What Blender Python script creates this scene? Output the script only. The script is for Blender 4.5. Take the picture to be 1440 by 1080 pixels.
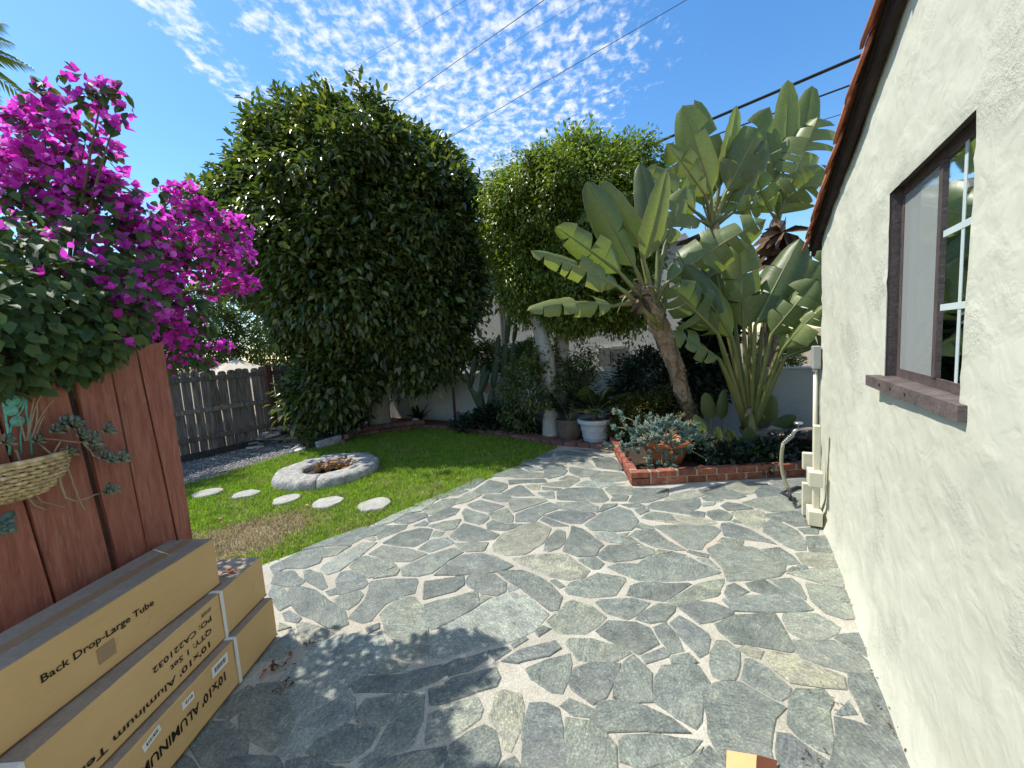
import bpy, bmesh, math, random
import numpy as np
from mathutils import Vector, Matrix, noise as mnoise

for _o in list(bpy.data.objects): bpy.data.objects.remove(_o, do_unlink=True)
scene = bpy.context.scene
COL = scene.collection
PI = math.pi

# ------------------------------------------------------------------ camera
FPX, CAMH = 541.0, 1.6
PITCH, ROLL = math.radians(5.6), math.radians(3.7)
FW = np.array([0, math.cos(PITCH), -math.sin(PITCH)])
UP0 = np.array([0, math.sin(PITCH), math.cos(PITCH)])
RT = math.cos(ROLL) * np.array([1.0, 0, 0]) - math.sin(ROLL) * UP0
UP = math.cos(ROLL) * UP0 + math.sin(ROLL) * np.array([1.0, 0, 0])
cam_data = bpy.data.cameras.new("camera")
cam = bpy.data.objects.new("camera", cam_data)
COL.objects.link(cam)
cam_data.sensor_width = 36.0
cam_data.lens = 36.0 * FPX / 1440.0
cam_data.clip_start = 0.05
cam_data.clip_end = 2000
cam.matrix_world = Matrix(((RT[0], UP[0], -FW[0], 0), (RT[1], UP[1], -FW[1], 0), (RT[2], UP[2], -FW[2], CAMH), (0, 0, 0, 1)))
scene.camera = cam

# ------------------------------------------------------------------ sun, sky, exposure
SUN_EL, SUN_AZ = math.radians(57), math.radians(-67)      # azimuth from +Y towards +X
sd = Vector((math.sin(SUN_AZ) * math.cos(SUN_EL), math.cos(SUN_AZ) * math.cos(SUN_EL), math.sin(SUN_EL)))
sun_data = bpy.data.lights.new("sun", 'SUN')
sun_data.energy = 3.75
sun_data.angle = math.radians(0.55)
sun_data.color = (1.0, 0.95, 0.86)
sun = bpy.data.objects.new("sun", sun_data)
COL.objects.link(sun)
sun.rotation_euler = sd.to_track_quat('Z', 'Y').to_euler()
sun.location = (-20, 6, 30)

world = bpy.data.worlds.new("World")
scene.world = world
world.use_nodes = True
wt = world.node_tree
for n_ in list(wt.nodes): wt.nodes.remove(n_)
def wn(t, **kw):
    n = wt.nodes.new(t)
    for k, v in kw.items(): setattr(n, k, v)
    return n
def wmath(op, a, b=None, c=None):
    n = wn('ShaderNodeMath', operation=op)
    for i, v in enumerate((a, b, c)):
        if v is None: continue
        if isinstance(v, (int, float)): n.inputs[i].default_value = v
        else: wt.links.new(v, n.inputs[i])
    return n.outputs[0]
def wsmooth(v, a, b):
    n = wn('ShaderNodeMapRange', interpolation_type='SMOOTHSTEP')
    wt.links.new(v, n.inputs[0])
    n.inputs[1].default_value = a; n.inputs[2].default_value = b
    n.inputs[3].default_value = 0; n.inputs[4].default_value = 1
    return n.outputs[0]
sky = wn('ShaderNodeTexSky', sky_type='NISHITA')
sky.sun_disc = False
sky.sun_elevation = SUN_EL
sky.sun_rotation = SUN_AZ
sky.altitude = 50
sky.air_density = 1.15
sky.dust_density = 0.25
sky.ozone_density = 3.2
tc = wn('ShaderNodeTexCoord')
sp = wn('ShaderNodeSeparateXYZ'); wt.links.new(tc.outputs['Generated'], sp.inputs[0])
zc = wmath('MAXIMUM', sp.outputs[2], 0.03)
qx = wmath('DIVIDE', sp.outputs[0], zc); qy = wmath('DIVIDE', sp.outputs[1], zc)
cb = wn('ShaderNodeCombineXYZ'); wt.links.new(qx, cb.inputs[0]); wt.links.new(qy, cb.inputs[1])
def wnoise(scale, detail, rough, dist=0.0, sx=1, sy=1):
    mp = wn('ShaderNodeMapping'); mp.inputs['Scale'].default_value = (sx, sy, 1)
    mp.inputs['Rotation'].default_value = (0, 0, math.radians(14))
    wt.links.new(cb.outputs[0], mp.inputs[0])
    n = wn('ShaderNodeTexNoise'); wt.links.new(mp.outputs[0], n.inputs['Vector'])
    n.inputs['Scale'].default_value = scale; n.inputs['Detail'].default_value = detail
    n.inputs['Roughness'].default_value = rough; n.inputs['Distortion'].default_value = dist
    return n.outputs[0]
cell = wnoise(22.0, 4.0, 0.6, 0.2, 1.0, 0.8)
broad = wnoise(1.7, 3.0, 0.5, 0.3)
wob = wnoise(3.0, 3.0, 0.6)
qxw = wmath('ADD', qx, wmath('MULTIPLY', wmath('SUBTRACT', wob, 0.5), 0.35))
field = wmath('MULTIPLY', wsmooth(qxw, -0.84, -0.66), wmath('SUBTRACT', 1.0, wsmooth(qxw, 0.20, 1.0)))
streak = wmath('MULTIPLY', wsmooth(qxw, -1.04, -0.94), wmath('SUBTRACT', 1.0, wsmooth(qxw, -0.88, -0.76)))
field = wmath('MAXIMUM', field, wmath('MULTIPLY', streak, 0.95))
dens = wmath('ADD', cell, wmath('MULTIPLY', wmath('SUBTRACT', broad, 0.5), 0.35))
dens = wmath('ADD', dens, wmath('MULTIPLY', wmath('SUBTRACT', field, 1.0), 0.36))
alpha = wmath('MULTIPLY', wsmooth(dens, 0.37, 0.72), 0.85)
hsv = wn('ShaderNodeHueSaturation'); wt.links.new(sky.outputs[0], hsv.inputs['Color'])
hsv.inputs['Saturation'].default_value = 1.25
bg1 = wn('ShaderNodeBackground'); wt.links.new(hsv.outputs[0], bg1.inputs[0]); bg1.inputs[1].default_value = 0.138
bg2 = wn('ShaderNodeBackground'); bg2.inputs[0].default_value = (0.93, 0.96, 1.0, 1); bg2.inputs[1].default_value = 0.74
mx = wn('ShaderNodeMixShader'); wt.links.new(alpha, mx.inputs[0])
wt.links.new(bg1.outputs[0], mx.inputs[1]); wt.links.new(bg2.outputs[0], mx.inputs[2])
wo = wn('ShaderNodeOutputWorld'); wt.links.new(mx.outputs[0], wo.inputs[0])

vs = scene.view_settings
vs.view_transform = 'Standard'; vs.look = 'None'; vs.exposure = 0.70; vs.gamma = 1.0
vs.use_curve_mapping = False
scene.render.engine = 'CYCLES'
scene.cycles.max_bounces = 8
scene.cycles.transparent_max_bounces = 12

# ------------------------------------------------------------------ pixel helpers (a pixel gives a direction)
ORG = np.array([0, 0, CAMH])
def ray(x, y): return FW + RT * (x - 720) / FPX - UP * (y - 540) / FPX
def G(x, y, z=0.0):
    d = ray(x, y); return Vector(ORG + d * ((z - CAMH) / d[2]))
def AT(x, y, Y):
    d = ray(x, y); return Vector(ORG + d * (Y / d[1]))

# ------------------------------------------------------------------ materials
def nt(name):
    m = bpy.data.materials.new(name); m.use_nodes = True
    t = m.node_tree; t.nodes.clear()
    return m, t
def N(t, typ, ins=None, **kw):
    n = t.nodes.new(typ)
    for k, v in kw.items(): setattr(n, k, v)
    for k, v in (ins or {}).items():
        if hasattr(v, 'is_output') or isinstance(v, bpy.types.NodeSocket): t.links.new(v, n.inputs[k])
        else: n.inputs[k].default_value = v
    return n
def c4(c): return (c[0], c[1], c[2], 1)
def ramp(t, fac, stops):
    r = N(t, 'ShaderNodeValToRGB', {'Fac': fac})
    e = r.color_ramp.elements
    while len(e) < len(stops): e.new(0.5)
    for i, (p, c) in enumerate(stops): e[i].position = p; e[i].color = c4(c)
    return r.outputs[0]
def mixc(t, f, a, b, mode='MIX'):
    n = N(t, 'ShaderNodeMix', data_type='RGBA', blend_type=mode)
    for k, v in ((0, f), (6, a), (7, b)):
        if isinstance(v, bpy.types.NodeSocket): t.links.new(v, n.inputs[k])
        else: n.inputs[k].default_value = v if k == 0 else c4(v)
    return n.outputs[2]
def tnoise(t, vec, scale, detail=4, rough=0.55, dist=0.0):
    return N(t, 'ShaderNodeTexNoise', {'Vector': vec, 'Scale': scale, 'Detail': detail, 'Roughness': rough, 'Distortion': dist}).outputs[0]
def mathn(t, op, a, b):
    return N(t, 'ShaderNodeMath', {0: a, 1: b}, operation=op).outputs[0]
def coords(t, stretch=(1, 1, 1), rnd=True, rot=(0, 0, 0)):
    tcn = N(t, 'ShaderNodeTexCoord'); v = tcn.outputs['Object']
    if rnd:
        oi = N(t, 'ShaderNodeObjectInfo')
        off = N(t, 'ShaderNodeVectorMath', {0: oi.outputs['Random'], 1: (37.0, 19.0, 53.0)}, operation='MULTIPLY').outputs[0]
        v = N(t, 'ShaderNodeVectorMath', {0: v, 1: off}, operation='ADD').outputs[0]
    return N(t, 'ShaderNodeMapping', {'Vector': v, 'Scale': stretch, 'Rotation': rot}).outputs[0]
def finish(t, m, bsdf):
    o = N(t, 'ShaderNodeOutputMaterial'); t.links.new(bsdf, o.inputs[0]); return m
def pmat(name, cols, scale=6, rough=0.7, bump=0.0, bscale=40, stretch=(1, 1, 1), spec=0.3, objvar=0.0, fine=None, metal=0.0, bdist=0.01, detail=5):
    """two or three colours mixed by noise, fine speckle, bump, brightness varying from object to object"""
    m, t = nt(name)
    v = coords(t, stretch)
    f = tnoise(t, v, scale, detail, 0.6, 0.3)
    k = len(cols)
    col = ramp(t, f, [(0.3 + 0.4 * i / max(1, k - 1), c) for i, c in enumerate(cols)]) if k > 1 else mixc(t, 0.0, cols[0], cols[0])
    if fine:
        f2 = tnoise(t, v, fine[0], 3, 0.7)
        g = ramp(t, f2, [(0.35, (1 - fine[1],) * 3), (0.65, (1 + fine[1],) * 3)])
        col = mixc(t, 1.0, col, g, 'MULTIPLY')
    if objvar:
        oi = N(t, 'ShaderNodeObjectInfo')
        b = N(t, 'ShaderNodeMapRange', {0: oi.outputs['Random'], 3: 1 - objvar, 4: 1 + objvar}).outputs[0]
        col = mixc(t, 1.0, col, b, 'MULTIPLY')
    p = N(t, 'ShaderNodeBsdfPrincipled', {'Base Color': col, 'Roughness': rough, 'Metallic': metal})
    p.inputs['Specular IOR Level'].default_value = spec
    if bump:
        bn = tnoise(t, v, bscale, 4, 0.65)
        t.links.new(N(t, 'ShaderNodeBump', {'Height': bn, 'Strength': bump, 'Distance': bdist}).outputs[0], p.inputs['Normal'])
    return finish(t, m, p.outputs[0])
def leafmat(name, c1, c2, c3=None, rough=0.42, trans=0.3, tcol=None, spec=0.5, veins=False):
    """leaf colour differs from leaf to leaf; light passes through the blade"""
    m, t = nt(name)
    geo = N(t, 'ShaderNodeNewGeometry')
    stops = [(0.0, c1), (0.6, c2), (1.0, c3 or c2)]
    col = ramp(t, geo.outputs['Random Per Island'], stops)
    v = N(t, 'ShaderNodeTexCoord').outputs['Object']
    f = tnoise(t, v, 9, 3)
    col = mixc(t, 1.0, col, ramp(t, f, [(0.3, (0.75,) * 3), (0.7, (1.2,) * 3)]), 'MULTIPLY')
    p = N(t, 'ShaderNodeBsdfPrincipled', {'Base Color': col, 'Roughness': rough})
    p.inputs['Specular IOR Level'].default_value = spec
    tc_ = mixc(t, 1.0, col, tcol or (1.5, 1.7, 0.7), 'MULTIPLY')
    tr = N(t, 'ShaderNodeBsdfTranslucent', {'Color': tc_})
    mxs = N(t, 'ShaderNodeMixShader', {0: trans, 1: p.outputs[0], 2: tr.outputs[0]})
    return finish(t, m, mxs.outputs[0])

MT = {}
MT['bed_soil'] = pmat('bed_soil', [(0.035, 0.026, 0.018), (0.07, 0.05, 0.035)], 8, 0.95, 0.8, 60, fine=(90, .3))
MT['soil'] = pmat('soil', [(0.15, 0.115, 0.07), (0.24, 0.185, 0.115), (0.31, 0.24, 0.15)], 5, 0.95, 0.8, 60, fine=(90, .3))
MT['mulch'] = pmat('mulch', [(0.12, 0.065, 0.035), (0.27, 0.14, 0.08)], 30, 0.95, 0.9, 60, fine=(120, .3))
def _mortar():
    m, t = nt('mortar'); v = coords(t, rnd=False)
    f = tnoise(t, v, 2.2, 5, 0.6)
    col = ramp(t, f, [(0.28, (0.33, 0.305, 0.25)), (0.5, (0.43, 0.405, 0.335)), (0.72, (0.52, 0.495, 0.42))])
    rusty = ramp(t, tnoise(t, v, 1.1, 3), [(0.58, (0, 0, 0)), (0.72, (1, 1, 1))])
    col = mixc(t, mathn(t, 'MULTIPLY', rusty, 0.35), col, (0.40, 0.22, 0.10))
    col = mixc(t, 1.0, col, ramp(t, tnoise(t, v, 160, 2), [(0.3, (.75,) * 3), (0.7, (1.2,) * 3)]), 'MULTIPLY')
    p = N(t, 'ShaderNodeBsdfPrincipled', {'Base Color': col, 'Roughness': 0.9})
    p.inputs['Specular IOR Level'].default_value = 0.2
    h = mathn(t, 'ADD', tnoise(t, v, 28, 4, 0.6), mathn(t, 'MULTIPLY', tnoise(t, v, 200, 2), 0.4))
    t.links.new(N(t, 'ShaderNodeBump', {'Height': h, 'Strength': 0.7, 'Distance': 0.01}).outputs[0], p.inputs['Normal'])
    return finish(t, m, p.outputs[0])
MT['mortar'] = _mortar()
def _slate():
    m, t = nt('slate')
    oi = N(t, 'ShaderNodeObjectInfo'); rn = oi.outputs['Random']
    tcn = N(t, 'ShaderNodeTexCoord')
    off = N(t, 'ShaderNodeVectorMath', {0: rn, 1: (37.0, 19.0, 53.0)}, operation='MULTIPLY').outputs[0]
    v0 = N(t, 'ShaderNodeVectorMath', {0: tcn.outputs['Object'], 1: off}, operation='ADD').outputs[0]
    vr = N(t, 'ShaderNodeVectorRotate', {'Vector': v0, 'Angle': mathn(t, 'MULTIPLY', rn, 40.0)}, rotation_type='Z_AXIS').outputs[0]
    vs_ = N(t, 'ShaderNodeMapping', {'Vector': vr, 'Scale': (1, 5.5, 1)}).outputs[0]
    base = ramp(t, rn, [(0.0, (0.125, 0.140, 0.130)), (0.25, (0.170, 0.190, 0.168)), (0.45, (0.140, 0.155, 0.152)), (0.62, (0.205, 0.220, 0.180)), (0.8, (0.160, 0.180, 0.168)), (0.88, (0.275, 0.265, 0.200)), (1.0, (0.235, 0.265, 0.245))])
    cloud = ramp(t, tnoise(t, v0, 7, 5, 0.65, 0.6), [(0.3, (0.68,) * 3), (0.55, (1.0, 1.0, 1.0)), (0.75, (1.42, 1.40, 1.30))])
    col = mixc(t, 1.0, base, cloud, 'MULTIPLY')
    lay = ramp(t, tnoise(t, vs_, 14, 5, 0.7, 0.5), [(0.32, (0.66, 0.68, 0.70)), (0.55, (1.0, 1.0, 1.0)), (0.75, (1.45, 1.42, 1.33))])
    col = mixc(t, 0.8, col, lay, 'MULTIPLY')
    gr = ramp(t, tnoise(t, v0, 95, 3, 0.75), [(0.30, (0.45,) * 3), (0.52, (1.0,) * 3), (0.66, (1.6,) * 3), (0.76, (2.6,) * 3)])
    col = mixc(t, 0.8, col, gr, 'MULTIPLY')
    blot = ramp(t, tnoise(t, v0, 16, 4, 0.7, 1.0), [(0.33, (0.72, 0.74, 0.78)), (0.5, (1.0, 1.0, 1.0)), (0.70, (1.30, 1.26, 1.10))])
    col = mixc(t, 0.9, col, blot, 'MULTIPLY')
    col = mixc(t, 1.0, col, (1.30, 1.32, 1.30), 'MULTIPLY')
    grit = N(t, 'ShaderNodeMapRange', {0: tnoise(t, vs_, 40, 4, 0.7), 1: 0.3, 2: 0.7, 3: 0.27, 4: 0.52}).outputs[0]
    # cement film and dust lying on the stone in patches
    film = ramp(t, tnoise(t, tcn.outputs['Object'], 2.3, 5, 0.62), [(0.52, (0, 0, 0)), (0.75, (1, 1, 1))])
    col = mixc(t, mathn(t, 'MULTIPLY', film, 0.38), col, (0.36, 0.345, 0.29))
    p = N(t, 'ShaderNodeBsdfPrincipled', {'Base Color': col, 'Roughness': grit})
    p.inputs['Specular IOR Level'].default_value = 0.55
    h = mathn(t, 'ADD', mathn(t, 'MULTIPLY', tnoise(t, vs_, 22, 5, 0.65, 0.4), 1.0), mathn(t, 'MULTIPLY', tnoise(t, v0, 80, 4, 0.75), 0.6))
    t.links.new(N(t, 'ShaderNodeBump', {'Height': h, 'Strength': 0.9, 'Distance': 0.009}).outputs[0], p.inputs['Normal'])
    return finish(t, m, p.outputs[0])
MT['slate'] = _slate()
def _stucco():
    m, t = nt('stucco'); v = coords(t, rnd=False)
    f = tnoise(t, v, 1.3, 5, 0.6)
    col = ramp(t, f, [(0.3, (0.515, 0.515, 0.41)), (0.7, (0.60, 0.60, 0.485))])
    st = ramp(t, tnoise(t, v, 26, 5, 0.75), [(0.62, (0, 0, 0)), (0.74, (1, 1, 1))])
    lo = ramp(t, tnoise(t, v, 2.6, 3), [(0.52, (0, 0, 0)), (0.66, (1, 1, 1))])
    col = mixc(t, mathn(t, 'MULTIPLY', mathn(t, 'MULTIPLY', st, lo), 0.45), col, (0.30, 0.25, 0.18))
    p = N(t, 'ShaderNodeBsdfPrincipled', {'Base Color': col, 'Roughness': 0.75})
    p.inputs['Specular IOR Level'].default_value = 0.3
    patch = ramp(t, tnoise(t, v, 2.2, 3, 0.5), [(0.53, (0.06,) * 3), (0.68, (.9,) * 3)])
    h = mathn(t, 'ADD', mathn(t, 'MULTIPLY', mathn(t, 'MULTIPLY', tnoise(t, v, 48, 5, 0.75), patch), 1.0), mathn(t, 'MULTIPLY', tnoise(t, v, 9, 3, 0.5, 0.5), .75))
    t.links.new(N(t, 'ShaderNodeBump', {'Height': h, 'Strength': 0.8, 'Distance': 0.016}).outputs[0], p.inputs['Normal'])
    return finish(t, m, p.outputs[0])
MT['stucco'] = _stucco()
MT['wall_plaster'] = pmat('wall_plaster', [(0.40, 0.41, 0.38), (0.52, 0.52, 0.47)], 2, 0.85, 0.5, 40, fine=(60, .08))
MT['white_plaster'] = pmat('white_plaster', [(0.62, 0.63, 0.62), (0.74, 0.73, 0.69)], 1.2, 0.85, 0.7, 22, bdist=0.03)
MT['brown_paint'] = pmat('brown_paint', [(0.070, 0.054, 0.050), (0.115, 0.090, 0.082)], 14, 0.5, 0.35, 50, fine=(90, .2))
MT['brown_wood'] = pmat('brown_wood', [(0.075, 0.060, 0.055), (0.15, 0.12, 0.11)], 12, 0.65, 0.5, 40, stretch=(.25, 1, 1), fine=(90, .2))
MT['eave_wood'] = pmat('eave_wood', [(0.015, 0.010, 0.008), (0.045, 0.028, 0.02)], 8, 0.8, 0.4, 30)
MT['terracotta_tile'] = pmat('terracotta_tile', [(0.36, 0.11, 0.055), (0.50, 0.17, 0.085), (0.56, 0.24, 0.14)], 7, 0.75, 0.3, 60, objvar=.2, fine=(70, .15))
MT['terracotta'] = pmat('terracotta', [(0.36, 0.115, 0.04), (0.50, 0.18, 0.07)], 8, 0.75, 0.2, 60, fine=(80, .12))
MT['brick'] = pmat('brick', [(0.17, 0.055, 0.034), (0.25, 0.085, 0.052), (0.33, 0.13, 0.085)], 16, 0.85, 0.6, 60, objvar=.3, fine=(110, .22))
MT['brick_mortar'] = pmat('brick_mortar', [(0.30, 0.24, 0.17), (0.42, 0.36, 0.27)], 30, 0.95, 0.5, 90)
MT['old_brick'] = pmat('old_brick', [(0.12, 0.06, 0.045), (0.24, 0.115, 0.085)], 12, 0.95, 0.6, 50, objvar=.3, fine=(90, .2))
def _redwood():
    m, t = nt('red_paint_wood')
    oi = N(t, 'ShaderNodeObjectInfo')
    v0 = coords(t)
    v = N(t, 'ShaderNodeMapping', {'Vector': v0, 'Scale': (9, 9, 0.9)}).outputs[0]
    f = tnoise(t, v, 5, 6, 0.65, 0.8)
    col = ramp(t, f, [(0.25, (0.17, 0.055, 0.036)), (0.5, (0.28, 0.095, 0.062)), (0.75, (0.36, 0.155, 0.11))])
    worn = mathn(t, 'MULTIPLY', ramp(t, tnoise(t, v, 13, 5, 0.8, 0.4), [(0.54, (0, 0, 0)), (0.68, (1, 1, 1))]), ramp(t, tnoise(t, v0, 3.5, 3), [(0.36, (0, 0, 0)), (0.62, (1, 1, 1))]))
    col = mixc(t, mathn(t, 'MULTIPLY', worn, 0.75), col, (0.36, 0.22, 0.15))
    b = N(t, 'ShaderNodeMapRange', {0: oi.outputs['Random'], 3: 0.82, 4: 1.2}).outputs[0]
    col = mixc(t, 1.0, col, b, 'MULTIPLY')
    p = N(t, 'ShaderNodeBsdfPrincipled', {'Base Color': col, 'Roughness': 0.6}); p.inputs['Specular IOR Level'].default_value = 0.35
    h = mathn(t, 'ADD', f, mathn(t, 'MULTIPLY', tnoise(t, v, 20, 4, .7), .6))
    t.links.new(N(t, 'ShaderNodeBump', {'Height': h, 'Strength': 0.6, 'Distance': 0.006}).outputs[0], p.inputs['Normal'])
    return finish(t, m, p.outputs[0])
MT['red_wood'] = _redwood()
MT['grey_wood'] = pmat('grey_wood', [(0.085, 0.068, 0.055), (0.17, 0.14, 0.115), (0.26, 0.22, 0.18)], 5, 0.9, 0.6, 16, stretch=(7, 7, .6), objvar=.28, spec=.15)
MT['post_wood'] = pmat('post_wood', [(0.085, 0.035, 0.026), (0.15, 0.062, 0.045)], 5, 0.85, 0.5, 16, stretch=(6, 6, .6))
MT['dark_wood'] = pmat('dark_wood', [(0.035, 0.03, 0.028), (0.07, 0.06, 0.05)], 8, 0.8, 0.4, 30)
def _card():
    m, t = nt('cardboard')
    v = coords(t)
    f = tnoise(t, v, 2.2, 4)
    col = ramp(t, f, [(0.3, (0.58, 0.375, 0.165)), (0.7, (0.66, 0.44, 0.205))])
    vv = N(t, 'ShaderNodeMapping', {'Vector': v, 'Scale': (1, 1, 24)}).outputs[0]
    col = mixc(t, 1.0, col, ramp(t, tnoise(t, vv, 9, 2), [(0.3, (.965,) * 3), (0.7, (1.035,) * 3)]), 'MULTIPLY')
    sc = ramp(t, tnoise(t, v, 13, 6, .78), [(0.62, (0, 0, 0)), (0.76, (1, 1, 1))])
    col = mixc(t, mathn(t, 'MULTIPLY', sc, 0.38), col, (0.22, 0.13, 0.05))
    p = N(t, 'ShaderNodeBsdfPrincipled', {'Base Color': col, 'Roughness': 0.62}); p.inputs['Specular IOR Level'].default_value = 0.35
    h = mathn(t, 'ADD', tnoise(t, v, 4, 3), mathn(t, 'MULTIPLY', tnoise(t, v, 70, 3), .12))
    t.links.new(N(t, 'ShaderNodeBump', {'Height': h, 'Strength': 0.35, 'Distance': 0.012}).outputs[0], p.inputs['Normal'])
    return finish(t, m, p.outputs[0])
MT['cardboard'] = _card()
MT['card_dust'] = pmat('card_dust', [(0.28, 0.225, 0.165), (0.36, 0.295, 0.22)], 5, 0.8, 0.2, 30, fine=(60, .1))
MT['card_edge'] = pmat('card_edge', [(0.16, 0.08, 0.03), (0.26, 0.14, 0.06)], 40, 0.9)
MT['tape'] = pmat('tape', [(0.30, 0.20, 0.11), (0.34, 0.23, 0.13)], 8, 0.3, spec=.5)
MT['ink'] = pmat('ink', [(0.014, 0.011, 0.010), (0.022, 0.018, 0.015)], 30, 0.6)
MT['grey_ink'] = pmat('grey_ink', [(0.14, 0.11, 0.07), (0.20, 0.15, 0.09)], 60, 0.7)
MT['label_paper'] = pmat('label_paper', [(0.74, 0.73, 0.70), (0.80, 0.79, 0.76)], 8, 0.6)
MT['strap'] = pmat('strap', [(0.70, 0.69, 0.66), (0.78, 0.77, 0.74)], 12, 0.35, 0.2, 150, spec=.5)
MT['teal_metal'] = pmat('teal_metal', [(0.10, 0.33, 0.27), (0.19, 0.50, 0.42)], 20, 0.55, 0.3, 60, fine=(80, .2))
MT['wicker'] = pmat('wicker', [(0.36, 0.26, 0.13), (0.66, 0.52, 0.30)], 30, 0.75, 0.4, 90, fine=(60, .2))
MT['root'] = pmat('root', [(0.28, 0.20, 0.13), (0.40, 0.31, 0.21)], 30, 0.8, 0.3, 80)
MT['bark'] = pmat('bark', [(0.10, 0.08, 0.06), (0.20, 0.17, 0.13)], 10, 0.95, 0.9, 26, stretch=(1, 1, .4), bdist=.03)
MT['pale_bark'] = pmat('pale_bark', [(0.28, 0.26, 0.22), (0.48, 0.45, 0.39)], 7, 0.9, 0.7, 30, stretch=(1, 1, .5), bdist=.02)
MT['twig'] = pmat('twig', [(0.10, 0.065, 0.035), (0.17, 0.115, 0.065)], 20, 0.8)
MT['banana_bark'] = pmat('banana_bark', [(0.13, 0.085, 0.05), (0.28, 0.20, 0.13), (0.40, 0.31, 0.22)], 9, 0.85, 0.7, 35, stretch=(1, 1, .5), fine=(50, .2), objvar=.25)
MT['dead_leaf'] = pmat('dead_leaf', [(0.06, 0.036, 0.02), (0.17, 0.10, 0.05)], 10, 0.85, 0.4, 40, objvar=.3)
MT['petiole'] = pmat('petiole', [(0.10, 0.125, 0.03), (0.19, 0.20, 0.055), (0.24, 0.17, 0.06)], 3, 0.45, 0.2, 40, stretch=(1, 1, .5), spec=.5, objvar=.15)
def _banana():
    m, t = nt('paddle_leaf')
    oi = N(t, 'ShaderNodeObjectInfo')
    uv = N(t, 'ShaderNodeUVMap').outputs[0]
    v = N(t, 'ShaderNodeTexCoord').outputs['Object']
    col = ramp(t, oi.outputs['Random'], [(0.0, (0.090, 0.125, 0.046)), (0.5, (0.150, 0.190, 0.066)), (1.0, (0.225, 0.255, 0.085))])
    su = N(t, 'ShaderNodeMapping', {'Vector': uv, 'Scale': (46, 1.6, 1)}).outputs[0]
    vein = tnoise(t, su, 1.6, 3, 0.6)
    col = mixc(t, 1.0, col, ramp(t, vein, [(0.3, (.82,) * 3), (0.7, (1.16,) * 3)]), 'MULTIPLY')
    col = mixc(t, mathn(t, 'MULTIPLY', ramp(t, tnoise(t, v, 3.5, 4), [(0.5, (0, 0, 0)), (0.75, (1, 1, 1))]), 0.35), col, (0.155, 0.165, 0.052))
    # browned rim: UV y runs 0 at the midrib to 1 at the edge
    sep = N(t, 'ShaderNodeSeparateXYZ', {0: uv})
    rim = N(t, 'ShaderNodeMapRange', {0: mathn(t, 'ADD', sep.outputs[1], mathn(t, 'MULTIPLY', tnoise(t, v, 22, 4, .7), 0.22)), 1: 1.02, 2: 1.13}).outputs[0]
    col = mixc(t, mathn(t, 'MULTIPLY', rim, 0.8), col, (0.30, 0.21, 0.09))
    p = N(t, 'ShaderNodeBsdfPrincipled', {'Base Color': col, 'Roughness': 0.40}); p.inputs['Specular IOR Level'].default_value = 0.45
    t.links.new(N(t, 'ShaderNodeBump', {'Height': vein, 'Strength': 0.35, 'Distance': 0.006}).outputs[0], p.inputs['Normal'])
    tr = N(t, 'ShaderNodeBsdfTranslucent', {'Color': mixc(t, 1.0, col, (1.5, 1.75, .6), 'MULTIPLY')})
    return finish(t, m, N(t, 'ShaderNodeMixShader', {0: 0.32, 1: p.outputs[0], 2: tr.outputs[0]}).outputs[0])
MT['paddle'] = _banana()
MT['tree_leaf'] = leafmat('tree_leaf', (0.030, 0.056, 0.018), (0.085, 0.120, 0.030), (0.23, 0.235, 0.06), 0.30, .36, spec=.6)
MT['ficus_leaf'] = leafmat('ficus_leaf', (0.070, 0.110, 0.018), (0.15, 0.205, 0.03), (0.28, 0.32, 0.05), 0.36, .38)
MT['back_leaf'] = leafmat('back_leaf', (0.05, 0.085, 0.02), (0.09, 0.13, 0.03), (0.16, 0.19, 0.05), 0.45, .35)
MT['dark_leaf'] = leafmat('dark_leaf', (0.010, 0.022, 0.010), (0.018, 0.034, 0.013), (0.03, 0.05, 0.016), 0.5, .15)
MT['shrub_leaf'] = leafmat('shrub_leaf', (0.040, 0.050, 0.008), (0.075, 0.085, 0.012), (0.12, 0.12, 0.018), 0.5, .3)
MT['boug_leaf'] = leafmat('boug_leaf', (0.045, 0.085, 0.036), (0.075, 0.125, 0.048), (0.13, 0.18, 0.05), 0.55, .28, spec=.22)
MT['bract'] = leafmat('bract', (0.52, 0.028, 0.38), (0.76, 0.065, 0.64), (0.88, 0.22, 0.78), 0.6, .46, (1.35, 1.4, 1.35), .2)
MT['petal_dry'] = leafmat('petal_dry', (0.30, 0.03, 0.05), (0.42, 0.12, 0.04), (0.25, 0.16, 0.08), 0.7, .2, (1, 1, 1), .2)
MT['chalk'] = leafmat('chalk', (0.09, 0.165, 0.145), (0.145, 0.235, 0.20), (0.24, 0.32, 0.25), 0.6, .08, (1, 1, 1), .3)
MT['chalk_stem'] = leafmat('chalk_stem', (0.36, 0.33, 0.18), (0.46, 0.42, 0.26), (0.40, 0.22, 0.12), 0.6, .1, (1, 1, 1), .3)
MT['ghost'] = leafmat('ghost', (0.17, 0.21, 0.14), (0.25, 0.28, 0.19), (0.30, 0.27, 0.22), 0.55, .08, (1, 1, 1), .3)
MT['grass'] = leafmat('grass', (0.14, 0.25, 0.020), (0.24, 0.38, 0.03), (0.36, 0.43, 0.07), 0.5, .42, (1.3, 1.5, .5), .3)
MT['dry_grass'] = leafmat('dry_grass', (0.34, 0.27, 0.15), (0.50, 0.41, 0.25), (0.28, 0.27, 0.11), 0.7, .2, (1.2, 1.2, .8), .2)
MT['debris'] = leafmat('debris', (0.06, 0.035, 0.02), (0.12, 0.07, 0.04), (0.20, 0.13, 0.08), 0.8, .1, (1, 1, 1), .2)
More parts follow.
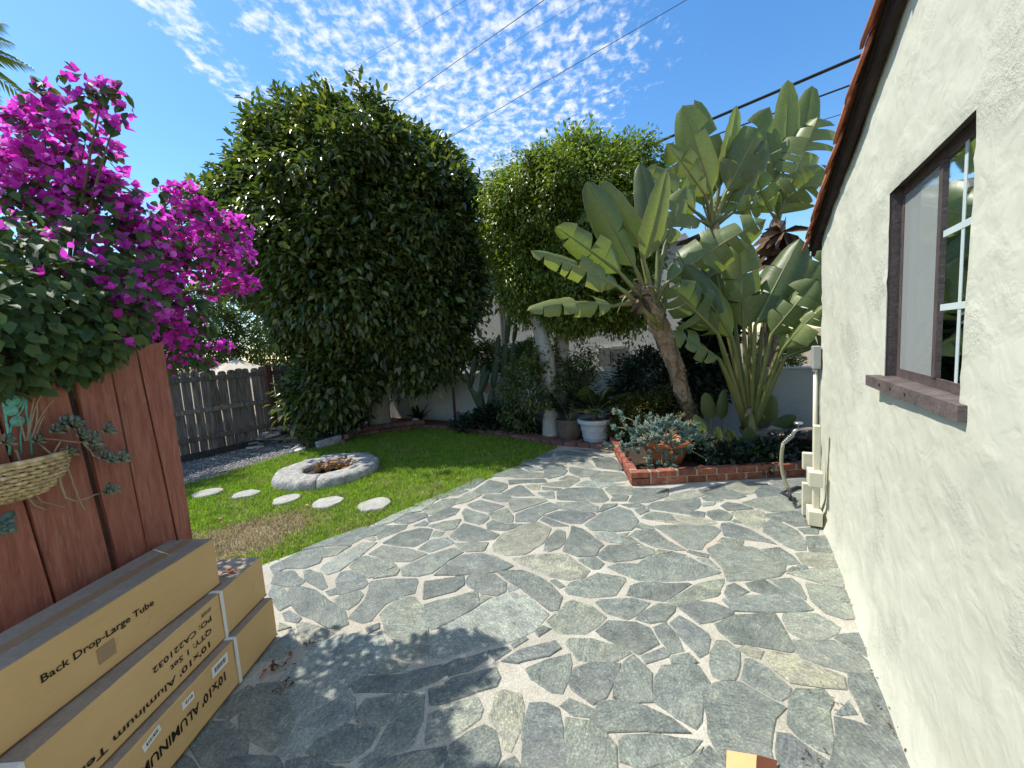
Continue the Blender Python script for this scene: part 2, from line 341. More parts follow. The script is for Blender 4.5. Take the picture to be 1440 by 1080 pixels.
MT['litter'] = leafmat('litter', (0.20, 0.08, 0.03), (0.42, 0.20, 0.07), (0.52, 0.33, 0.14), 0.7, .15, (1, 1, 1), .2)
MT['cactus'] = pmat('cactus', [(0.028, 0.050, 0.028), (0.055, 0.085, 0.045)], 8, 0.6, 0.2, 40, objvar=.2)
MT['cast_stone'] = pmat('cast_stone', [(0.22, 0.21, 0.19), (0.40, 0.385, 0.345), (0.50, 0.485, 0.44)], 11, 0.92, 1.0, 24, fine=(60, .2), bdist=.03)
MT['char'] = pmat('char', [(0.012, 0.011, 0.010), (0.05, 0.045, 0.04)], 14, 0.95, 0.5, 30)
MT['step_stone'] = pmat('step_stone', [(0.30, 0.29, 0.25), (0.46, 0.45, 0.40)], 14, 0.9, 0.5, 50, fine=(90, .12), objvar=.08)
MT['rubble'] = pmat('rubble', [(0.15, 0.145, 0.14), (0.32, 0.30, 0.27)], 10, 0.9, 0.6, 40, objvar=.4)
MT['pale_rubble'] = pmat('pale_rubble', [(0.42, 0.40, 0.36), (0.55, 0.53, 0.48)], 10, 0.9, 0.6, 40, objvar=.15)
MT['pebble'] = leafmat('pebble', (0.15, 0.145, 0.14), (0.28, 0.265, 0.24), (0.46, 0.44, 0.40), 0.8, .0, (1, 1, 1), .3)
MT['gravel_bed'] = pmat('gravel_bed', [(0.13, 0.125, 0.115), (0.28, 0.265, 0.24)], 60, 0.95, 0.9, 120)
MT['white_pot'] = pmat('white_pot', [(0.38, 0.40, 0.41), (0.50, 0.51, 0.51)], 6, 0.55, 0.15, 50)
MT['brown_pot'] = pmat('brown_pot', [(0.09, 0.065, 0.05), (0.15, 0.11, 0.085)], 8, 0.6, 0.3, 40)
MT['canvas'] = pmat('canvas', [(0.50, 0.44, 0.34), (0.58, 0.52, 0.41)], 4, 0.85, 0.2, 60)
MT['cable'] = pmat('cable', [(0.012, 0.012, 0.013), (0.02, 0.02, 0.022)], 10, 0.5)
MT['wire'] = pmat('wire', [(0.06, 0.07, 0.09), (0.08, 0.09, 0.11)], 10, 0.5)
MT['rust'] = pmat('rust', [(0.035, 0.022, 0.018), (0.07, 0.04, 0.03)], 20, 0.8)
MT['pipe_paint'] = pmat('pipe_paint', [(0.62, 0.57, 0.42), (0.70, 0.66, 0.50)], 8, 0.5, 0.2, 60)
MT['grey_box'] = pmat('grey_box', [(0.28, 0.28, 0.26), (0.36, 0.36, 0.33)], 10, 0.6)
MT['galv'] = pmat('galv', [(0.35, 0.36, 0.36), (0.50, 0.50, 0.50)], 20, 0.35, metal=.8)
MT['hose'] = pmat('hose', [(0.23, 0.22, 0.14), (0.30, 0.28, 0.18)], 10, 0.5)
MT['hose_dark'] = pmat('hose_dark', [(0.025, 0.028, 0.03), (0.04, 0.04, 0.045)], 10, 0.5)
MT['vinyl'] = pmat('vinyl', [(0.48, 0.56, 0.54), (0.55, 0.63, 0.61)], 6, 0.45)
MT['blind'] = pmat('blind', [(0.52, 0.55, 0.51), (0.60, 0.62, 0.58)], 6, 0.5)
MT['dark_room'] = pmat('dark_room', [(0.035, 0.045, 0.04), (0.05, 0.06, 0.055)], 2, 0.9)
MT['vent_grey'] = pmat('vent_grey', [(0.20, 0.195, 0.185), (0.27, 0.26, 0.25)], 9, 0.7)
MT['pink_block'] = pmat('pink_block', [(0.40, 0.20, 0.15), (0.48, 0.27, 0.20)], 9, 0.8)
def _glass(name, dark):
    m, t = nt(name)
    g = N(t, 'ShaderNodeBsdfGlossy', {'Color': (0.9, 0.95, 0.93, 1), 'Roughness': 0.03})
    tr = N(t, 'ShaderNodeBsdfTransparent', {'Color': (dark, dark * 1.05, dark, 1)})
    fr = N(t, 'ShaderNodeFresnel', {'IOR': 1.28})
    return finish(t, m, N(t, 'ShaderNodeMixShader', {0: fr.outputs[0], 1: tr.outputs[0], 2: g.outputs[0]}).outputs[0])
MT['glass'] = _glass('window_glass', 0.82)
def _screen():
    m, t = nt('insect_screen')
    d = N(t, 'ShaderNodeBsdfDiffuse', {'Color': (0.46, 0.49, 0.47, 1)})
    tr = N(t, 'ShaderNodeBsdfTransparent')
    return finish(t, m, N(t, 'ShaderNodeMixShader', {0: 0.32, 1: tr.outputs[0], 2: d.outputs[0]}).outputs[0])
MT['screen'] = _screen()

# ------------------------------------------------------------------ mesh helpers
def tag(o, label=None, cat=None, group=None, kind=None):
    if label: o['label'] = label
    if cat: o['category'] = cat
    if group: o['group'] = group
    if kind: o['kind'] = kind
    return o
def thing(name, label, cat, loc=(0, 0, 0), rz=0.0, group=None):
    o = bpy.data.objects.new(name, None); COL.objects.link(o)
    o.location = loc; o.rotation_euler = (0, 0, rz); o.empty_display_size = 0.1
    return tag(o, label, cat, group)
def link(name, me, parent=None, loc=(0, 0, 0), rot=None, scale=None):
    o = bpy.data.objects.new(name, me); COL.objects.link(o)
    o.location = loc
    if rot is not None: o.rotation_euler = rot
    if scale is not None: o.scale = scale
    if parent is not None: o.parent = parent
    return o
def origin(o):
    v = Vector((0, 0, 0))
    while o is not None: v += o.location; o = o.parent
    return v
class MB:
    def __init__(s): s.v = []; s.f = []; s.uv = None
    def add(s, vs, fs):
        k = len(s.v); s.v += [tuple(v) for v in vs]; s.f += [tuple(i + k for i in f) for f in fs]; return s
    def box(s, c, d, rz=0.0, rot=None, taper=1.0):
        x, y, z = d[0] / 2, d[1] / 2, d[2] / 2
        R = rot if rot is not None else Matrix.Rotation(rz, 3, 'Z')
        P = [(-x, -y, -z), (x, -y, -z), (x, y, -z), (-x, y, -z), (-x * taper, -y * taper, z), (x * taper, -y * taper, z), (x * taper, y * taper, z), (-x * taper, y * taper, z)]
        return s.add([R @ Vector(p) + Vector(c) for p in P], [(3, 2, 1, 0), (4, 5, 6, 7), (0, 1, 5, 4), (1, 2, 6, 5), (2, 3, 7, 6), (3, 0, 4, 7)])
    def bbox(s, c, d, b=0.006, rz=0.0, rot=None):
        """box with chamfered edges"""
        R = rot if rot is not None else Matrix.Rotation(rz, 3, 'Z')
        h = [q / 2 for q in d]; V = []; idx = {}
        for ax in range(3):
            for sx in (-1, 1):
                for sy in (-1, 1):
                    for sz in (-1, 1):
                        sg = (sx, sy, sz)
                        idx[(ax, sg)] = len(V)
                        V.append(R @ Vector([sg[i] * (h[i] if i == ax else h[i] - b) for i in range(3)]) + Vector(c))
        Fc = []
        for ax in range(3):
            a1, a2 = (ax + 1) % 3, (ax + 2) % 3
            for sg in (-1, 1):
                q = []
                for e1, e2 in ((-1, -1), (1, -1), (1, 1), (-1, 1)):
                    k = [0, 0, 0]; k[ax] = sg; k[a1] = e1; k[a2] = e2; q.append(idx[(ax, tuple(k))])
                Fc.append(q if sg > 0 else q[::-1])
            for e1 in (-1, 1):
                for e2 in (-1, 1):
                    ks = []
                    for e in (-1, 1):
                        k = [0, 0, 0]; k[ax] = e; k[a1] = e1; k[a2] = e2; ks.append(tuple(k))
                    q = [idx[(a1, ks[0])], idx[(a1, ks[1])], idx[(a2, ks[1])], idx[(a2, ks[0])]]
                    Fc.append(q if e1 * e2 > 0 else q[::-1])
        for sx in (-1, 1):
            for sy in (-1, 1):
                for sz in (-1, 1):
                    q = [idx[(i, (sx, sy, sz))] for i in range(3)]
                    Fc.append(q if sx * sy * sz > 0 else q[::-1])
        return s.add(V, Fc)
    def tube(s, pts, rad, n=8, cap=True, flat=1.0):
        pts = [Vector(p) for p in pts]
        if isinstance(rad, (int, float)): rad = [rad] * len(pts)
        k = len(s.v); a = None
        for i, p in enumerate(pts):
            d = (pts[min(i + 1, len(pts) - 1)] - pts[max(i - 1, 0)]).normalized()
            if a is None:
                a = d.orthogonal().normalized() if abs(d.z) > .9 or abs(d.z) < 1e-6 and False else d.cross(Vector((0, 0, 1)))
                if a.length < 1e-4: a = d.orthogonal()
                a.normalize()
            a = (a - d * a.dot(d)).normalized(); b = d.cross(a)
            for j in range(n):
                w = 2 * PI * j / n
                s.v.append(tuple(p + (a * math.cos(w) + b * math.sin(w) * flat) * rad[i]))
        for i in range(len(pts) - 1):
            for j in range(n):
                q = k + i * n
                s.f.append((q + j, q + (j + 1) % n, q + n + (j + 1) % n, q + n + j))
        if cap:
            s.f.append(tuple(k + j for j in reversed(range(n))))
            s.f.append(tuple(k + (len(pts) - 1) * n + j for j in range(n)))
        return s
    def lathe(s, prof, c=(0, 0, 0), n=32, wob=0.0):
        k = len(s.v)
        for r, z in prof:
            for j in range(n):
                w = 2 * PI * j / n
                q = r * (1 + wob * mnoise.noise(Vector((math.cos(w) * 2, math.sin(w) * 2, z * 3))))
                s.v.append((c[0] + q * math.cos(w), c[1] + q * math.sin(w), c[2] + z))
        for i in range(len(prof) - 1):
            for j in range(n):
                q = k + i * n
                s.f.append((q + j, q + (j + 1) % n, q + n + (j + 1) % n, q + n + j))
        s.f.append(tuple(k + j for j in reversed(range(n)))); s.f.append(tuple(k + (len(prof) - 1) * n + j for j in range(n)))
        return s
    def prism(s, poly, z0, z1):
        n = len(poly)
        return s.add([(p[0], p[1], z0) for p in poly] + [(p[0], p[1], z1) for p in poly],
                     [tuple(range(n - 1, -1, -1)), tuple(range(n, 2 * n))] + [(i, (i + 1) % n, n + (i + 1) % n, n + i) for i in range(n)])
    def mesh(s, name, mat, smooth=False, sub=Vector((0, 0, 0))):
        me = bpy.data.meshes.new(name)
        me.from_pydata([(v[0] - sub[0], v[1] - sub[1], v[2] - sub[2]) for v in s.v], [], s.f)
        me.materials.append(mat if not isinstance(mat, str) else MT[mat])
        if smooth: me.polygons.foreach_set('use_smooth', [True] * len(me.polygons))
        me.update()
        return me
    def build(s, name, mat, parent=None, smooth=False):
        """vertices are given in world space; the parent only carries a translation"""
        o0 = origin(parent) if parent is not None else Vector((0, 0, 0))
        return link(name, s.mesh(name, mat, smooth, o0), parent)
    def build_at(s, name, mat, loc, smooth=False):
        """a top-level mesh with world vertices and its origin at loc"""
        return link(name, s.mesh(name, mat, smooth, Vector(loc)), None, loc)
def npmesh(name, V, Fc, mat, smooth=False):
    me = bpy.data.meshes.new(name)
    V = np.asarray(V, dtype=np.float32).reshape(-1, 3); Fc = np.asarray(Fc, dtype=np.int32)
    nf, k = Fc.shape
    me.vertices.add(len(V)); me.vertices.foreach_set('co', V.ravel())
    me.loops.add(nf * k); me.loops.foreach_set('vertex_index', Fc.ravel())
    me.polygons.add(nf); me.polygons.foreach_set('loop_start', np.arange(0, nf * k, k, dtype=np.int32))
    me.polygons.foreach_set('loop_total', np.full(nf, k, dtype=np.int32))
    if smooth: me.polygons.foreach_set('use_smooth', np.ones(nf, dtype=bool))
    me.materials.append(MT[mat] if isinstance(mat, str) else mat)
    me.update(calc_edges=True); me.validate()
    return me
LEAF6 = (np.array([(0, 0, 0), (.33, .5, .10), (.33, -.5, .10), (.72, .36, .06), (.72, -.36, .06), (1, 0, -.10), (.5, 0, 0)]),
         np.array([(0, 6, 1), (1, 6, 3), (3, 6, 5), (0, 2, 6), (2, 4, 6), (4, 5, 6)]))
LEAF2 = (np.array([(0, 0, 0), (.45, -.5, .12), (1, 0, -.06), (.45, .5, .12)]), np.array([(0, 1, 2), (0, 2, 3)]))
def unit(a): return a / np.maximum(np.linalg.norm(a, axis=-1, keepdims=True), 1e-9)
def leaves(P, D, Nn, L, Wd, tpl=LEAF2):
    """leaf template placed at P, pointing along D with face normal near Nn; returns V, F"""
    D = unit(D); Yv = unit(np.cross(Nn, D)); Z = np.cross(D, Yv)
    T, Ft = tpl
    V = P[:, None, :] + (T[None, :, 0:1] * L[:, None, None]) * D[:, None, :] + (T[None, :, 1:2] * Wd[:, None, None]) * Yv[:, None, :] + (T[None, :, 2:3] * L[:, None, None]) * Z[:, None, :]
    Fc = Ft[None, :, :] + (np.arange(len(P)) * len(T))[:, None, None]
    return V.reshape(-1, 3), Fc.reshape(-1, Ft.shape[1])
def crown_points(ells, n_clump, per, clump_r, rng, shell=(0.72, 1.03), keep=None, lump=0.0, lumpf=1.4):
    """clump centres spread over the outer skin of a union of ellipsoids, leaves round each clump"""
    C = []
    w = np.array([e[1][0] * e[1][1] + e[1][1] * e[1][2] + e[1][0] * e[1][2] for e in ells]); w = w / w.sum()
    tries = 0
    while len(C) < n_clump and tries < n_clump * 30:
        tries += 1
        i = rng.choice(len(ells), p=w); c, r = ells[i]
        d = unit(rng.normal(size=3)); rr = rng.uniform(*shell)
        if lump: rr *= 1 + lump * (mnoise.noise(Vector(d * np.array(r)) * lumpf + Vector(c)) - .15)
        p = np.array(c) + d * np.array(r) * rr
        if any(j != i and np.sum(((p - np.array(cj)) / np.array(rj)) ** 2) < 0.5 for j, (cj, rj) in enumerate(ells)): continue
        if keep is not None and not keep(p): continue
        C.append((p, d))
    P = np.array([c for c, _ in C]); Dc = np.array([d for _, d in C])
    cr = clump_r * rng.uniform(0.6, 1.4, len(P))
    off = unit(rng.normal(size=(len(P), per, 3))) * (rng.uniform(0.1, 1.0, (len(P), per, 1)) ** 0.6) * cr[:, None, None]
    pts = (P[:, None, :] + off).reshape(-1, 3)
    out = unit(off.reshape(-1, 3) * 0.7 / clump_r + np.repeat(Dc, per, axis=0) * 1.0)
    return pts, out
def crown(name, mat, parent, ells, n_clump, per, clump_r, L, ratio, droop, seed, tpl=LEAF6, shell=(0.72, 1.03), keep=None, lump=0.0, lumpf=1.4):
    rng = np.random.default_rng(seed)
    P, out = crown_points(ells, n_clump, per, clump_r, rng, shell, keep, lump, lumpf)
    n = len(P)
    D = out + rng.normal(size=(n, 3)) * 0.55; D[:, 2] -= droop
    Nn = out * 0.5 + rng.normal(size=(n, 3)) * 0.5 + np.array([0, 0, 1.0])
    Ls = L * rng.uniform(0.65, 1.25, n)
    V, Fc = leaves(P, D, Nn, Ls, Ls * ratio, tpl)
    o0 = np.array(origin(parent)) if parent is not None else np.zeros(3)
    return link(name, npmesh(name, V - o0, Fc, mat), parent)
def bez(a, b, c, n=8):
    a, b, c = Vector(a), Vector(b), Vector(c)
    return [a * (1 - t) ** 2 + b * 2 * t * (1 - t) + c * t * t for t in [i / (n - 1) for i in range(n)]]
def rnd_poly(poly, rng, seg=0.09, jit=0.005, chaikin=1):
    """closed outline with rounded corners and slightly broken edges"""
    pts = [np.array(p[:2], dtype=float) for p in poly]
    for _ in range(chaikin):
        q = []
        for i in range(len(pts)):
            a, b = pts[i], pts[(i + 1) % len(pts)]
            q += [a * .93 + b * .07, a * .07 + b * .93]
        pts = q
    out = []
    for i in range(len(pts)):
        a, b = pts[i], pts[(i + 1) % len(pts)]
        d = np.linalg.norm(b - a); k = max(1, min(4, int(round(d / seg))))
        if d < 0.012: continue
        nrm = np.array([-(b - a)[1], (b - a)[0]]) / max(d, 1e-6)
        for j in range(k): out.append(a + (b - a) * j / k + nrm * rng.uniform(-jit, jit))
    return out
def area2(p): return 0.5 * sum(p[i][0] * p[(i + 1) % len(p)][1] - p[(i + 1) % len(p)][0] * p[i][1] for i in range(len(p)))
def slab(mb, poly, z0, z1, bev, c=None):
    """flat stone with a worn top edge"""
    if area2(poly) < 0: poly = poly[::-1]
    n = len(poly); ctr = sum(poly) / n
    V = [(p[0], p[1], z0) for p in poly] + [(p[0], p[1], z1 - bev * .7) for p in poly]
    for i, p in enumerate(poly):
        d = ctr - p; l = np.linalg.norm(d); q = p + d / max(l, 1e-6) * min(bev, l * .3)
        V.append((q[0], q[1], z1))
    Fc = [(i, (i + 1) % n, n + (i + 1) % n, n + i) for i in range(n)] + [(n + i, n + (i + 1) % n, 2 * n + (i + 1) % n, 2 * n + i) for i in range(n)] + [tuple(range(2 * n, 3 * n))]
    return mb.add(V, Fc)
def inside(p, poly):
    r = False; j = len(poly) - 1
    for i in range(len(poly)):
        a, b = poly[i], poly[j]
        if (a[1] > p[1]) != (b[1] > p[1]) and p[0] < (b[0] - a[0]) * (p[1] - a[1]) / (b[1] - a[1]) + a[0]: r = not r
        j = i
    return r
RNG = np.random.default_rng(7)
random.seed(5)

# ================================================================== SETTING
def sheet(name, poly, z, mat):
    m = MB(); m.add([(p[0], p[1], z) for p in poly], [tuple(range(len(poly)))])
    o = m.build(name, mat); o['kind'] = 'structure'
    if o.data.polygons[0].normal.z < 0: o.data.flip_normals()
    return o
sheet('ground', [(-400, -400), (400, -400), (400, 400), (-400, 400)], -0.09, 'soil')

# property frame: U runs along the house wall away from the camera, NV points from that wall into the yard
TH = math.radians(32)
U2 = np.array([math.sin(TH), math.cos(TH)]); NV = np.array([-math.cos(TH), math.sin(TH)])
HP0 = np.array([1.40, 1.24])
def HW(s, off, z=0.0):
    p = HP0 + U2 * s + NV * off; return Vector((p[0], p[1], z))

g2 = lambda x, y: np.array(G(x, y)[:2])
PATIO_EDGE = [g2(380, 790), g2(430, 772), g2(490, 750), g2(545, 730), g2(582, 716), g2(640, 693), g2(690, 672), g2(740, 650), g2(784, 629)]
ed = unit(PATIO_EDGE[0] - PATIO_EDGE[3])
near_edge = PATIO_EDGE[0] + ed * 2.6
BED_EDGE = [g2(484, 622), g2(494, 615), g2(520, 610), g2(560, 605), g2(598, 601), g2(632, 603), g2(665, 607), g2(700, 612), g2(740, 618), g2(782, 625), g2(830, 629), g2(872, 634)]
PL0, PL1 = np.array([1.23, 4.07]), np.array([3.22, 4.02])          # planter front
patio_poly = [near_edge, np.array([-3.6, -3.0]), np.array([0.0, -3.0]), HP0 + U2 * -4.9, HP0 + U2 * 3.4, np.array([3.6, 6.0]), np.array([1.6, 5.6]), BED_EDGE[-1], BED_EDGE[-3], PATIO_EDGE[-1]] + PATIO_EDGE[::-1][1:]
patio = sheet('patio', patio_poly, -0.003, 'mortar')

# each flagstone traced from the photograph, tile by tile (tile origin, zoom, outlines)
ST = {
 'A': ((380, 620), 4.8, [
  [690,575,920,565,910,595,760,650,735,665],[835,550,930,490,1050,490,1060,510,940,558],[760,690,880,620,1010,588,1090,595,1060,670,980,710,860,705],
  [665,765,760,705,900,725,1060,760,940,815,850,810,740,785],[540,850,600,790,650,778,800,810,850,840,720,910,660,925,600,885],[885,860,950,830,1080,770,1240,725,1300,755,1180,820,1095,890,1000,910,900,905],
  [1000,730,1080,670,1190,650,1240,690,1080,750],[1085,645,1110,605,1170,615,1150,640],[1065,575,1180,545,1285,530,1240,595,1170,600],
  [1040,480,1080,440,1170,395,1270,390,1240,430,1120,490,1070,495],[1065,520,1200,450,1280,460,1240,500,1150,530,1075,550],[970,575,1040,540,1065,555,1050,575],
  [700,565,830,500,960,445,1060,450,1000,480,920,490,830,545,760,565],[980,430,1070,395,1130,390,1080,430,1040,450],[1180,360,1230,325,1340,335,1250,370],[1090,385,1160,355,1200,375,1150,390],
  [1270,390,1340,345,1430,360,1330,410,1250,430],[200,740,400,660,600,590,680,580,710,640,620,655,540,700,370,710],[360,730,480,715,550,705,440,770,360,785],[360,840,470,770,620,690,720,690,600,780,480,870,400,900,345,880],
  [630,655,690,640,715,660,700,680],[90,810,200,750,350,720,350,770,330,820,230,860,100,860],[0,850,80,805,95,860,30,900]]),
 'B': ((640, 620), 4.8, [
  [620,140,760,105,780,112,660,148],[770,140,800,122,900,130,940,180,870,185,790,155],[925,120,1060,112,1110,150,1130,200,960,180],[590,180,640,160,750,140,750,158,650,178],
  [600,190,730,165,755,205,730,230,640,255,610,245],[775,175,860,185,985,205,900,240,850,245,775,215],[440,170,470,160,570,185,590,200,500,205],[470,130,560,120,570,135,520,150,440,150],
  [300,215,400,180,440,185,490,212,590,215,600,250,420,250,350,240,250,240],[720,250,760,232,840,250,830,262,700,262],[910,245,1000,205,1130,215,1165,265,1000,280,930,265],
  [680,75,760,65,900,85,980,95,900,103,760,98,690,100],[760,55,1020,60,1060,80,1000,90,900,75],[560,112,620,78,670,75,640,110],[120,262,185,252,205,262,120,315,112,290],[0,320,95,275,112,320,20,325],
  [125,340,230,265,350,290,345,320,300,350,150,352],[310,355,430,300,460,305,540,370,400,372],[360,262,600,258,620,280,440,285,370,295],[470,300,575,290,570,330,520,330],[590,290,780,260,840,265,760,312,680,310,590,300],
  [590,312,720,322,660,335,590,330],[555,350,665,342,668,385,620,385],[690,335,760,320,900,315,990,325,1035,395,990,415,880,410,690,395],[810,300,880,268,1100,285,1150,290,1000,310,980,320],
  [1010,325,1060,305,1190,310,1200,360,1140,360,1060,370],[1055,405,1070,375,1165,370,1155,405],[1170,410,1205,365,1200,320,1440,320,1430,375,1310,410,1240,415],[1110,430,1240,420,1285,440,1270,455,1170,445],
  [960,480,1000,430,1090,425,1080,440,985,475],[1300,440,1340,415,1440,410,1440,455,1310,455],[880,565,985,490,1110,445,1190,475,1235,545,1190,600,1080,610,930,600],[680,415,880,415,965,440,950,475,720,460],
  [600,505,700,475,800,470,930,485,945,500,850,555,780,555,700,535],[405,545,415,490,520,450,640,415,690,435,700,455,600,490,540,545],[360,395,380,388,600,390,620,405,400,480,375,455],[185,385,200,362,345,365,370,380,350,405,290,410],
  [80,430,170,400,250,420,330,440,230,480,130,460],[230,490,350,455,390,510,390,545,320,548,250,520],[50,490,70,455,220,505,225,525,190,555,150,560,70,540],[225,595,215,560,250,535,320,560,460,560,340,605],
  [575,535,600,515,770,575,660,575],[260,700,330,625,460,565,560,550,650,590,600,680,480,760,340,770,270,740],[600,735,620,670,690,600,745,615,740,680,700,720,640,745],[735,740,770,650,790,575,870,600,950,665,1000,700,960,730,950,770,840,778],
  [940,620,1070,620,1120,655,1135,690,1040,680,970,655],[1085,632,1150,625,1170,615,1150,640,1120,645],[1130,655,1170,640,1250,690,1150,695],[1180,640,1230,605,1360,610,1440,690,1440,725,1350,700,1250,660],[1230,585,1250,550,1345,595,1290,600],
  [1260,520,1330,480,1440,490,1490,540,1330,530],[1215,465,1300,460,1310,470,1250,500],[970,770,1040,705,1200,700,1340,730,1340,765,1200,800,1070,815,1000,800],
  [830,800,950,785,1000,825,970,860,930,865,850,815],[380,795,560,765,750,765,830,830,900,870,870,920,750,935,650,910,520,860],[-30,640,60,555,160,585,300,630,260,665,100,678,0,665],[5,695,220,685,190,740,80,745,40,725],
  [-138,905,-8,800,60,770,180,760,280,790,385,840,340,865,200,890,0,905]]),
 'C': ((900, 660), 4.8, [
  [165,205,230,165,360,140,440,175,330,200,220,210],[390,140,540,105,600,130,720,180,650,200,540,195,450,175],[545,100,700,80,850,85,860,100,790,130,770,160,700,170,610,125],[780,150,830,110,900,112,970,150,900,180,800,190],
  [50,250,120,220,300,205,395,195,410,240,380,265,320,300,180,280,80,265],[415,190,470,180,560,205,530,220,440,210],[425,225,510,225,490,240,430,250],[545,245,590,225,680,235,760,265,640,275,600,278],[690,225,800,195,950,170,1120,160,1160,230,1135,275,900,285,790,262],
  [870,80,1150,60,1160,140,990,150,910,110],[330,300,380,285,435,290,430,320,360,315],[460,310,460,285,530,270,580,285,620,315,600,345,500,340],[20,310,80,285,240,305,500,345,520,360,450,375,280,368,100,345],
  [615,295,650,280,800,275,840,295,835,370,800,395,740,390,660,340],[620,350,640,335,690,362,640,358],[845,320,860,300,990,290,1140,282,1150,330,1100,350,960,350],[840,420,835,370,880,340,940,355,1050,410,1110,480,1110,540,1060,545,980,510,870,440],
  [980,355,1140,355,1150,380,1050,385],[1070,400,1160,390,1200,400,1200,435,1120,435],[1125,455,1270,450,1305,520,1290,555,1150,555],[1060,570,1100,560,1300,568,1340,655,1200,655,1110,640],[555,400,555,370,600,360,740,410,860,470,920,505,820,485,690,470,580,450],
  [560,460,690,480,690,510,620,505,530,490],[90,380,280,378,500,385,545,410,500,455,450,490,410,540,310,530,200,450],[0,365,80,385,100,405,0,395],[0,415,110,425,180,480,310,545,220,540,100,520,0,480],[0,510,90,545,95,570,0,600],[105,560,120,540,220,550,110,580],
  [-220,660,-140,632,0,640,50,590,130,585,220,560,310,580,400,630,540,690,520,705,360,740,250,750,0,750,-60,725,-150,690],[330,560,330,545,455,575,455,595,400,585],[385,600,460,605,540,675,470,650],
  [455,540,540,505,620,510,770,530,980,645,970,680,940,720,800,740,590,750,560,650,500,600],[820,540,940,525,1020,580,1080,630,990,640,900,595],[980,690,1030,655,1070,660,1080,680],[1065,650,1100,640,1130,665,1100,675],
  [990,700,1080,690,1200,665,1350,675,1385,760,1370,800,1250,770,1100,730],[1120,770,1250,790,1385,815,1440,930,1470,1000,1390,1010,1250,960,1160,880],[875,745,1020,735,1070,770,1110,850,1120,880,1000,820],[720,770,830,745,900,790,1010,840,860,845,760,820],
  [580,840,590,790,630,765,740,825,660,850,600,860],[565,880,760,850,1020,850,1080,880,1160,940,1160,950,900,960,650,960,600,920],[170,890,280,840,370,775,560,740,570,760,530,830,520,855,380,880,250,925,190,910],
  [-90,850,-60,790,0,765,320,770,345,778,200,860,150,885,0,865],[1265,530,1345,570,1440,570,1440,655,1390,610]]),
 'D': ((360, 780), 4.8, [
  [630,420,750,290,770,180,900,165,1080,160,1090,190,1070,260,980,280,880,330,820,390,790,440,720,460],[840,410,870,370,970,290,1070,290,1110,340,1130,410,1150,450,1165,560,1165,660,1020,720,950,680,930,620,950,590,880,510],
  [540,170,570,120,640,110,720,150,750,190,730,220,620,250,555,265],[535,310,560,285,700,250,720,270,690,320,625,370,560,340],[470,250,530,225,545,265,500,275],[810,150,950,85,960,100,940,135,800,160],[320,110,370,100,440,140,480,215,440,235,340,175],
  [230,220,300,215,400,240,470,300,600,380,620,460,570,490,470,490,400,440,300,400,200,300],[280,470,310,455,420,490,530,520,420,590,330,600],[180,400,230,380,300,430,290,455,210,440],[770,800,900,715,1020,740,1000,770,880,800],
  [650,880,730,830,950,820,1230,750,1330,770,1200,850,1000,920,680,930],[740,495,830,465,830,495,770,525],[1175,470,1230,440,1235,490,1190,500],[20,720,160,570,250,520,265,620,180,690],[150,510,240,490,160,460],[90,260,110,210,190,230,240,330,150,380],
  [1140,200,1150,180,1400,145,1400,200,1350,240,1140,300],[110,190,130,120,250,110,320,180,290,205,210,215]]),
 'E': ((620, 800), 4.8, [
  [-70,600,-75,470,0,400,100,350,230,280,340,200,480,165,600,190,630,235,725,305,620,420,440,500,290,520,0,600],[365,20,540,10,650,50,740,110,815,185,790,270,740,280,660,220,560,140,430,60],[170,90,200,40,350,35,430,90,435,150,370,180,270,160,190,115],
  [450,125,480,105,525,130,470,150],[-115,245,0,215,100,190,240,150,255,240,100,335,0,375,-80,395,-100,300],[265,240,265,180,340,185],[745,85,770,70,830,110,800,130],[835,140,880,95,1000,60,1060,30,1240,60,1240,90,1170,180,1000,190,870,170],
  [725,345,860,220,900,215,1030,260,1110,320,1060,380,970,430,780,430],[640,420,690,385,745,405,670,450],[480,510,570,460,590,475,500,530],[1050,230,1090,205,1300,200,1410,225,1330,300,1250,335,1130,300]]),
 'F': ((880, 800), 4.8, [
  [350,260,480,220,600,230,700,270,730,300,690,315,600,345,510,370,440,320],[70,340,120,290,230,235,330,255,320,285,270,340,180,360],[615,370,740,320,960,300,1010,305,1050,380,1080,440,1130,540,1110,560,900,515,750,500,640,420],
  [1075,310,1150,290,1280,300,1380,350,1430,390,1410,430,1320,475,1220,475,1110,430,1070,340],[300,370,360,320,420,350,540,430,560,460,555,550,500,600,410,500],[190,405,265,360,330,440,390,540,320,570,240,470],
  [-195,425,-118,355,62,358,160,400,215,510,82,565,-18,515,-150,455],[100,590,250,530,300,570,290,590,150,640],[305,600,420,570,480,625,420,640,330,640],[590,560,610,490,680,490,760,560,760,640,740,700,740,735,650,745,590,720,575,640],
  [755,540,810,520,920,550,900,600,830,580],[815,615,850,610,960,680,1110,800,1100,850,1050,880,1000,870,790,750,805,690]]),
 'G': ((240, 900), 3.6, [
  [732,25,837,-12,912,-30,1077,-12,1096,80,970,185,890,240,640,405,600,310,540,230,560,190,640,130,690,60],[970,650,1000,615,1100,600,1380,535,1395,580,1300,690,980,700],[950,390,960,340,1000,300,1160,270,1170,300,1110,390,1050,440,960,405],
  [1030,560,1110,430,1200,275,1285,290,1270,400,1220,530,1050,590,960,605],[690,570,760,500,900,430,1050,450,1000,530,910,610,800,600],[650,425,890,260,925,300,925,390,700,530,660,570,530,585,600,490,640,440],[590,605,700,600,840,640,960,690,580,720],
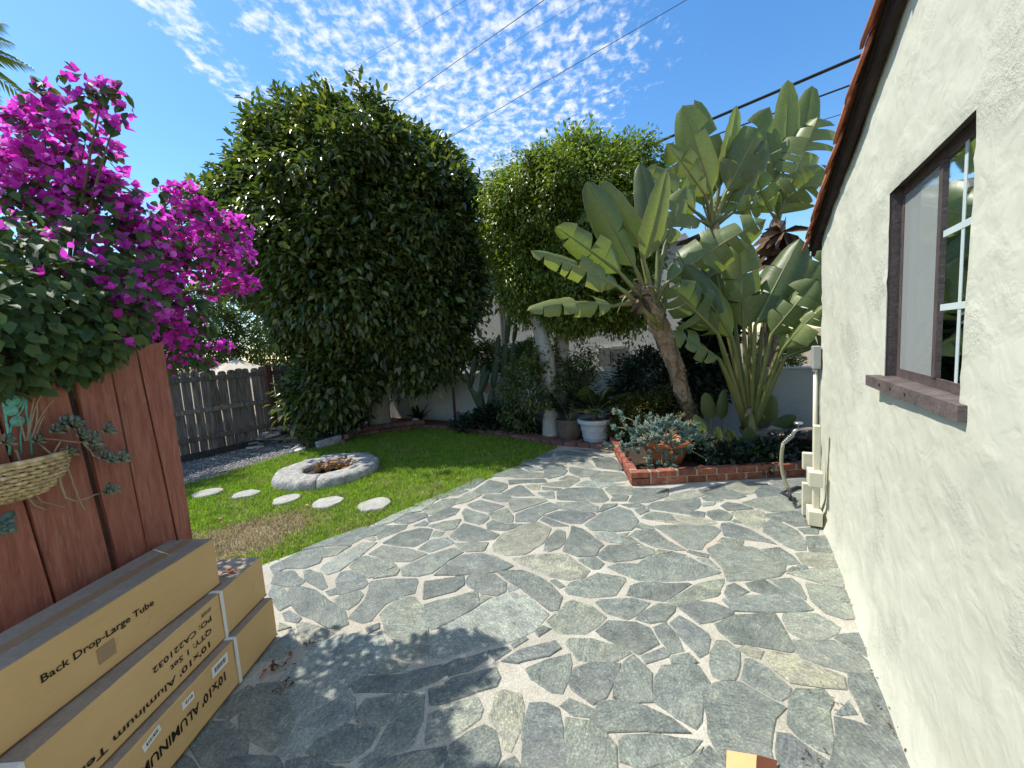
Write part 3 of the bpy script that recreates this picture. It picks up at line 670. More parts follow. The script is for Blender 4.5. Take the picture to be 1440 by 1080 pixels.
  [390,330,430,230,540,220,590,310,620,410,580,490,510,560,420,510,370,450,350,390],[110,490,200,420,290,420,380,500,400,560,160,640,100,540],[240,390,300,300,390,230,420,240,370,340,310,390],[170,660,350,580,520,590,550,620,560,740,170,760],[-40,660,60,580,90,610,140,660,120,760,-60,760]]),
 'H': ((600, 900), 3.6, [
  [1155,290,1165,200,1200,135,1370,130,1435,220,1400,270,1390,400,1370,445,1250,370,1160,310],[1040,75,1130,160,1135,310,1050,300,950,290,960,220,1010,110],[725,225,750,150,840,118,980,120,970,170,900,290,850,325,740,250],
  [710,20,720,-5,850,0,980,30,1035,60,960,100,850,105,770,95],[500,150,620,100,720,70,735,120,720,180,690,260,640,260,540,200],[835,400,890,320,1000,310,1100,340,1230,390,1340,465,1120,455,930,465,870,440],
  [980,510,1010,485,1130,480,1390,505,1330,570,1200,620,1110,640,1000,620],[705,400,830,420,900,480,945,530,960,650,800,760,715,740,705,550],[685,340,720,300,840,345,820,390,750,380],[500,400,520,330,600,320,660,350,685,480,700,600,700,740,500,740,490,500],
  [325,380,350,270,390,250,470,280,485,330,480,430,430,560,390,550,350,450],[20,310,10,250,130,200,340,140,370,190,350,230,240,260,100,310,30,325],[20,370,120,330,250,290,280,350,270,390,150,470,10,520,0,500],
  [110,620,130,540,200,480,280,440,340,460,370,580,350,620,300,740,90,720],[380,650,390,620,440,595,470,640,470,740,380,740],[310,55,400,40,430,50,350,105],[380,110,480,50,600,20,640,5,680,40,600,80,480,110],[90,130,150,105,300,65,310,95,200,150,120,180],
  [980,650,1100,660,1200,645,1330,590,1400,540,1340,640,1320,760,990,760]]),
 'I': ((940, 900), 3.6, [
  [500,90,530,60,620,80,700,115,880,180,895,245,780,235,630,215,560,160],[620,0,830,0,960,70,1060,150,1105,200,920,165,800,130,690,95,650,60],
  [200,240,260,215,360,220,540,320,590,340,540,400,520,470,510,540,540,640,560,760,330,760,290,600,240,545,210,480,215,400,180,290],[610,430,625,290,640,250,780,250,830,310,810,370,825,470,830,570,760,550,680,490],
  [840,370,905,305,950,370,880,380],[920,170,1060,180,1110,210,1150,290,1200,400,1250,480,1130,480,1000,410,970,330,930,240],[850,400,940,410,1050,450,1200,510,1270,570,1310,650,1320,760,870,760,830,590,860,520],[560,480,620,480,720,560,800,610,840,660,850,760,590,760,550,560],
  [850,-5,880,-25,1010,-40,1045,100,960,55],[110,650,200,540,290,630,310,760,110,760]]),
}
srng = np.random.default_rng(11)
placed = []
def flagstone(poly, grow=0.0):
    ctr = sum(poly) / len(poly)
    if grow:                                                    # the trace runs inside the joint: widen each stone a little
        poly = [p + (p - ctr) / max(np.linalg.norm(p - ctr), 1e-6) * grow for p in poly]
    top = srng.uniform(0.001, 0.006)
    m = MB(); slab(m, rnd_poly([p - ctr for p in poly], srng, 0.10, 0.0055, 1), -0.03, top, 0.006)
    o = link('flagstone', m.mesh('flagstone', 'slate'), patio, (ctr[0], ctr[1], 0), (srng.uniform(-.003, .003), srng.uniform(-.003, .003), 0))
    placed.append(poly)
for (ox, oy), sc, polys in ST.values():
    for q in polys:
        flagstone([g2(ox + q[i] / sc, oy + q[i + 1] / sc) for i in range(0, len(q), 2)], 0.0125)
# the paving goes on outside the picture: behind the camera and along the boxes
def clip_half(poly, p, n):
    out = []
    for i in range(len(poly)):
        a, b = poly[i], poly[(i + 1) % len(poly)]
        da, db = (a - p) @ n, (b - p) @ n
        if da <= 0: out.append(a)
        if (da < 0) != (db < 0) and abs(da - db) > 1e-9: out.append(a + (b - a) * da / (da - db))
    return out
seeds = [np.array([x + srng.uniform(-.16, .16), y + srng.uniform(-.14, .14)]) for x in np.arange(-4.2, 3, .46) for y in np.arange(-3.0, 6, .38)]
wall_n = -NV
for s_ in seeds:
    if not inside(s_, patio_poly) or s_[1] > 3.6: continue
    if s_[1] > 0.05:
        v = np.array([s_[0], s_[1], -CAMH]); zf = v @ FW
        if zf > 0.05:
            px, py = 720 + FPX * (v @ RT) / zf, 540 - FPX * (v @ UP) / zf
            if px > 210 and px < 1320 and py < 1110: continue
    cell_ = [s_ + np.array(d) * .6 for d in ((-1, -1), (1, -1), (1, 1), (-1, 1))]
    for o_ in seeds:
        d = o_ - s_; l = np.linalg.norm(d)
        if 1e-6 < l < 1.3: cell_ = clip_half(cell_, s_ + d / 2 - d / l * .014, d / l)
    cell_ = clip_half(cell_, HP0 + NV * .03, wall_n)
    if len(cell_) < 3 or abs(area2(cell_)) < .01: continue
    if min(p[0] for p in cell_) < -3.5: continue
    c_ = sum(cell_) / len(cell_)
    if any(inside(c_, q) for q in placed) or any(inside(p, q) for p in cell_ for q in placed): continue
    flagstone(cell_)

# lawn
GRAVEL_EDGE = [g2(421, 633), g2(380, 645), g2(330, 660), g2(262, 680), g2(180, 712)]
gdir = unit(GRAVEL_EDGE[-1] - GRAVEL_EDGE[-2])
lawn_poly = [near_edge] + PATIO_EDGE + [BED_EDGE[9]] + [BED_EDGE[i] for i in range(8, -1, -1)] + [g2(455, 626)] + GRAVEL_EDGE + [GRAVEL_EDGE[-1] + gdir * 2.5, np.array([-5.5, .6])]
lawn = sheet('lawn', lawn_poly, -0.03, 'soil')
xs = np.array([p[0] for p in lawn_poly]); ys = np.array([p[1] for p in lawn_poly])
STEPS = [(528, 709, .18, .13), (461, 706, .165, .115), (403, 702, .155, .105), (345, 695, .15, .10), (292, 693, .165, .10)]
step_c = [g2(a, b) for a, b, _, _ in STEPS]
PIT_C = np.array([-2.66, 5.30]); PIT_R = 0.70
def in_many(P, poly):
    r = np.zeros(len(P), bool); j = len(poly) - 1
    for i in range(len(poly)):
        a, b = poly[i], poly[j]
        if abs(a[1] - b[1]) > 1e-12:
            r ^= ((a[1] > P[:, 1]) != (b[1] > P[:, 1])) & (P[:, 0] < (b[0] - a[0]) * (P[:, 1] - a[1]) / (b[1] - a[1]) + a[0])
        j = i
    return r
grng = np.random.default_rng(3)
def field2(P, sc, off): return np.array([mnoise.noise(Vector((p[0] * sc + off, p[1] * sc, off))) for p in P])
P = np.column_stack([grng.uniform(xs.min(), xs.max(), 330000), grng.uniform(ys.min(), ys.max(), 330000)])
P = P[in_many(P, lawn_poly)]
P = P[~((P[:, 0] < -1.8 - .1) & (P[:, 1] < 1.6))]                     # behind the red fence, never seen
P = P[np.linalg.norm((P - PIT_C), axis=1) > PIT_R - .06]
for c, (_, _, a, b) in zip(step_c, STEPS): P = P[(((P - c) / np.array([a, a])) ** 2).sum(1) > .80]
bare_c = g2(345, 752)
dv = (P - bare_c) @ np.array([[math.cos(.75), -math.sin(.75)], [math.sin(.75), math.cos(.75)]])
bare = np.exp(-((dv[:, 0] / .52) ** 2 + (dv[:, 1] / .36) ** 2) ** 1.0)
pat = field2(P[:, :2], 2.4, 3.0); fine_ = field2(P, 9.0, 8.0)
keep = grng.uniform(size=len(P)) > np.clip(bare * 0.42 + np.clip(pat - .28, 0, 1) * .4 + fine_ * .2, 0, .97)
P = P[keep]; bare = bare[keep]; pat = pat[keep]
def blades(name, P, Lm, wid, mat):
    n = len(P); az = grng.uniform(0, 2 * PI, n); lean = grng.uniform(.1, .95, n)
    D = np.column_stack([np.cos(az) * lean, np.sin(az) * lean, np.ones(n)])
    Nn = np.column_stack([-np.cos(az), -np.sin(az), np.full(n, .5)]) + grng.normal(size=(n, 3)) * .3
    L = Lm * grng.uniform(.55, 1.3, n)
    P3 = np.column_stack([P, np.full(n, -.032)])
    tpl = (np.array([(0, -.5, 0), (0, .5, 0), (.6, .38, -.02), (.6, -.38, -.02), (1, 0, -.16)]), None)
    D = unit(D); Yv = unit(np.cross(Nn, D)); Z = np.cross(D, Yv); T = tpl[0]
    V = P3[:, None, :] + T[None, :, 0:1] * L[:, None, None] * D[:, None, :] + T[None, :, 1:2] * wid * Yv[:, None, :] + T[None, :, 2:3] * L[:, None, None] * Z[:, None, :]
    base = (np.arange(n) * 5)[:, None]
    Fc = np.concatenate([base + np.array([[0, 1, 2]]), base + np.array([[0, 2, 3]]), base + np.array([[3, 2, 4]])])
    return link(name, npmesh(name, V.reshape(-1, 3), Fc, mat))
dryness = np.clip(bare * 2.2 + (pat > .2) * .25 + .06, 0, 1)
isdry = grng.uniform(size=len(P)) < dryness
gr = blades('grass', P[~isdry], .055, .0075, 'grass'); tag(gr, 'short bright green grass of the lawn', 'grass', kind='stuff')
gd = blades('dry_grass', P[isdry], .045, .007, 'dry_grass'); tag(gd, 'thin straw coloured grass on the bare lawn patch', 'grass', kind='stuff')

# gravel strip along the grey fence
FA, FB = g2(253, 649), g2(385, 619)                        # foot of the grey fence
fd = unit(FB - FA)
f0, f1 = FA - fd * 2.6, FB + fd * 2.5
gp = [f0, f1, f1 + np.array([.9, -.3]), BED_EDGE[0] + np.array([-.05, .1]), g2(455, 626)] + GRAVEL_EDGE + [GRAVEL_EDGE[-1] + gdir * 2.5]
gravel = sheet('gravel_path', gp, -0.034, 'gravel_bed')
Q = np.column_stack([grng.uniform(-8.5, -2, 52000), grng.uniform(3, 10, 52000)]); Q = Q[in_many(Q, gp)][:11000]
OCT = (np.array([(1, 0, 0), (0, 1, 0), (-1, 0, 0), (0, -1, 0), (0, 0, .7), (0, 0, -.7)]) * .5, np.array([(0, 1, 4), (1, 2, 4), (2, 3, 4), (3, 0, 4), (1, 0, 5), (2, 1, 5), (3, 2, 5), (0, 3, 5)]))
n = len(Q); L = grng.uniform(.02, .05, n)
V, Fc = leaves(np.column_stack([Q, np.full(n, -.03)]), np.column_stack([grng.normal(size=(n, 2)), grng.normal(size=n) * .2]), np.tile([0, 0, 1.0], (n, 1)) + grng.normal(size=(n, 3)) * .2, L, L * grng.uniform(.6, 1, n), OCT)
peb = link('gravel', npmesh('gravel', V, Fc, 'pebble')); tag(peb, 'grey gravel pebbles along the foot of the grey fence', 'gravel', kind='stuff')

# planting beds (soil sheets a step above the ground sheet)
back_n = U2
BW0 = np.array([-1.72, 8.9])                                # a point at the foot of the garden wall
bwd = np.array([math.cos(TH), -math.sin(TH)])               # the garden wall runs this way, square to the house
kc = BW0 + bwd * (-1.9)
sheet('planting_bed', BED_EDGE + [np.array([1.6, 5.6]), np.array([3.6, 6.0]), BW0 + bwd * 6.9, kc, BED_EDGE[0] + np.array([-.25, .5])], -0.02, 'mulch')
sheet('planter_soil', [PL0 + np.array([.12, .12]), PL1 + np.array([.4, .1]), PL1 + np.array([1.3, 1.2]), BW0 + bwd * 6.5 - U2 * .1, np.array([1.7, 5.65]), np.array([1.45, 5.4])], 0.06, 'bed_soil')

# ================================================================== HOUSE
house = thing('stucco_house', 'cream stucco house with brown slider window and red clay roof tiles', 'house', (HP0[0], HP0[1], 0))
def zr(s): return 2.40 + 0.235 * (2.55 - s)                 # the wall's top follows the gable
S0, S1 = -3.2, 2.66
WS0, WS1, WZ0, WZ1 = -.13, .65, 1.345, 2.19
def axis(a, b, marks, step):
    pts = sorted([a, b] + marks); out = []
    for i in range(len(pts) - 1):
        k = max(1, int(round((pts[i + 1] - pts[i]) / step)))
        out += [pts[i] + (pts[i + 1] - pts[i]) * j / k for j in range(k)]
    return out + [pts[-1]]
SS = axis(S0, S1, [WS0, WS1, -1.2], .032)
ZZ = axis(0, 2.32, [WZ0, WZ1], .032)
TOPN = 16
def relief(s, z):
    v = Vector((s, z, 0))
    r = .016 * mnoise.noise(v * 1.1) + .005 * mnoise.noise(v * 3.5 + Vector((4, 1, 0)))
    r += .0045 * mnoise.turbulence(v * 6 + Vector((0, 7, 2)), 3, False)
    ridge = mnoise.noise(Vector((s * 5 + z * 4, z * 13 - s * 6, 3)))
    r += .015 * max(0, ridge - .28)
    r += .045 * max(0, 1 - z / .22) ** 1.5 + .012 * max(0, .7 - z)          # thick foot of the wall
    r -= .03 * max(0, (s - (S1 - .10)) / .10) ** 2                         # rounded corner
    return r
m = MB(); idx = {}
for i, s in enumerate(SS):
    rows = [(z) for z in ZZ] + [2.32 + (zr(s) - 2.32) * (j + 1) / TOPN for j in range(TOPN)]
    for j, z in enumerate(rows):
        edge = (WS0 - 1e-6 <= s <= WS1 + 1e-6 and WZ0 - 1e-6 <= z <= WZ1 + 1e-6)
        o_ = relief(s, z)
        if edge: o_ = o_ * .5 - .004
        idx[i, j] = len(m.v); m.v.append(tuple(HW(s, o_, z - .02)))
NR = len(ZZ) + TOPN
for i in range(len(SS) - 1):
    for j in range(NR - 1):
        if j < len(ZZ) - 1:
            zc_ = (ZZ[j] + ZZ[j + 1]) / 2; sc_ = (SS[i] + SS[i + 1]) / 2
            if WS0 < sc_ < WS1 and WZ0 < zc_ < WZ1: continue
        m.f.append((idx[i, j], idx[i, j + 1], idx[i + 1, j + 1], idx[i + 1, j]))
m.build('wall', 'stucco', house, True)
# the wall's thickness round the opening, and the far end wall
m = MB()
for (a, b) in (((WS0, WZ0), (WS0, WZ1)),):
    m.add([HW(a[0], -.006, a[1]), HW(b[0], -.006, b[1]), HW(b[0], -.16, b[1]), HW(a[0], -.16, a[1])], [(0, 1, 2, 3)])
m.build('reveal', 'stucco', house)
m = MB()
m.add([HW(S1, -.02, 0), HW(S1, -.02, zr(S1)), HW(S1, -4.5, zr(S1)), HW(S1, -4.5, 0)], [(0, 1, 2, 3)])
m.build('end_wall', 'stucco', house)
m = MB()   # painted jamb, head lining
m.add([HW(WS1 + .002, -.003, WZ0), HW(WS1 + .002, -.003, WZ1), HW(WS1 - .004, -.09, WZ1), HW(WS1 - .004, -.09, WZ0)], [(0, 1, 2, 3)])
m.build('jamb', 'brown_paint', house)
m = MB()
m.add([HW(WS0, -.003, WZ1 + .002), HW(WS1, -.003, WZ1 + .002), HW(WS1, -.09, WZ1 - .004), HW(WS0, -.09, WZ1 - .004)], [(0, 1, 2, 3)])
m.build('head_lining', 'brown_paint', house)
# sill: a thick board, a little skewed, with nail heads
m = MB()
sp_ = [(WS1 + .06, .052), (WS0 - .07, .026), (WS0 - .07, -.004), (WS0 + .004, -.004), (WS0 + .004, -.09), (WS1 - .002, -.09), (WS1 - .002, -.004), (WS1 + .06, -.004)]
pp = [HW(a, b) for a, b in sp_]
m.prism([(p.x, p.y) for p in pp], WZ0 - .045, WZ0 + .004)
sill = m.build('sill', 'brown_wood', house)
for a in (.50, .36, .20):
    m = MB(); m.box(HW(a, .050 - .026 * (WS1 + .06 - a) / .87 + .002, WZ0 - .02), (.014, .006, .012), -TH + PI / 2)
    m.build('nail_head', 'rust', sill)
# window
RC = -.042                                                   # recess of the window unit
win = link('window', None, house, (0, 0, 0))
hob = origin(house)
def wbox(name, s0, s1, z0, z1, o0, o1, mat, par):
    q = MB(); pts = [HW(s0, o0), HW(s1, o0), HW(s1, o1), HW(s0, o1)]
    q.prism([(p.x, p.y) for p in pts], z0, z1); return q.build(name, mat, par)
FWD = .034
wf = MB()
for (a, b, c, d) in ((WS0 + .002, WS1 - .006, WZ0 + .005, WZ0 + .04), (WS0 + .002, WS1 - .006, WZ1 - .045, WZ1 - .006), (WS0 + .002, WS0 + .035, WZ0 + .04, WZ1 - .045), (WS1 - .04, WS1 - .006, WZ0 + .04, WZ1 - .045)):
    pts = [HW(a, RC), HW(b, RC), HW(b, RC - .045), HW(a, RC - .045)]
    wf.prism([(p.x, p.y) for p in pts], c, d)
wf.build('frame', 'brown_paint', win)
MUL = .215
wbox('mullion', MUL - .016, MUL + .016, WZ0 + .04, WZ1 - .045, RC + .004, RC - .010, 'brown_paint', win)
wbox('screen', MUL + .016, WS1 - .04, WZ0 + .042, WZ1 - .05, RC - .002, RC - .003, 'screen', win)
wbox('pane', MUL + .016, WS1 - .04, WZ0 + .04, WZ1 - .045, RC - .011, RC - .014, 'glass', win)
wbox('pane', WS0 + .035, MUL - .016, WZ0 + .04, WZ1 - .045, RC - .004, RC - .007, 'glass', win)
hz = WZ1 - WZ0 - .085
for k in (1, 2):
    zz = WZ0 + .04 + hz * k / 3
    wbox('muntin', WS0 + .035, MUL - .022, zz - .011, zz + .011, RC - .0015, RC - .003, 'vinyl', win)
    wbox('muntin', MUL + .022, WS1 - .04, zz - .011, zz + .011, RC - .015, RC - .017, 'vinyl', win)
for ss in (WS0 + .035 + (MUL - WS0 - .057) * .5, MUL + .022 + (WS1 - MUL - .062) * .5):
    wbox('muntin', ss - .011, ss + .011, WZ0 + .04, WZ1 - .045, RC - .0175 if ss > MUL else RC - .0031, RC - .019 if ss > MUL else RC - .0038, 'vinyl', win)
bl = link('blind', None, win)
for k in range(38):
    zz = WZ0 + .05 + k * (WZ1 - WZ0 - .09) / 38
    q = MB()
    q.add([HW(WS0, RC - .035, zz), HW(WS1, RC - .035, zz), HW(WS1, RC - .048, zz + .016), HW(WS0, RC - .048, zz + .016)], [(0, 1, 2, 3)])
    q.build('slat', 'blind', bl)
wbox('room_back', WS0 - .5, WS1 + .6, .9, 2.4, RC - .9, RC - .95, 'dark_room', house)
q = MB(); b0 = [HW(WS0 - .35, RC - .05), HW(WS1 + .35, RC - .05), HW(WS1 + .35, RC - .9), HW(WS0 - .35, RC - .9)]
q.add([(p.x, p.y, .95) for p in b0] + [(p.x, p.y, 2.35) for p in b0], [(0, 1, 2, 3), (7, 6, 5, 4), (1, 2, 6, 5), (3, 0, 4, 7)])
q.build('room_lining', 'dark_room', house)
# roof: deck, rake board, rows of barrel tiles
roof = link('roof', None, house)
SL = math.atan(.235)
def RP(s, off, h):                                            # h is measured square to the roof
    return HW(s + h * math.sin(SL), off, zr(s) + h * math.cos(SL))
def rbox(name, s0, s1, o0, o1, h0, h1, mat, par):
    q = MB(); P8 = [RP(s, o, h) for h in (h0, h1) for s, o in ((s0, o0), (s1, o0), (s1, o1), (s0, o1))]
    q.add(P8, [(3, 2, 1, 0), (4, 5, 6, 7), (0, 1, 5, 4), (1, 2, 6, 5), (2, 3, 7, 6), (3, 0, 4, 7)]); return q.build(name, mat, par)
rbox('deck', S0, S1 + .30, .052, -4.6, .012, .04, 'eave_wood', roof)
rbox('rake_board', S0, S1 + .26, .040, .012, -.055, .010, 'eave_wood', roof)
rbox('felt', S0, S1 + .31, .058, -4.6, .041, .046, 'cable', roof)
TL, TRAD = .40, .085
def barrel(r0, r1, ln, seg=7, th=.014, a0=-.15, a1=PI + .15):
    q = MB(); k = seg + 1
    for (rr, x) in ((r0, 0), (r1, ln), (r0 - th, 0), (r1 - th, ln)):
        for j in range(k):
            w = a0 + (a1 - a0) * j / seg; q.v.append((x, rr * math.cos(w), rr * math.sin(w)))
    for j in range(seg):
        q.f += [(j, k + j, k + j + 1, j + 1), (2 * k + j, 2 * k + j + 1, 3 * k + j + 1, 3 * k + j), (j, j + 1, 2 * k + j + 1, 2 * k + j), (k + j, 3 * k + j, 3 * k + j + 1, k + j + 1)]
    q.f += [(0, 2 * k, 3 * k, k), (seg, k + seg, 3 * k + seg, 2 * k + seg)]
    return q.mesh('roof_tile', 'terracotta_tile', True)
tile_me = barrel(TRAD, TRAD * .86, TL)
ax_s = Vector((-U2[0] * math.cos(SL), -U2[1] * math.cos(SL), math.sin(SL)))     # up the slope, towards the camera side
ax_o = Vector((NV[0], NV[1], 0)); ax_h = ax_s.cross(ax_o)
if ax_h.z < 0: ax_h = -ax_h
rotm = Matrix((ax_s, ax_o, ax_h)).transposed()
if rotm.determinant() < 0: rotm = Matrix((ax_s, -ax_o, ax_h)).transposed()
for col in range(5):
    for row in range(19):
        s = S1 + .34 - row * .325
        lift = .052 if col else .030
        p = RP(s + random.uniform(-.012, .012), .020 - col * .235 + random.uniform(-.006, .006), lift + random.uniform(0, .006)) - hob
        rr = rotm @ Matrix.Rotation(random.uniform(-.025, .025), 3, 'Z') @ Matrix.Rotation(-.035, 3, 'Y').inverted()
        link('roof_tile', tile_me, roof, p, rr.to_euler())
q = MB()
for col in range(5, 20):
    for row in range(15):
        p = RP(S1 + .34 - row * .39, .020 - col * .235, .055)
        k0 = len(q.v)
        for v in tile_me.vertices: q.v.append(tuple(p + rotm @ v.co))
        for f in tile_me.polygons: q.f.append(tuple(i + k0 for i in f.vertices))
rt_ = q.build('roof_tiling', 'terracotta_tile', roof, True); rt_['kind'] = 'stuff'

# ================================================================== GARDEN WALL, NEIGHBOUR'S BUILDING
def wall_run(name, a, b, h, th, mat, label, cat, cap=0.0):
    a, b = np.array(a), np.array(b); d = unit(b - a); nn = np.array([-d[1], d[0]])
    L = np.linalg.norm(b - a); k = int(L / .35) + 1
    t = thing(name, label, cat, (a[0], a[1], 0))
    m = MB()
    for z_i in range(7):
        z = -.09 + (h + .09) * z_i / 6
        for i in range(k + 1):
            for side in (0, 1):
                p = a + d * L * i / k + nn * (th * side + .006 * mnoise.noise(Vector((i * .6, z * 3, side * 5))))
                m.v.append((p[0], p[1], z))
    st_ = (k + 1) * 2
    for z_i in range(6):
        for i in range(k):
            q = z_i * st_ + i * 2
            m.f += [(q, q + 2, q + st_ + 2, q + st_), (q + 1, q + st_ + 1, q + st_ + 3, q + 3)]
    for i in range(k):
        q = 6 * st_ + i * 2; m.f.append((q, q + 2, q + 3, q + 1))
    m.f += [(0, st_ * 6, st_ * 6 + 1, 1), (2 * k, 2 * k + 1, st_ * 6 + 2 * k + 1, st_ * 6 + 2 * k)]
    m.build('plaster', mat, t, False)
    if cap:
        q = MB(); mid = (a + b) / 2 + nn * th / 2
        q.bbox((mid[0], mid[1], h + cap / 2 + .001), (L, th + .03, cap), .008, math.atan2(d[1], d[0])); q.build('coping', mat, t)
    return t
wall_run('garden_wall', kc, BW0 + bwd * 12, 1.02, .16, 'wall_plaster', 'low grey plaster garden wall behind the cactus and paddle leaf plants', 'wall', .03)
bl0 = BW0 + U2 * 2.3 + bwd * -1.6
nb = thing('neighbour_building', 'white plaster building standing behind the low garden wall', 'building', (bl0[0], bl0[1], 0))
def nbp(a, d, z): p = bl0 + bwd * a + U2 * d; return Vector((p[0], p[1], z))
def nbox(name, a0, a1, d0, d1, z0, z1, mat, par=None):
    q = MB(); P8 = [nbp(a, d, z) for z in (z0, z1) for a, d in ((a0, d0), (a1, d0), (a1, d1), (a0, d1))]
    q.add(P8, [(3, 2, 1, 0), (4, 5, 6, 7), (0, 1, 5, 4), (1, 2, 6, 5), (2, 3, 7, 6), (3, 0, 4, 7)]); return q.build(name, mat, par or nb)
nbox('wall', -.2, 6.6, 0, 6, -.09, 3.55, 'white_plaster')
nbox('cornice', -.25, 6.65, -.05, 6.05, 3.55, 3.68, 'white_plaster')
nbox('corner_trim', 1.95, 2.0, -.02, -.001, -.05, 3.54, 'vent_grey')
vb = nbox('vent_box', 4.72, 4.98, -.10, -.002, 1.02, 1.42, 'vent_grey'); nbox('vent_cover', 5.02, 5.35, -.07, -.003, 1.12, 1.44, 'grey_box')
for k in range(4): nbox('louvre', 5.04, 5.33, -.082, -.0705, 1.15 + k * .07, 1.185 + k * .07, 'vent_grey', nb)

# ================================================================== GREY PICKET FENCE
fence = thing('grey_picket_fence', 'weathered grey dog eared picket fence with reddish post', 'fence', (f0[0], f0[1], 0))
FL = np.linalg.norm(f1 - f0); fnn = np.array([fd[1], -fd[0]])         # towards the camera
PW = .135
def picket_mesh(h, w):
    q = MB(); e = .032
    pr = [(-w / 2, 0), (w / 2, 0), (w / 2, h - e * 1.3), (w / 2 - e * .5, h - e * .3), (w / 2 - e * 1.4, h), (-w / 2 + e * 1.4, h), (-w / 2 + e * .5, h - e * .3), (-w / 2, h - e * 1.3)]
    n_ = len(pr)
    q.add([(x, -.009, z) for x, z in pr] + [(x, .009, z) for x, z in pr], [tuple(range(n_)), tuple(range(2 * n_ - 1, n_ - 1, -1))] + [(i, n_ + i, n_ + (i + 1) % n_, (i + 1) % n_) for i in range(n_)])
    return q.mesh('picket', 'grey_wood')
pmeshes = [picket_mesh(1.56 + d_, PW - w_) for d_, w_ in ((0, .004), (.015, .010), (-.012, .002), (.006, .016))]
fang = math.atan2(fd[1], fd[0])
for i in range(int(FL / (PW + .003))):
    p = fd * ((i + .5) * (PW + .003))
    link('picket', pmeshes[random.randrange(4)], fence, (p[0], p[1], -.05 + random.uniform(-.01, .012)), (random.uniform(-.012, .012), random.uniform(-.012, .012), fang + random.uniform(-.03, .03)))
for z in (.33, .82, 1.38):
    q = MB(); c = f0 + fd * FL / 2 + fnn * .030
    q.bbox((c[0], c[1], z), (FL, .038, .085), .006, fang); q.build('rail', 'grey_wood', fence)
q = MB(); c = f0 + fd * FL / 2 + fnn * .012
q.box((c[0], c[1], .03), (FL, .02, .13), fang); q.build('kickboard', 'dark_wood', fence)
pd = float((FB - f0) @ fd)
for dd in (pd, pd - 2.35):
    q = MB(); c = f0 + fd * dd + fnn * .09
    q.bbox((c[0], c[1], .73), (.09, .075, 1.62), .007, fang); q.build('post', 'post_wood', fence)

# ================================================================== CARDBOARD BOXES
def text_mesh(body, size, bold=0.0, sx=1.0):
    cu = bpy.data.curves.new('lettering', 'FONT'); cu.body = body; cu.size = size; cu.offset = bold
    cu.resolution_u = 2; cu.extrude = 0.0
    ob = bpy.data.objects.new('lettering', cu); COL.objects.link(ob)
    dg = bpy.context.evaluated_depsgraph_get(); ev = ob.evaluated_get(dg)
    me = bpy.data.meshes.new_from_object(ev)
    bpy.data.objects.remove(ob); bpy.data.curves.remove(cu)
    me.materials.clear(); me.materials.append(MT['ink']); me.name = 'lettering'
    for v in me.vertices: v.co.x *= sx
    return me
def carton(name, label, yfar, length, z0, h, d, front_x, rz, dust):
    """corner of the front face's far end at (front_x, yfar); the box runs towards the camera"""
    t = thing(name, label, 'box', (front_x, yfar, z0), rz, 'cartons stacked against the red fence')
    m = MB(); b = .004
    m.bbox((-d / 2, -length / 2, h / 2), (d, length, h), b)
    me = m.mesh('carton_body', 'cardboard')
    bmm = bmesh.new(); bmm.from_mesh(me)
    bmesh.ops.subdivide_edges(bmm, edges=[e for e in bmm.edges if e.calc_length() > .15], cuts=14, use_grid_fill=True)
    for v in bmm.verts:                                          # slack board: sides sink in a little, edges are knocked
        w_ = Vector((v.co.x * 3, v.co.y * 4.5, v.co.z * 5 + yfar * 9)); k_ = .0028 * (mnoise.noise(w_) - .55)
        v.co.x += k_ * (1 if v.co.x > -d / 2 else -1); v.co.z += min(0, .0022 * (mnoise.noise(w_ * 2.3) - .2)) * (1 if v.co.z > h / 2 else 0)
    bmm.to_mesh(me); bmm.free()
    o = link('carton_body', me, t)
    q = MB(); q.box((-d * .25, -length / 2, h + .0012), (d * .5 - .008, length - .01, .002)); link('flap', q.mesh('flap', 'card_dust'), t)
    q = MB(); q.box((-d * .75, -length / 2, h + .0012), (d * .5 - .008, length - .01, .002)); link('flap', q.mesh('flap', 'card_dust'), t)
    q = MB(); q.box((-d * .5, -length / 2, h + .0028), (.05, length - .006, .001)); link('packing_tape', q.mesh('packing_tape', 'tape'), t)
    q = MB(); q.box((-d / 2, -length / 2, .004), (d + .003, length + .003, .003)); link('bottom_edge', q.mesh('bottom_edge', 'card_edge'), t)
    return t
def on_front(t, name, me, y, z, up=1, off=.0009, par=None):
    """lettering or label on the front face; up=-1 turns it upside down"""
    if up > 0: M_ = Matrix(((0, 0, 1), (1, 0, 0), (0, 1, 0)))
    else: M_ = Matrix(((0, 0, 1), (-1, 0, 0), (0, -1, 0)))
    return link(name, me, par or t, (off, y, z), M_.to_euler())
def sticker(t, name, y, z, w, h, bars, up=-1, tilt=0.0, body=None):
    q = MB(); q.box((w / 2, h / 2, .0004), (w, h, .0006))
    o = on_front(t, name, q.mesh(name, 'label_paper'), y, z, up)
    if tilt: o.rotation_euler.rotate_axis('Z', tilt)
    if bars:
        q = MB(); x = w * .14; r = random.Random(int(abs(y) * 1000))
        while x < w * .84:
            bw = r.choice((.0012, .002, .003)); q.box((x, h * .5, .0009), (bw, h * .44, .0003)); x += bw + r.choice((.0012, .002, .0028))
        link('barcode', q.mesh('barcode', 'ink'), o)
    if body:
        link('lettering', text_mesh(body, h * .55, .0008), o, (w * .12, h * .28, .0012))
    return o
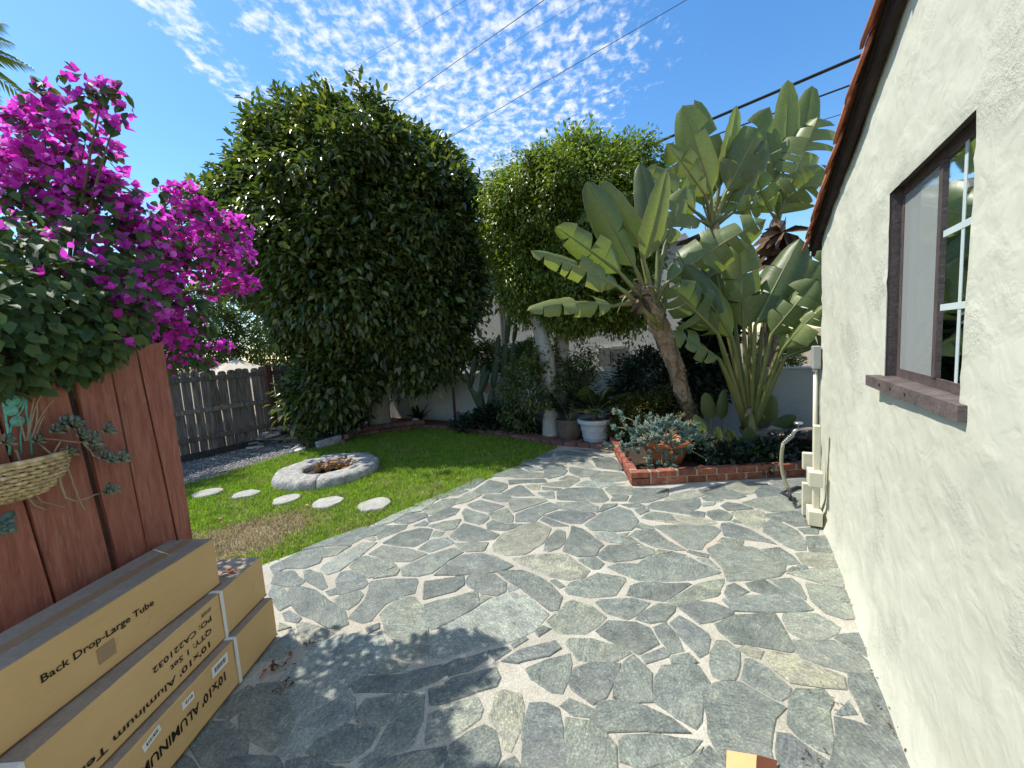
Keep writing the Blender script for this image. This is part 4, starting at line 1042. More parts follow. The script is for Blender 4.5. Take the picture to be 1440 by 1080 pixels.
def band(t, y, d, h, w=.019):
    q = MB(); e = .003
    for (x0, x1, z0, z1) in ((e, e + .0015, -.0, h + e), (-d - e, e, h + e, h + e + .0015), (-d - e - .0015, -d - e, 0, h + e)):
        q.box(((x0 + x1) / 2, y, (z0 + z1) / 2), (abs(x1 - x0) + .001, w, abs(z1 - z0) + .001))
    return link('strap', q.mesh('strap', 'strap'), t)

BXH = .232
bot = carton('carton_box', 'lowest cardboard carton of the stack, with three white stickers and upside down lettering', 2.11, 1.62, 0.010, BXH, .27, -1.465, .01, 0)
mid = carton('carton_box', 'middle cardboard carton of the stack, printed upside down with two white straps', 2.13, 1.62, .246, BXH + .004, .27, -1.512, .012, 0)
top = carton('carton_box', 'topmost cardboard carton of the stack, plain with one upright printed line', 1.875, 1.62, .486, .244, .235, -1.558, -.035, 0)
def front_yz(t, px, py):
    """where the line of sight through a pixel meets a carton's front face, in the carton's own frame"""
    o = Vector(t.location); a = t.rotation_euler.z
    nrm = Vector((math.cos(a), math.sin(a), 0)); yv = Vector((-math.sin(a), math.cos(a), 0))
    d = Vector(ray(px, py)); q = Vector(ORG) + d * ((o - Vector(ORG)).dot(nrm) / d.dot(nrm)) - o
    return q.dot(yv), q.z
def put_line(t, body, p0, p1, cap, up, bold=.0006):
    """one printed line running from pixel p0 to p1 (baseline), letter height cap metres"""
    a, b = front_yz(t, *p0), front_yz(t, *p1)
    me = text_mesh(body, cap / .70, bold)
    wd = max(v.co.x for v in me.vertices) - min(v.co.x for v in me.vertices)
    sx = abs(b[0] - a[0]) / wd
    for v in me.vertices: v.co.x *= sx
    return on_front(t, 'lettering', me, a[0], a[1], up)
put_line(top, 'Back Drop-Large Tube', (57, 962), (218, 863), .027, 1)
put_line(mid, 'PO: CA221032', (297, 865), (213, 929), .025, -1)
put_line(mid, 'QTY: 1 Set', (297, 882), (238, 928), .025, -1)
put_line(mid, "10'x10' Aluminum Tent Stand", (297, 899), (3, 1131), .028, -1)
put_line(bot, "10'x10' ALUMINUM TENT FRAME", (318, 942), (40, 1212), .042, -1, .0014)
y_, z_ = front_yz(mid, 296, 853); q = MB()
for k in range(14): q.box((k * .0042 + .002, .009, .0003), (random.choice((.0012, .002, .003)), .018, .0004))
on_front(mid, 'barcode', q.mesh('barcode', 'grey_ink'), y_, z_, -1)
y_, z_ = front_yz(bot, 319, 912); sticker(bot, 'shipping_label', y_ - .004, z_ - .012, .10, .052, True)
y_, z_ = front_yz(bot, 271, 968); sticker(bot, 'number_label', y_, z_ - .01, .06, .034, False, -1, 0, '0110')
y_, z_ = front_yz(bot, 222, 1014); sticker(bot, 'small_label', y_, z_ - .012, .075, .032, True, -1, .22)
y_, z_ = front_yz(top, 136, 915); q = MB(); q.box((.03, -.028, .0003), (.06, .06, .0005)); on_front(top, 'tape_patch', q.mesh('tape_patch', 'tape'), y_, z_, 1, .0006)
for t_, px_, py_ in ((mid, 312, 850), (bot, 333, 925), (mid, 24, 1068)):
    y_, z_ = front_yz(t_, px_, py_); band(t_, y_, .27, BXH + (.004 if t_ is mid else 0))
# torn piece of cardboard lying at the foot of the picture
c0 = G(1055, 1085); q = MB()
pl_ = [G(1022, 1060), G(1064, 1067), G(1062, 1120), G(1020, 1125)]
q.prism([(p.x, p.y) for p in pl_], .010, .016); tb = thing('cardboard_flap', 'torn cardboard piece with dark red printed half lying on the paving', 'cardboard', (c0.x, c0.y, .01))
q.build('flap', 'cardboard', tb)
q = MB(); pl_ = [G(1064.5, 1067), G(1093, 1075), G(1088, 1125), G(1062.5, 1120)]
q.prism([(p.x, p.y) for p in pl_], .010, .017); q.build('printed_flap', pmat('dark_print', [(.10, .03, .015), (.15, .05, .025)], 6, .6), tb)

# ================================================================== RED FENCE
RF0, RF1 = np.array([-1.815, 2.03]), np.array([-2.12, .80])     # far end, near end (outside the picture)
rdir = unit(RF1 - RF0); rn_ = np.array([rdir[1], -rdir[0]])
if rn_[0] < 0: rn_ = -rn_
redf = thing('red_fence', 'weathered red painted board fence behind the stacked cartons', 'fence', (RF0[0], RF0[1], 0))
def on_red(px, py, off=0.0):
    o = RF0 + rn_ * off; d = ray(px, py); t = ((o - ORG[:2]) @ rn_) / (d[:2] @ rn_); return Vector(ORG + d * t)
def along(px, py): p = on_red(px, py); return float((np.array(p[:2]) - RF0) @ rdir)
# board edges read along the top (y about 520) and low down (y about 740)
eds = [(0.0, 0.0), (along(193, 520), along(233, 700)), (along(152, 520), along(190, 700)), (along(104, 555), along(147, 715)), (along(92, 555), along(138, 715))]
bounds = [((-.004, -.004), (eds[1][0] - .012, eds[1][1] - .012)), ((eds[1][0], eds[1][1]), (eds[2][0] - .004, eds[2][1] - .004)), ((eds[2][0], eds[2][1]), (eds[3][0] - .002, eds[3][1] - .002)),
          ((eds[4][0] + .006, eds[4][1] + .006), (eds[4][0] + .205, eds[4][1] + .195)), ((eds[4][0] + .215, eds[4][1] + .205), (eds[4][0] + .42, eds[4][1] + .40)), ((eds[4][0] + .43, eds[4][1] + .41), (eds[4][0] + .63, eds[4][1] + .61))]
for k, ((a0, a1), (b0, b1)) in enumerate(bounds):
    q = MB(); r = random.Random(k); zb, zt = 0.0, 1.72 + r.uniform(-.02, .02)
    zz_ = [zb, .35, .7, 1.05, 1.4, zt]; ex = lambda A, B, z: A + (B - A) * (1.62 - z) / .75
    dpt = .006 * (k % 2)
    for z in zz_:
        for (al, th_) in ((ex(a0, a1, z), -.011), (ex(a0, a1, z) , .011), (ex(b0, b1, z), .011), (ex(b0, b1, z), -.011)):
            p = RF0 + rdir * (al + r.uniform(-.002, .002)) + rn_ * (th_ + dpt); q.v.append((p[0], p[1], z))
    for i in range(len(zz_) - 1):
        for j in range(4): q.f.append((i * 4 + j, i * 4 + (j + 1) % 4, i * 4 + 4 + (j + 1) % 4, i * 4 + 4 + j))
    q.f += [(3, 2, 1, 0), tuple(len(q.v) - 4 + j for j in range(4))]
    bo = q.build('board', 'red_wood', redf)
    bo.data.flip_normals() if bo.data.polygons[0].normal.dot(Vector((rn_[0], rn_[1], 0))) > 2 else None
for k in (1, 3, 4, 5):                                          # strips added behind the open joints to keep sunlight off the cartons
    q = MB(); al = bounds[k][0][0] - .006; al1 = bounds[k][0][1] - .006; ex = lambda z: al + (al1 - al) * (1.62 - z) / .75
    for z in (0.0, 1.66):
        for da, dn in ((-.03, -.022), (.03, -.022), (.03, -.034), (-.03, -.034)):
            p = RF0 + rdir * (ex(z) + da) + rn_ * dn; q.v.append((p[0], p[1], z))
    q.f += [(0, 1, 5, 4), (1, 2, 6, 5), (2, 3, 7, 6), (3, 0, 4, 7), (3, 2, 1, 0), (4, 5, 6, 7)]; q.build('light_block_strip', 'dark_wood', redf)
for z in (.3, 1.45):
    q = MB(); c = RF0 + rdir * .72 - rn_ * .058
    q.bbox((c[0], c[1], z), (1.4, .04, .09), .005, math.atan2(rdir[1], rdir[0])); q.build('rail', 'red_wood', redf)
q = MB(); c = RF0 + rdir * .10 - rn_ * .10
q.bbox((c[0], c[1], .85), (.09, .09, 1.7), .006, math.atan2(rdir[1], rdir[0])); q.build('post', 'red_wood', redf)

# ================================================================== WALL BASKET, TRELLIS, SUCCULENTS ON THE RED FENCE
bc = on_red(8, 650, .012)
bk = thing('wicker_basket', 'half round woven wicker basket hanging on the red fence', 'basket', bc)
rd3, rn3 = Vector((rdir[0], rdir[1], 0)), Vector((rn_[0], rn_[1], 0))
BR = .155
def bpt(w, z, e=0.0):                                                # half-bowl: w along the rim 0..pi, z down from the rim
    k = math.sqrt(max(0.0, 1 - (z / .155) ** 2)) * .92 + .08
    r = BR * k + e
    return bc + rd3 * (r * math.cos(w)) + rn3 * (r * math.sin(w) * .85) + Vector((0, 0, -z))
for i in range(9):
    z = .010 + i * .0155; q = MB(); n_ = 46; pts = []
    for j in range(n_ + 1):
        w = PI * j / n_; pts.append(bpt(w, z, .009 * math.sin(w * 23 + (i % 2) * PI)))
    q.tube(pts, .0074, 5); q.build('woven_strand', 'wicker', bk, True)
for j in range(24):
    w = PI * (j + .5) / 24; q = MB(); q.tube([bpt(w, z, -.001) for z in (0, .03, .06, .09, .12, .15)], .0035, 4); q.build('rib', 'wicker', bk)
q = MB(); q.tube([bpt(PI * j / 30, -.004, .002) for j in range(31)], .010, 6); q.build('rim', 'wicker', bk, True)
q = MB(); ps = [bpt(PI * j / 16, .02, -.012) for j in range(17)]
q.add(ps, [tuple(range(17))]); q.build('soil', 'soil', bk)
# teal scroll-work trellis behind it
tr = thing('metal_trellis', 'teal painted scroll metal trellis with leaf ornaments on red fence', 'trellis', on_red(20, 620, .02))
def onr(px, py, off=.02): return on_red(px, py, off)
q = MB()
q.tube([onr(x, y) for x, y in ((30, 520), (33, 540), (36, 560), (37, 580), (43, 615), (45, 640))], .0042, 6)
q.tube([onr(x, y) for x, y in ((0, 558), (4, 565), (7, 580), (10, 600), (13, 618), (14, 640))], .0042, 6); q.build('upright', 'teal_metal', tr, True)
q = MB(); q.tube([onr(17 + 15 * math.cos(w), 560 + 15 * math.sin(w)) for w in [2 * PI * k / 24 for k in range(25)]], .0036, 6); q.build('ring', 'teal_metal', tr, True)
q = MB(); q.tube([onr(x, y) for x, y in ((15, 620), (14, 605), (20, 590), (30, 578), (35, 565), (33, 555))], .0036, 6); q.build('scroll', 'teal_metal', tr, True)
q = MB(); q.tube([onr(x, y) for x, y in ((0, 535), (10, 543), (20, 543), (30, 535))], .0036, 6); q.build('scroll', 'teal_metal', tr, True)
q = MB(); q.tube([onr(x, y) for x, y in ((30, 600), (29, 615), (30, 640))], .0032, 6); q.build('scroll', 'teal_metal', tr, True)
for (x, y, a) in ((20, 563, .3), (17, 577, .1), (26, 592, -.2)):
    c = onr(x, y, .026); q = MB(); pts = []
    for k in range(10):
        w = 2 * PI * k / 10; rr = .021 * (1 - .25 * math.cos(w) ** 3)
        pts.append(c + (rd3 * -math.cos(w + a) + Vector((0, 0, 1)) * math.sin(w + a)) * rr + rn3 * (.004 * math.cos(2 * w)))
    q.add(pts + [c + rn3 * .006], [(k, (k + 1) % 10, 10) for k in range(10)]); q.build('leaf_ornament', 'teal_metal', tr)
# trailing succulent
sc = thing('trailing_succulent', 'trailing ghost plant with rosettes and bare roots spilling from the wicker basket', 'plant', bc + Vector((0, 0, -.02)))
def rosette(c, r, axis, n_, par, mat='ghost', name='rosette', seed=0):
    rg = np.random.default_rng(seed); ax_ = Vector(axis).normalized(); a = ax_.orthogonal().normalized(); b = ax_.cross(a)
    P_, D_, N_, L_ = [], [], [], []
    for k in range(n_):
        w = k * 2.39996; f = k / n_
        d = (a * math.cos(w) + b * math.sin(w)) * (1 - .75 * f) + ax_ * (.25 + 1.1 * f)
        P_.append(Vector(c)); D_.append(d); N_.append(ax_ - d * .2); L_.append(r * (1.05 - .5 * f) * rg.uniform(.85, 1.1))
    L_ = np.array(L_)
    T = (np.array([(0, 0, 0), (.45, .5, .10), (.45, -.5, .10), (.8, .40, .08), (.8, -.40, .08), (1, 0, .10), (.5, 0, -.06), (.5, 0, .10)]), np.array([(0, 6, 1), (1, 6, 3), (3, 6, 5), (0, 2, 6), (2, 4, 6), (4, 5, 6), (0, 1, 7), (1, 3, 7), (3, 5, 7), (0, 7, 2), (2, 7, 4), (4, 7, 5)]))
    V, Fc = leaves(np.array(P_), np.array(D_), np.array(N_), L_, L_ * .52, T)
    return link(name, npmesh(name, V - np.array(origin(par)), Fc, mat, True), par)
stems = [([(55, 625), (75, 640), (85, 620), (112, 622)], .004), ([(40, 622), (62, 616), (90, 620), (118, 622), (150, 607)], .0045), ([(76, 642), (80, 665), (92, 700), (108, 705), (140, 694)], .0052), ([(23, 632), (30, 655), (28, 685), (45, 708), (65, 717)], .0045),
         ([(28, 684), (45, 690), (58, 705), (92, 713)], .0035), ([(24, 650), (17, 680), (28, 698)], .004), ([(93, 632), (95, 660), (106, 690), (120, 718)], .0035), ([(117, 622), (132, 640), (150, 648), (165, 648)], .0045)]
for pts, r_ in stems:
    q = MB(); w3 = [onr(x, y, .035 + .05 * (x > 70)) for x, y in pts]; sm = []
    for i in range(len(w3) - 1):
        for k in range(4):
            t_ = k / 4; p_ = w3[i].lerp(w3[i + 1], t_); sm.append(p_ + Vector((random.uniform(-1, 1), random.uniform(-1, 1), random.uniform(-1, 1))) * .002)
    sm.append(w3[-1]); q.tube(sm, [r_ * (1 - .4 * i / len(sm)) for i in range(len(sm))], 6); q.build('stem', 'root', sc, True)
for k, (x, y, r_) in enumerate(((85, 597, 13), (101, 600, 15), (112, 612, 12), (95, 637, 11), (147, 606, 12), (126, 622, 14), (130, 633, 12), (143, 643, 12), (155, 648, 11), (168, 646, 13), (147, 692, 11), (158, 689, 9), (50, 620, 10), (75, 606, 11), (6, 622, 10))):
    rosette(onr(x, y, .07 + .03 * (k % 3)), r_ / 541 * 2.0, (rn_[0] * .9 - rdir[0] * .4, rn_[1] * .9 - rdir[1] * .4, .35), 15, sc, seed=k)
tw = thing('dry_twigs', 'dry brown twigs sticking up out of the wicker basket', 'twigs', bc + Vector((0, 0, -.02)))
for (a, b, c) in (((40, 620), (44, 580), (58, 556)), ((44, 620), (50, 590), (76, 562)), ((38, 620), (42, 590), (48, 560)), ((50, 618), (54, 600), (62, 585)), ((36, 620), (30, 600), (28, 585)), ((46, 620), (55, 585), (52, 565))):
    q = MB(); q.tube(bez(onr(*a, .06), onr(*b, .06), onr(*c, .07), 6), [.003, .003, .0026, .0022, .0018, .001], 5); q.build('twig', 'root', tw)
ec = thing('echeveria', 'pale blue succulent rosette fixed low on the red fence', 'plant', onr(-4, 742, .03))
rosette(onr(-6, 742, .05), .062, (rn_[0], rn_[1], .15), 22, ec, 'chalk', seed=77)

# ================================================================== BOUGAINVILLEA
bg = thing('bougainvillea', 'magenta flowering bougainvillea tumbling over the red fence', 'shrub', (-2.35, 1.95, 0))
brng = np.random.default_rng(21)
# clumps: pixel, distance, radius in metres, leaves, bracts
CL = [(20, 480, 1.75, .17, 90, 0), (80, 470, 1.80, .17, 95, 1), (130, 460, 1.85, .15, 90, 2), (175, 455, 1.9, .11, 50, 5), (30, 420, 1.8, .18, 95, 3), (90, 410, 1.85, .18, 95, 4), (150, 410, 1.95, .15, 70, 26), (40, 360, 1.85, .17, 90, 6), (110, 355, 1.9, .17, 90, 8), (185, 360, 2.0, .14, 50, 30),
      (10, 520, 1.7, .10, 50, 0), (60, 510, 1.75, .10, 55, 0), (100, 508, 1.8, .09, 50, 0), (140, 490, 1.85, .09, 50, 2), (-30, 450, 1.7, .2, 90, 2), (-30, 360, 1.8, .2, 80, 8),
      (20, 300, 1.95, .17, 55, 34), (80, 295, 2.0, .16, 55, 38), (140, 295, 2.05, .15, 45, 40), (190, 305, 2.1, .13, 40, 36), (30, 240, 2.0, .16, 26, 58), (85, 235, 2.05, .15, 24, 58), (125, 255, 2.05, .11, 22, 40), (20, 200, 2.0, .13, 16, 46), (65, 190, 2.0, .12, 18, 38), (160, 265, 2.1, .09, 14, 30), (-30, 230, 2.0, .2, 30, 50),
      (60, 150, 2.0, .075, 10, 20), (95, 165, 2.0, .07, 9, 15), (125, 140, 2.0, .055, 12, 9), (148, 128, 2.0, .04, 8, 5), (110, 115, 2.0, .05, 8, 6), (160, 170, 2.0, .04, 6, 7), (40, 165, 2.0, .06, 6, 14), (150, 205, 2.05, .05, 4, 10), (120, 205, 2.05, .06, 7, 14), (170, 125, 2.0, .03, 6, 3), (60, 120, 2.0, .03, 4, 3), (180, 155, 2.0, .025, 3, 3),
      (205, 330, 2.15, .10, 24, 30), (235, 340, 2.3, .11, 22, 36), (265, 320, 2.4, .12, 20, 44), (300, 320, 2.5, .11, 16, 44), (330, 325, 2.55, .08, 10, 30), (262, 275, 2.4, .07, 6, 26), (285, 295, 2.45, .06, 6, 18), (340, 360, 2.55, .06, 6, 20), (310, 365, 2.5, .10, 16, 34), (270, 370, 2.4, .12, 24, 36), (235, 380, 2.3, .12, 30, 34),
      (335, 395, 2.55, .07, 7, 26), (350, 400, 2.55, .04, 2, 14), (300, 400, 2.5, .08, 16, 16), (205, 400, 2.1, .12, 24, 44), (190, 430, 2.0, .11, 20, 40), (225, 440, 2.15, .11, 20, 44), (205, 465, 2.05, .09, 12, 38), (240, 470, 2.15, .09, 12, 38), (265, 480, 2.3, .07, 10, 24), (255, 430, 2.25, .10, 30, 16), (285, 450, 2.4, .07, 26, 4), (270, 505, 2.35, .05, 14, 6), (245, 500, 2.2, .06, 16, 8), (317, 487, 2.4, .03, 3, 8), (285, 512, 2.4, .04, 8, 6), (230, 515, 2.2, .04, 8, 4), (150, 440, 2.4, .24, 110, 10), (185, 400, 2.45, .22, 90, 20), (120, 420, 2.35, .26, 110, 6), (160, 360, 2.45, .2, 70, 14), (240, 300, 2.3, .05, 10, 8), (225, 270, 2.3, .03, 5, 3)]
LP, LD, LN, LL = [], [], [], []; BP, BD, BN, BL = [], [], [], []
for (px, py, Yd, r_, nl, nb_) in CL:
    c = np.array(AT(px, py, Yd))
    if Yd < 2.2 and px < 205 and py > 395: c = np.array(on_red(px, py, .05)); r_ *= .9
    elif Yd < 2.2 and px < 215 and py > 330: c = np.array(on_red(px, py, -.10))
    for k in range(int(nl * 1.6)):
        d = unit(brng.normal(size=3)); p = c + d * r_ * brng.uniform(.2, 1.05) ** .6
        LP.append(p); LD.append(d * .5 + brng.normal(size=3) * .4 + np.array([.25, -.2, -.75])); LN.append(d * .4 + np.array([.3, -.5, .8]) + brng.normal(size=3) * .35); LL.append(brng.uniform(.045, .078))
    for k in range(int(nb_ * 1.2)):
        d = unit(brng.normal(size=3)); p = c + d * r_ * brng.uniform(.25, 1.3) ** .7
        ax_ = unit(d * .7 + brng.normal(size=3) * .5 + np.array([0.1, -.1, .3]))
        a = unit(np.cross(ax_, brng.normal(size=3))); b = np.cross(ax_, a)
        for j in range(3):
            w = 2 * PI * j / 3 + brng.uniform(-.2, .2); rad = a * math.cos(w) + b * math.sin(w)
            BP.append(p); BD.append(ax_ * .75 + rad * .75); BN.append(-rad + ax_ * .6); BL.append(brng.uniform(.032, .050))
def leafset(name, P_, D_, N_, L_, ratio, mat, par, tpl=LEAF6):
    L_ = np.array(L_); V, Fc = leaves(np.array(P_), np.array(D_), np.array(N_), L_, L_ * ratio, tpl)
    return link(name, npmesh(name, V - np.array(origin(par)), Fc, mat), par)
o = leafset('foliage', LP, LD, LN, LL, .62, 'boug_leaf', bg); o['kind'] = 'stuff'
o = leafset('flowers', BP, BD, BN, BL, .72, 'bract', bg); o['kind'] = 'stuff'
root_ = Vector((-2.35, 1.95, 0)); q = MB()
q.tube([root_, root_ + Vector((.02, -.03, .6)), root_ + Vector((.06, .02, 1.2)), root_ + Vector((.12, 0, 1.75))], [.045, .038, .03, .022], 8); q.build('trunk', 'bark', bg, True)
hub = root_ + Vector((.12, 0, 1.7))
for tgt in ((150, 112, 2.0), (60, 150, 2.0), (165, 165, 2.0), (20, 240, 2.0), (340, 330, 2.55), (345, 400, 2.55), (262, 265, 2.4), (285, 500, 2.4), (60, 440, 1.8), (120, 470, 1.85), (20, 330, 1.9), (230, 470, 2.15), (190, 300, 2.1), (120, 200, 2.05)):
    e = AT(*tgt); md = hub.lerp(e, .5) + Vector((0, 0, .18))
    q = MB(); q.tube(bez(hub, md, e, 8), [.011, .010, .009, .008, .006, .005, .0035, .002], 5); q.build('branch', 'twig', bg)

# ================================================================== TREES
def A3(x, y, Y): return np.array(AT(x, y, Y))
def limb(name, pts, rad, mat, par, n_=10, wob=.02):
    q = MB(); sm = []; rs = []
    P_ = [Vector(p) for p in pts]
    for i in range(len(P_) - 1):
        for k in range(5):
            t_ = k / 5; p = P_[i].lerp(P_[i + 1], t_)
            sm.append(p + Vector((mnoise.noise(p * 2.0), mnoise.noise(p * 2.0 + Vector((9, 0, 0))), 0)) * wob); rs.append(rad[i] + (rad[i + 1] - rad[i]) * t_)
    sm.append(P_[-1]); rs.append(rad[-1])
    q.tube(sm, rs, n_); return q.build(name, mat, par, True)
tb_ = G(535, 600)
tree = thing('broadleaf_tree', 'big dense dark evergreen tree in front of the grey fence corner', 'tree', (tb_.x, tb_.y, -.03))
tb3 = Vector((tb_.x, tb_.y, -.05))
limb('trunk', [tb3, tb3 + Vector((.03, 0, .7)), tb3 + Vector((-.1, .1, 1.8)), tb3 + Vector((-.3, .2, 3.0))], [.27, .21, .18, .14], 'pale_bark', tree, 14, .04)
fork = tb3 + Vector((-.2, .15, 2.3))
for (x, y, Yd) in ((400, 260, 8.9), (500, 170, 8.9), (600, 260, 8.8), (440, 420, 8.3), (610, 400, 8.5), (470, 330, 8.1), (340, 300, 9.0)):
    e = AT(x, y, Yd); limb('limb', [fork, fork.lerp(e, .5) + Vector((0, 0, .35)), e], [.10, .06, .02], 'bark', tree, 8, .08)
E1 = [(A3(495, 330, 8.65), (2.25, 2.2, 2.3)), (A3(508, 255, 8.55), (1.75, 1.6, 1.25)), (A3(385, 315, 8.55), (1.15, 1.3, 1.2)), (A3(605, 330, 8.35), (1.15, 1.3, 1.7)), (A3(590, 275, 8.55), (1.05, 1.2, 1.1)), (A3(452, 440, 7.95), (.95, .9, 1.1)),
      (A3(478, 525, 7.55), (.72, .5, .75)), (A3(595, 435, 7.95), (1.0, .9, .95)), (A3(580, 500, 7.75), (.5, .45, .6)), (A3(435, 228, 8.55), (.9, 1.0, .75)), (A3(382, 370, 8.55), (.9, 1.0, 1.1)), (A3(645, 400, 8.15), (.45, .6, .95)), (A3(618, 480, 7.95), (.5, .5, .6)), (A3(560, 420, 7.55), (1.1, .6, 1.1)), (A3(470, 380, 7.15), (1.3, .7, 1.3)), (A3(455, 560, 7.45), (.6, .4, .4))]
kz = lambda p: p[2] > .25
o = crown('crown', 'tree_leaf', tree, E1, 1750, 58, .32, .155, .42, .75, 1, LEAF6, (.84, 1.03), kz, .42, 1.3); o['kind'] = 'stuff'
o = crown('crown', 'tree_leaf', tree, E1, 1100, 44, .5, .17, .5, .5, 2, LEAF2, (.35, .84), kz); o['kind'] = 'stuff'

o = crown('stray_shoots', 'tree_leaf', tree, E1, 260, 20, .17, .15, .42, .35, 6, LEAF6, (1.0, 1.15), kz, .3, 1.6); o['kind'] = 'stuff'
fb = G(777, 616)
fic = thing('weeping_fig', 'weeping fig tree with bright small leaves and pale trunks', 'tree', (fb.x, fb.y, -.02))
f3 = Vector((fb.x, fb.y, -.05))
limb('trunk', [f3, AT(776, 570, 6.55), AT(768, 500, 6.6), AT(752, 440, 6.8), AT(740, 380, 7.0)], [.17, .14, .13, .11, .08], 'pale_bark', fic, 12, .03)
limb('trunk', [f3 + Vector((.08, .3, 0)), AT(788, 540, 6.9), AT(790, 470, 6.9), AT(792, 420, 6.9), AT(800, 340, 7.1)], [.13, .12, .12, .11, .08], 'pale_bark', fic, 12, .03)
limb('limb', [AT(791, 450, 6.9), AT(812, 425, 6.9), AT(850, 360, 7.1), AT(880, 290, 7.2)], [.08, .07, .05, .02], 'pale_bark', fic, 9, .03)
limb('limb', [AT(745, 420, 6.9), AT(735, 360, 7.0), AT(730, 290, 7.2)], [.07, .05, .02], 'pale_bark', fic, 8, .03)
E2 = [(A3(800, 300, 6.95), (1.15, 1.1, 1.0)), (A3(745, 285, 6.95), (.68, .8, .68)), (A3(872, 255, 7.05), (.68, .7, .62)), (A3(815, 232, 7.05), (.62, .6, .42)), (A3(835, 370, 6.75), (1.0, .9, .85)), (A3(735, 385, 6.95), (.42, .6, .85)), (A3(820, 425, 6.75), (.85, .7, .55)), (A3(722, 330, 6.95), (.45, .6, .8)), (A3(875, 440, 6.85), (.5, .4, .35))]
E2b = [(A3(758, 530, 6.35), (.38, .28, .50)), (A3(738, 548, 6.6), (.45, .38, .55)), (A3(770, 520, 6.8), (.42, .35, .45)), (A3(735, 585, 6.7), (.36, .3, .3)), (A3(815, 520, 6.9), (.4, .35, .4))]
o = crown('crown', 'ficus_leaf', fic, E2, 1300, 60, .20, .074, .45, .85, 3, LEAF2, (.82, 1.04), None, .55, 1.7); o['kind'] = 'stuff'
o = crown('crown', 'ficus_leaf', fic, E2, 520, 50, .36, .10, .5, .6, 4, LEAF2, (.3, .84)); o['kind'] = 'stuff'
o = crown('stray_shoots', 'ficus_leaf', fic, E2, 240, 26, .13, .07, .42, .9, 7, LEAF2, (1.0, 1.18), None, .3, 2.4); o['kind'] = 'stuff'
o = crown('lower_shoots', 'tree_leaf', fic, E2b, 170, 50, .17, .070, .42, .8, 5, LEAF2, (.5, 1.05), lambda p: p[2] > .12); o['kind'] = 'stuff'  # darker leaf colour than the crown, standing in for shade on the low shoots

def bush(name, label, cat, base, ells, mat, n_cl, per, cr, L, ratio, droop, seed, group=None, tpl=LEAF2, stem='twig'):
    t = thing(name, label, cat, base, 0, group)
    for k in range(5):
        e = Vector(ells[k % len(ells)][0]) + Vector((random.uniform(-.2, .2), random.uniform(-.2, .2), 0)) * ells[0][1][0]
        q = MB(); b0 = Vector(base); q.tube([b0, b0.lerp(e, .5) + Vector((0, 0, .05)), e], [.03, .02, .008], 5); q.build('stem', stem, t)
    o = crown('foliage', mat, t, ells, n_cl, per, cr, L, ratio, droop, seed, tpl, (.55, 1.05), lambda p: p[2] > .05); o['kind'] = 'stuff'
    return t
# greenery beyond the grey fence
for k, (lab, cells) in enumerate((('tall pale green bush beyond the grey fence beside the canvas canopy', [(A3(300, 470, 12), (1.0, 1, 1.0)), (A3(275, 440, 12), (.8, .8, .9))]),
     ('sunlit yellow green tree beyond the grey fence, against the dark tree', [(A3(360, 465, 13), (1.1, 1, 1.3)), (A3(395, 490, 13), (.9, .8, .9)), (A3(370, 410, 13), (.9, .8, .8))]),
     ('broad green hedge bush beyond the grey fence behind the red fence end', [(A3(235, 480, 11), (.9, .9, .9)), (A3(190, 470, 11), (1.2, 1, 1.1))]))):
    c = cells[0][0]; bush('neighbour_bush', lab, 'bush', (c[0], c[1], -.09), cells, 'back_leaf', 190, 40, .32, .12, .45, .4, 30 + k, 'greenery beyond the grey fence')
# shrubs behind the low wall
for k, (x, lab) in enumerate(((690, 'sunlit round shrub growing behind the low garden wall'), (742, 'smaller sunlit shrub behind the low garden wall beside the fig trunk'))):
    c = A3(x, 503, 9.0 - k * .3); bush('wall_shrub', lab, 'shrub', (c[0], c[1] , -.09), [(c, (.62 - .2 * k, .38, .36))], 'back_leaf', 120, 40, .14, .075, .5, .3, 40 + k, 'shrubs behind the garden wall')
c = A3(1090, 500, 8.2); bush('flowering_bush', 'green bush with red flowers behind the low garden wall', 'shrub', (c[0], c[1], -.09), [(c, (.5, .3, .4))], 'back_leaf', 70, 34, .15, .08, .5, .3, 45)
# dark shrubs in the back bed
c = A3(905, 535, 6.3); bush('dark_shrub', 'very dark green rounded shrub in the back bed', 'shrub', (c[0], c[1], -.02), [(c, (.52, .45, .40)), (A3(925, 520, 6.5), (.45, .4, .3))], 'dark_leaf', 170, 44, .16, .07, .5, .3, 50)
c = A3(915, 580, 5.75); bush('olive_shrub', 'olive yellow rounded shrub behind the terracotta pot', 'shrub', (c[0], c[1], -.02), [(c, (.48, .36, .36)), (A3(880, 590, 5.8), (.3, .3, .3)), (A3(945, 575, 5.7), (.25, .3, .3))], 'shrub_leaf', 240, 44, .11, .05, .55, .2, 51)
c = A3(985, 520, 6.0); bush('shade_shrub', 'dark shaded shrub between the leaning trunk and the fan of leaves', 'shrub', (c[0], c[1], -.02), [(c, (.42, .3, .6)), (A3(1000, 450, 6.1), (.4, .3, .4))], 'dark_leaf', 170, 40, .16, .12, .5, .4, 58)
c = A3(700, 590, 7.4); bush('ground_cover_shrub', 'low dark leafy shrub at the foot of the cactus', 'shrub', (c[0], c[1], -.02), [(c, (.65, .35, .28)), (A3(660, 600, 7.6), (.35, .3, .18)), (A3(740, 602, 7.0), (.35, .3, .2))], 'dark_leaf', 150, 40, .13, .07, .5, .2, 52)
c = A3(480, 578, 7.9); bush('dark_undergrowth', 'dark leafy undergrowth at the foot of the big tree', 'shrub', (c[0], c[1], -.02), [(c, (.5, .4, .4)), (A3(440, 580, 8.2), (.5, .4, .35))], 'dark_leaf', 130, 40, .16, .08, .5, .2, 53)
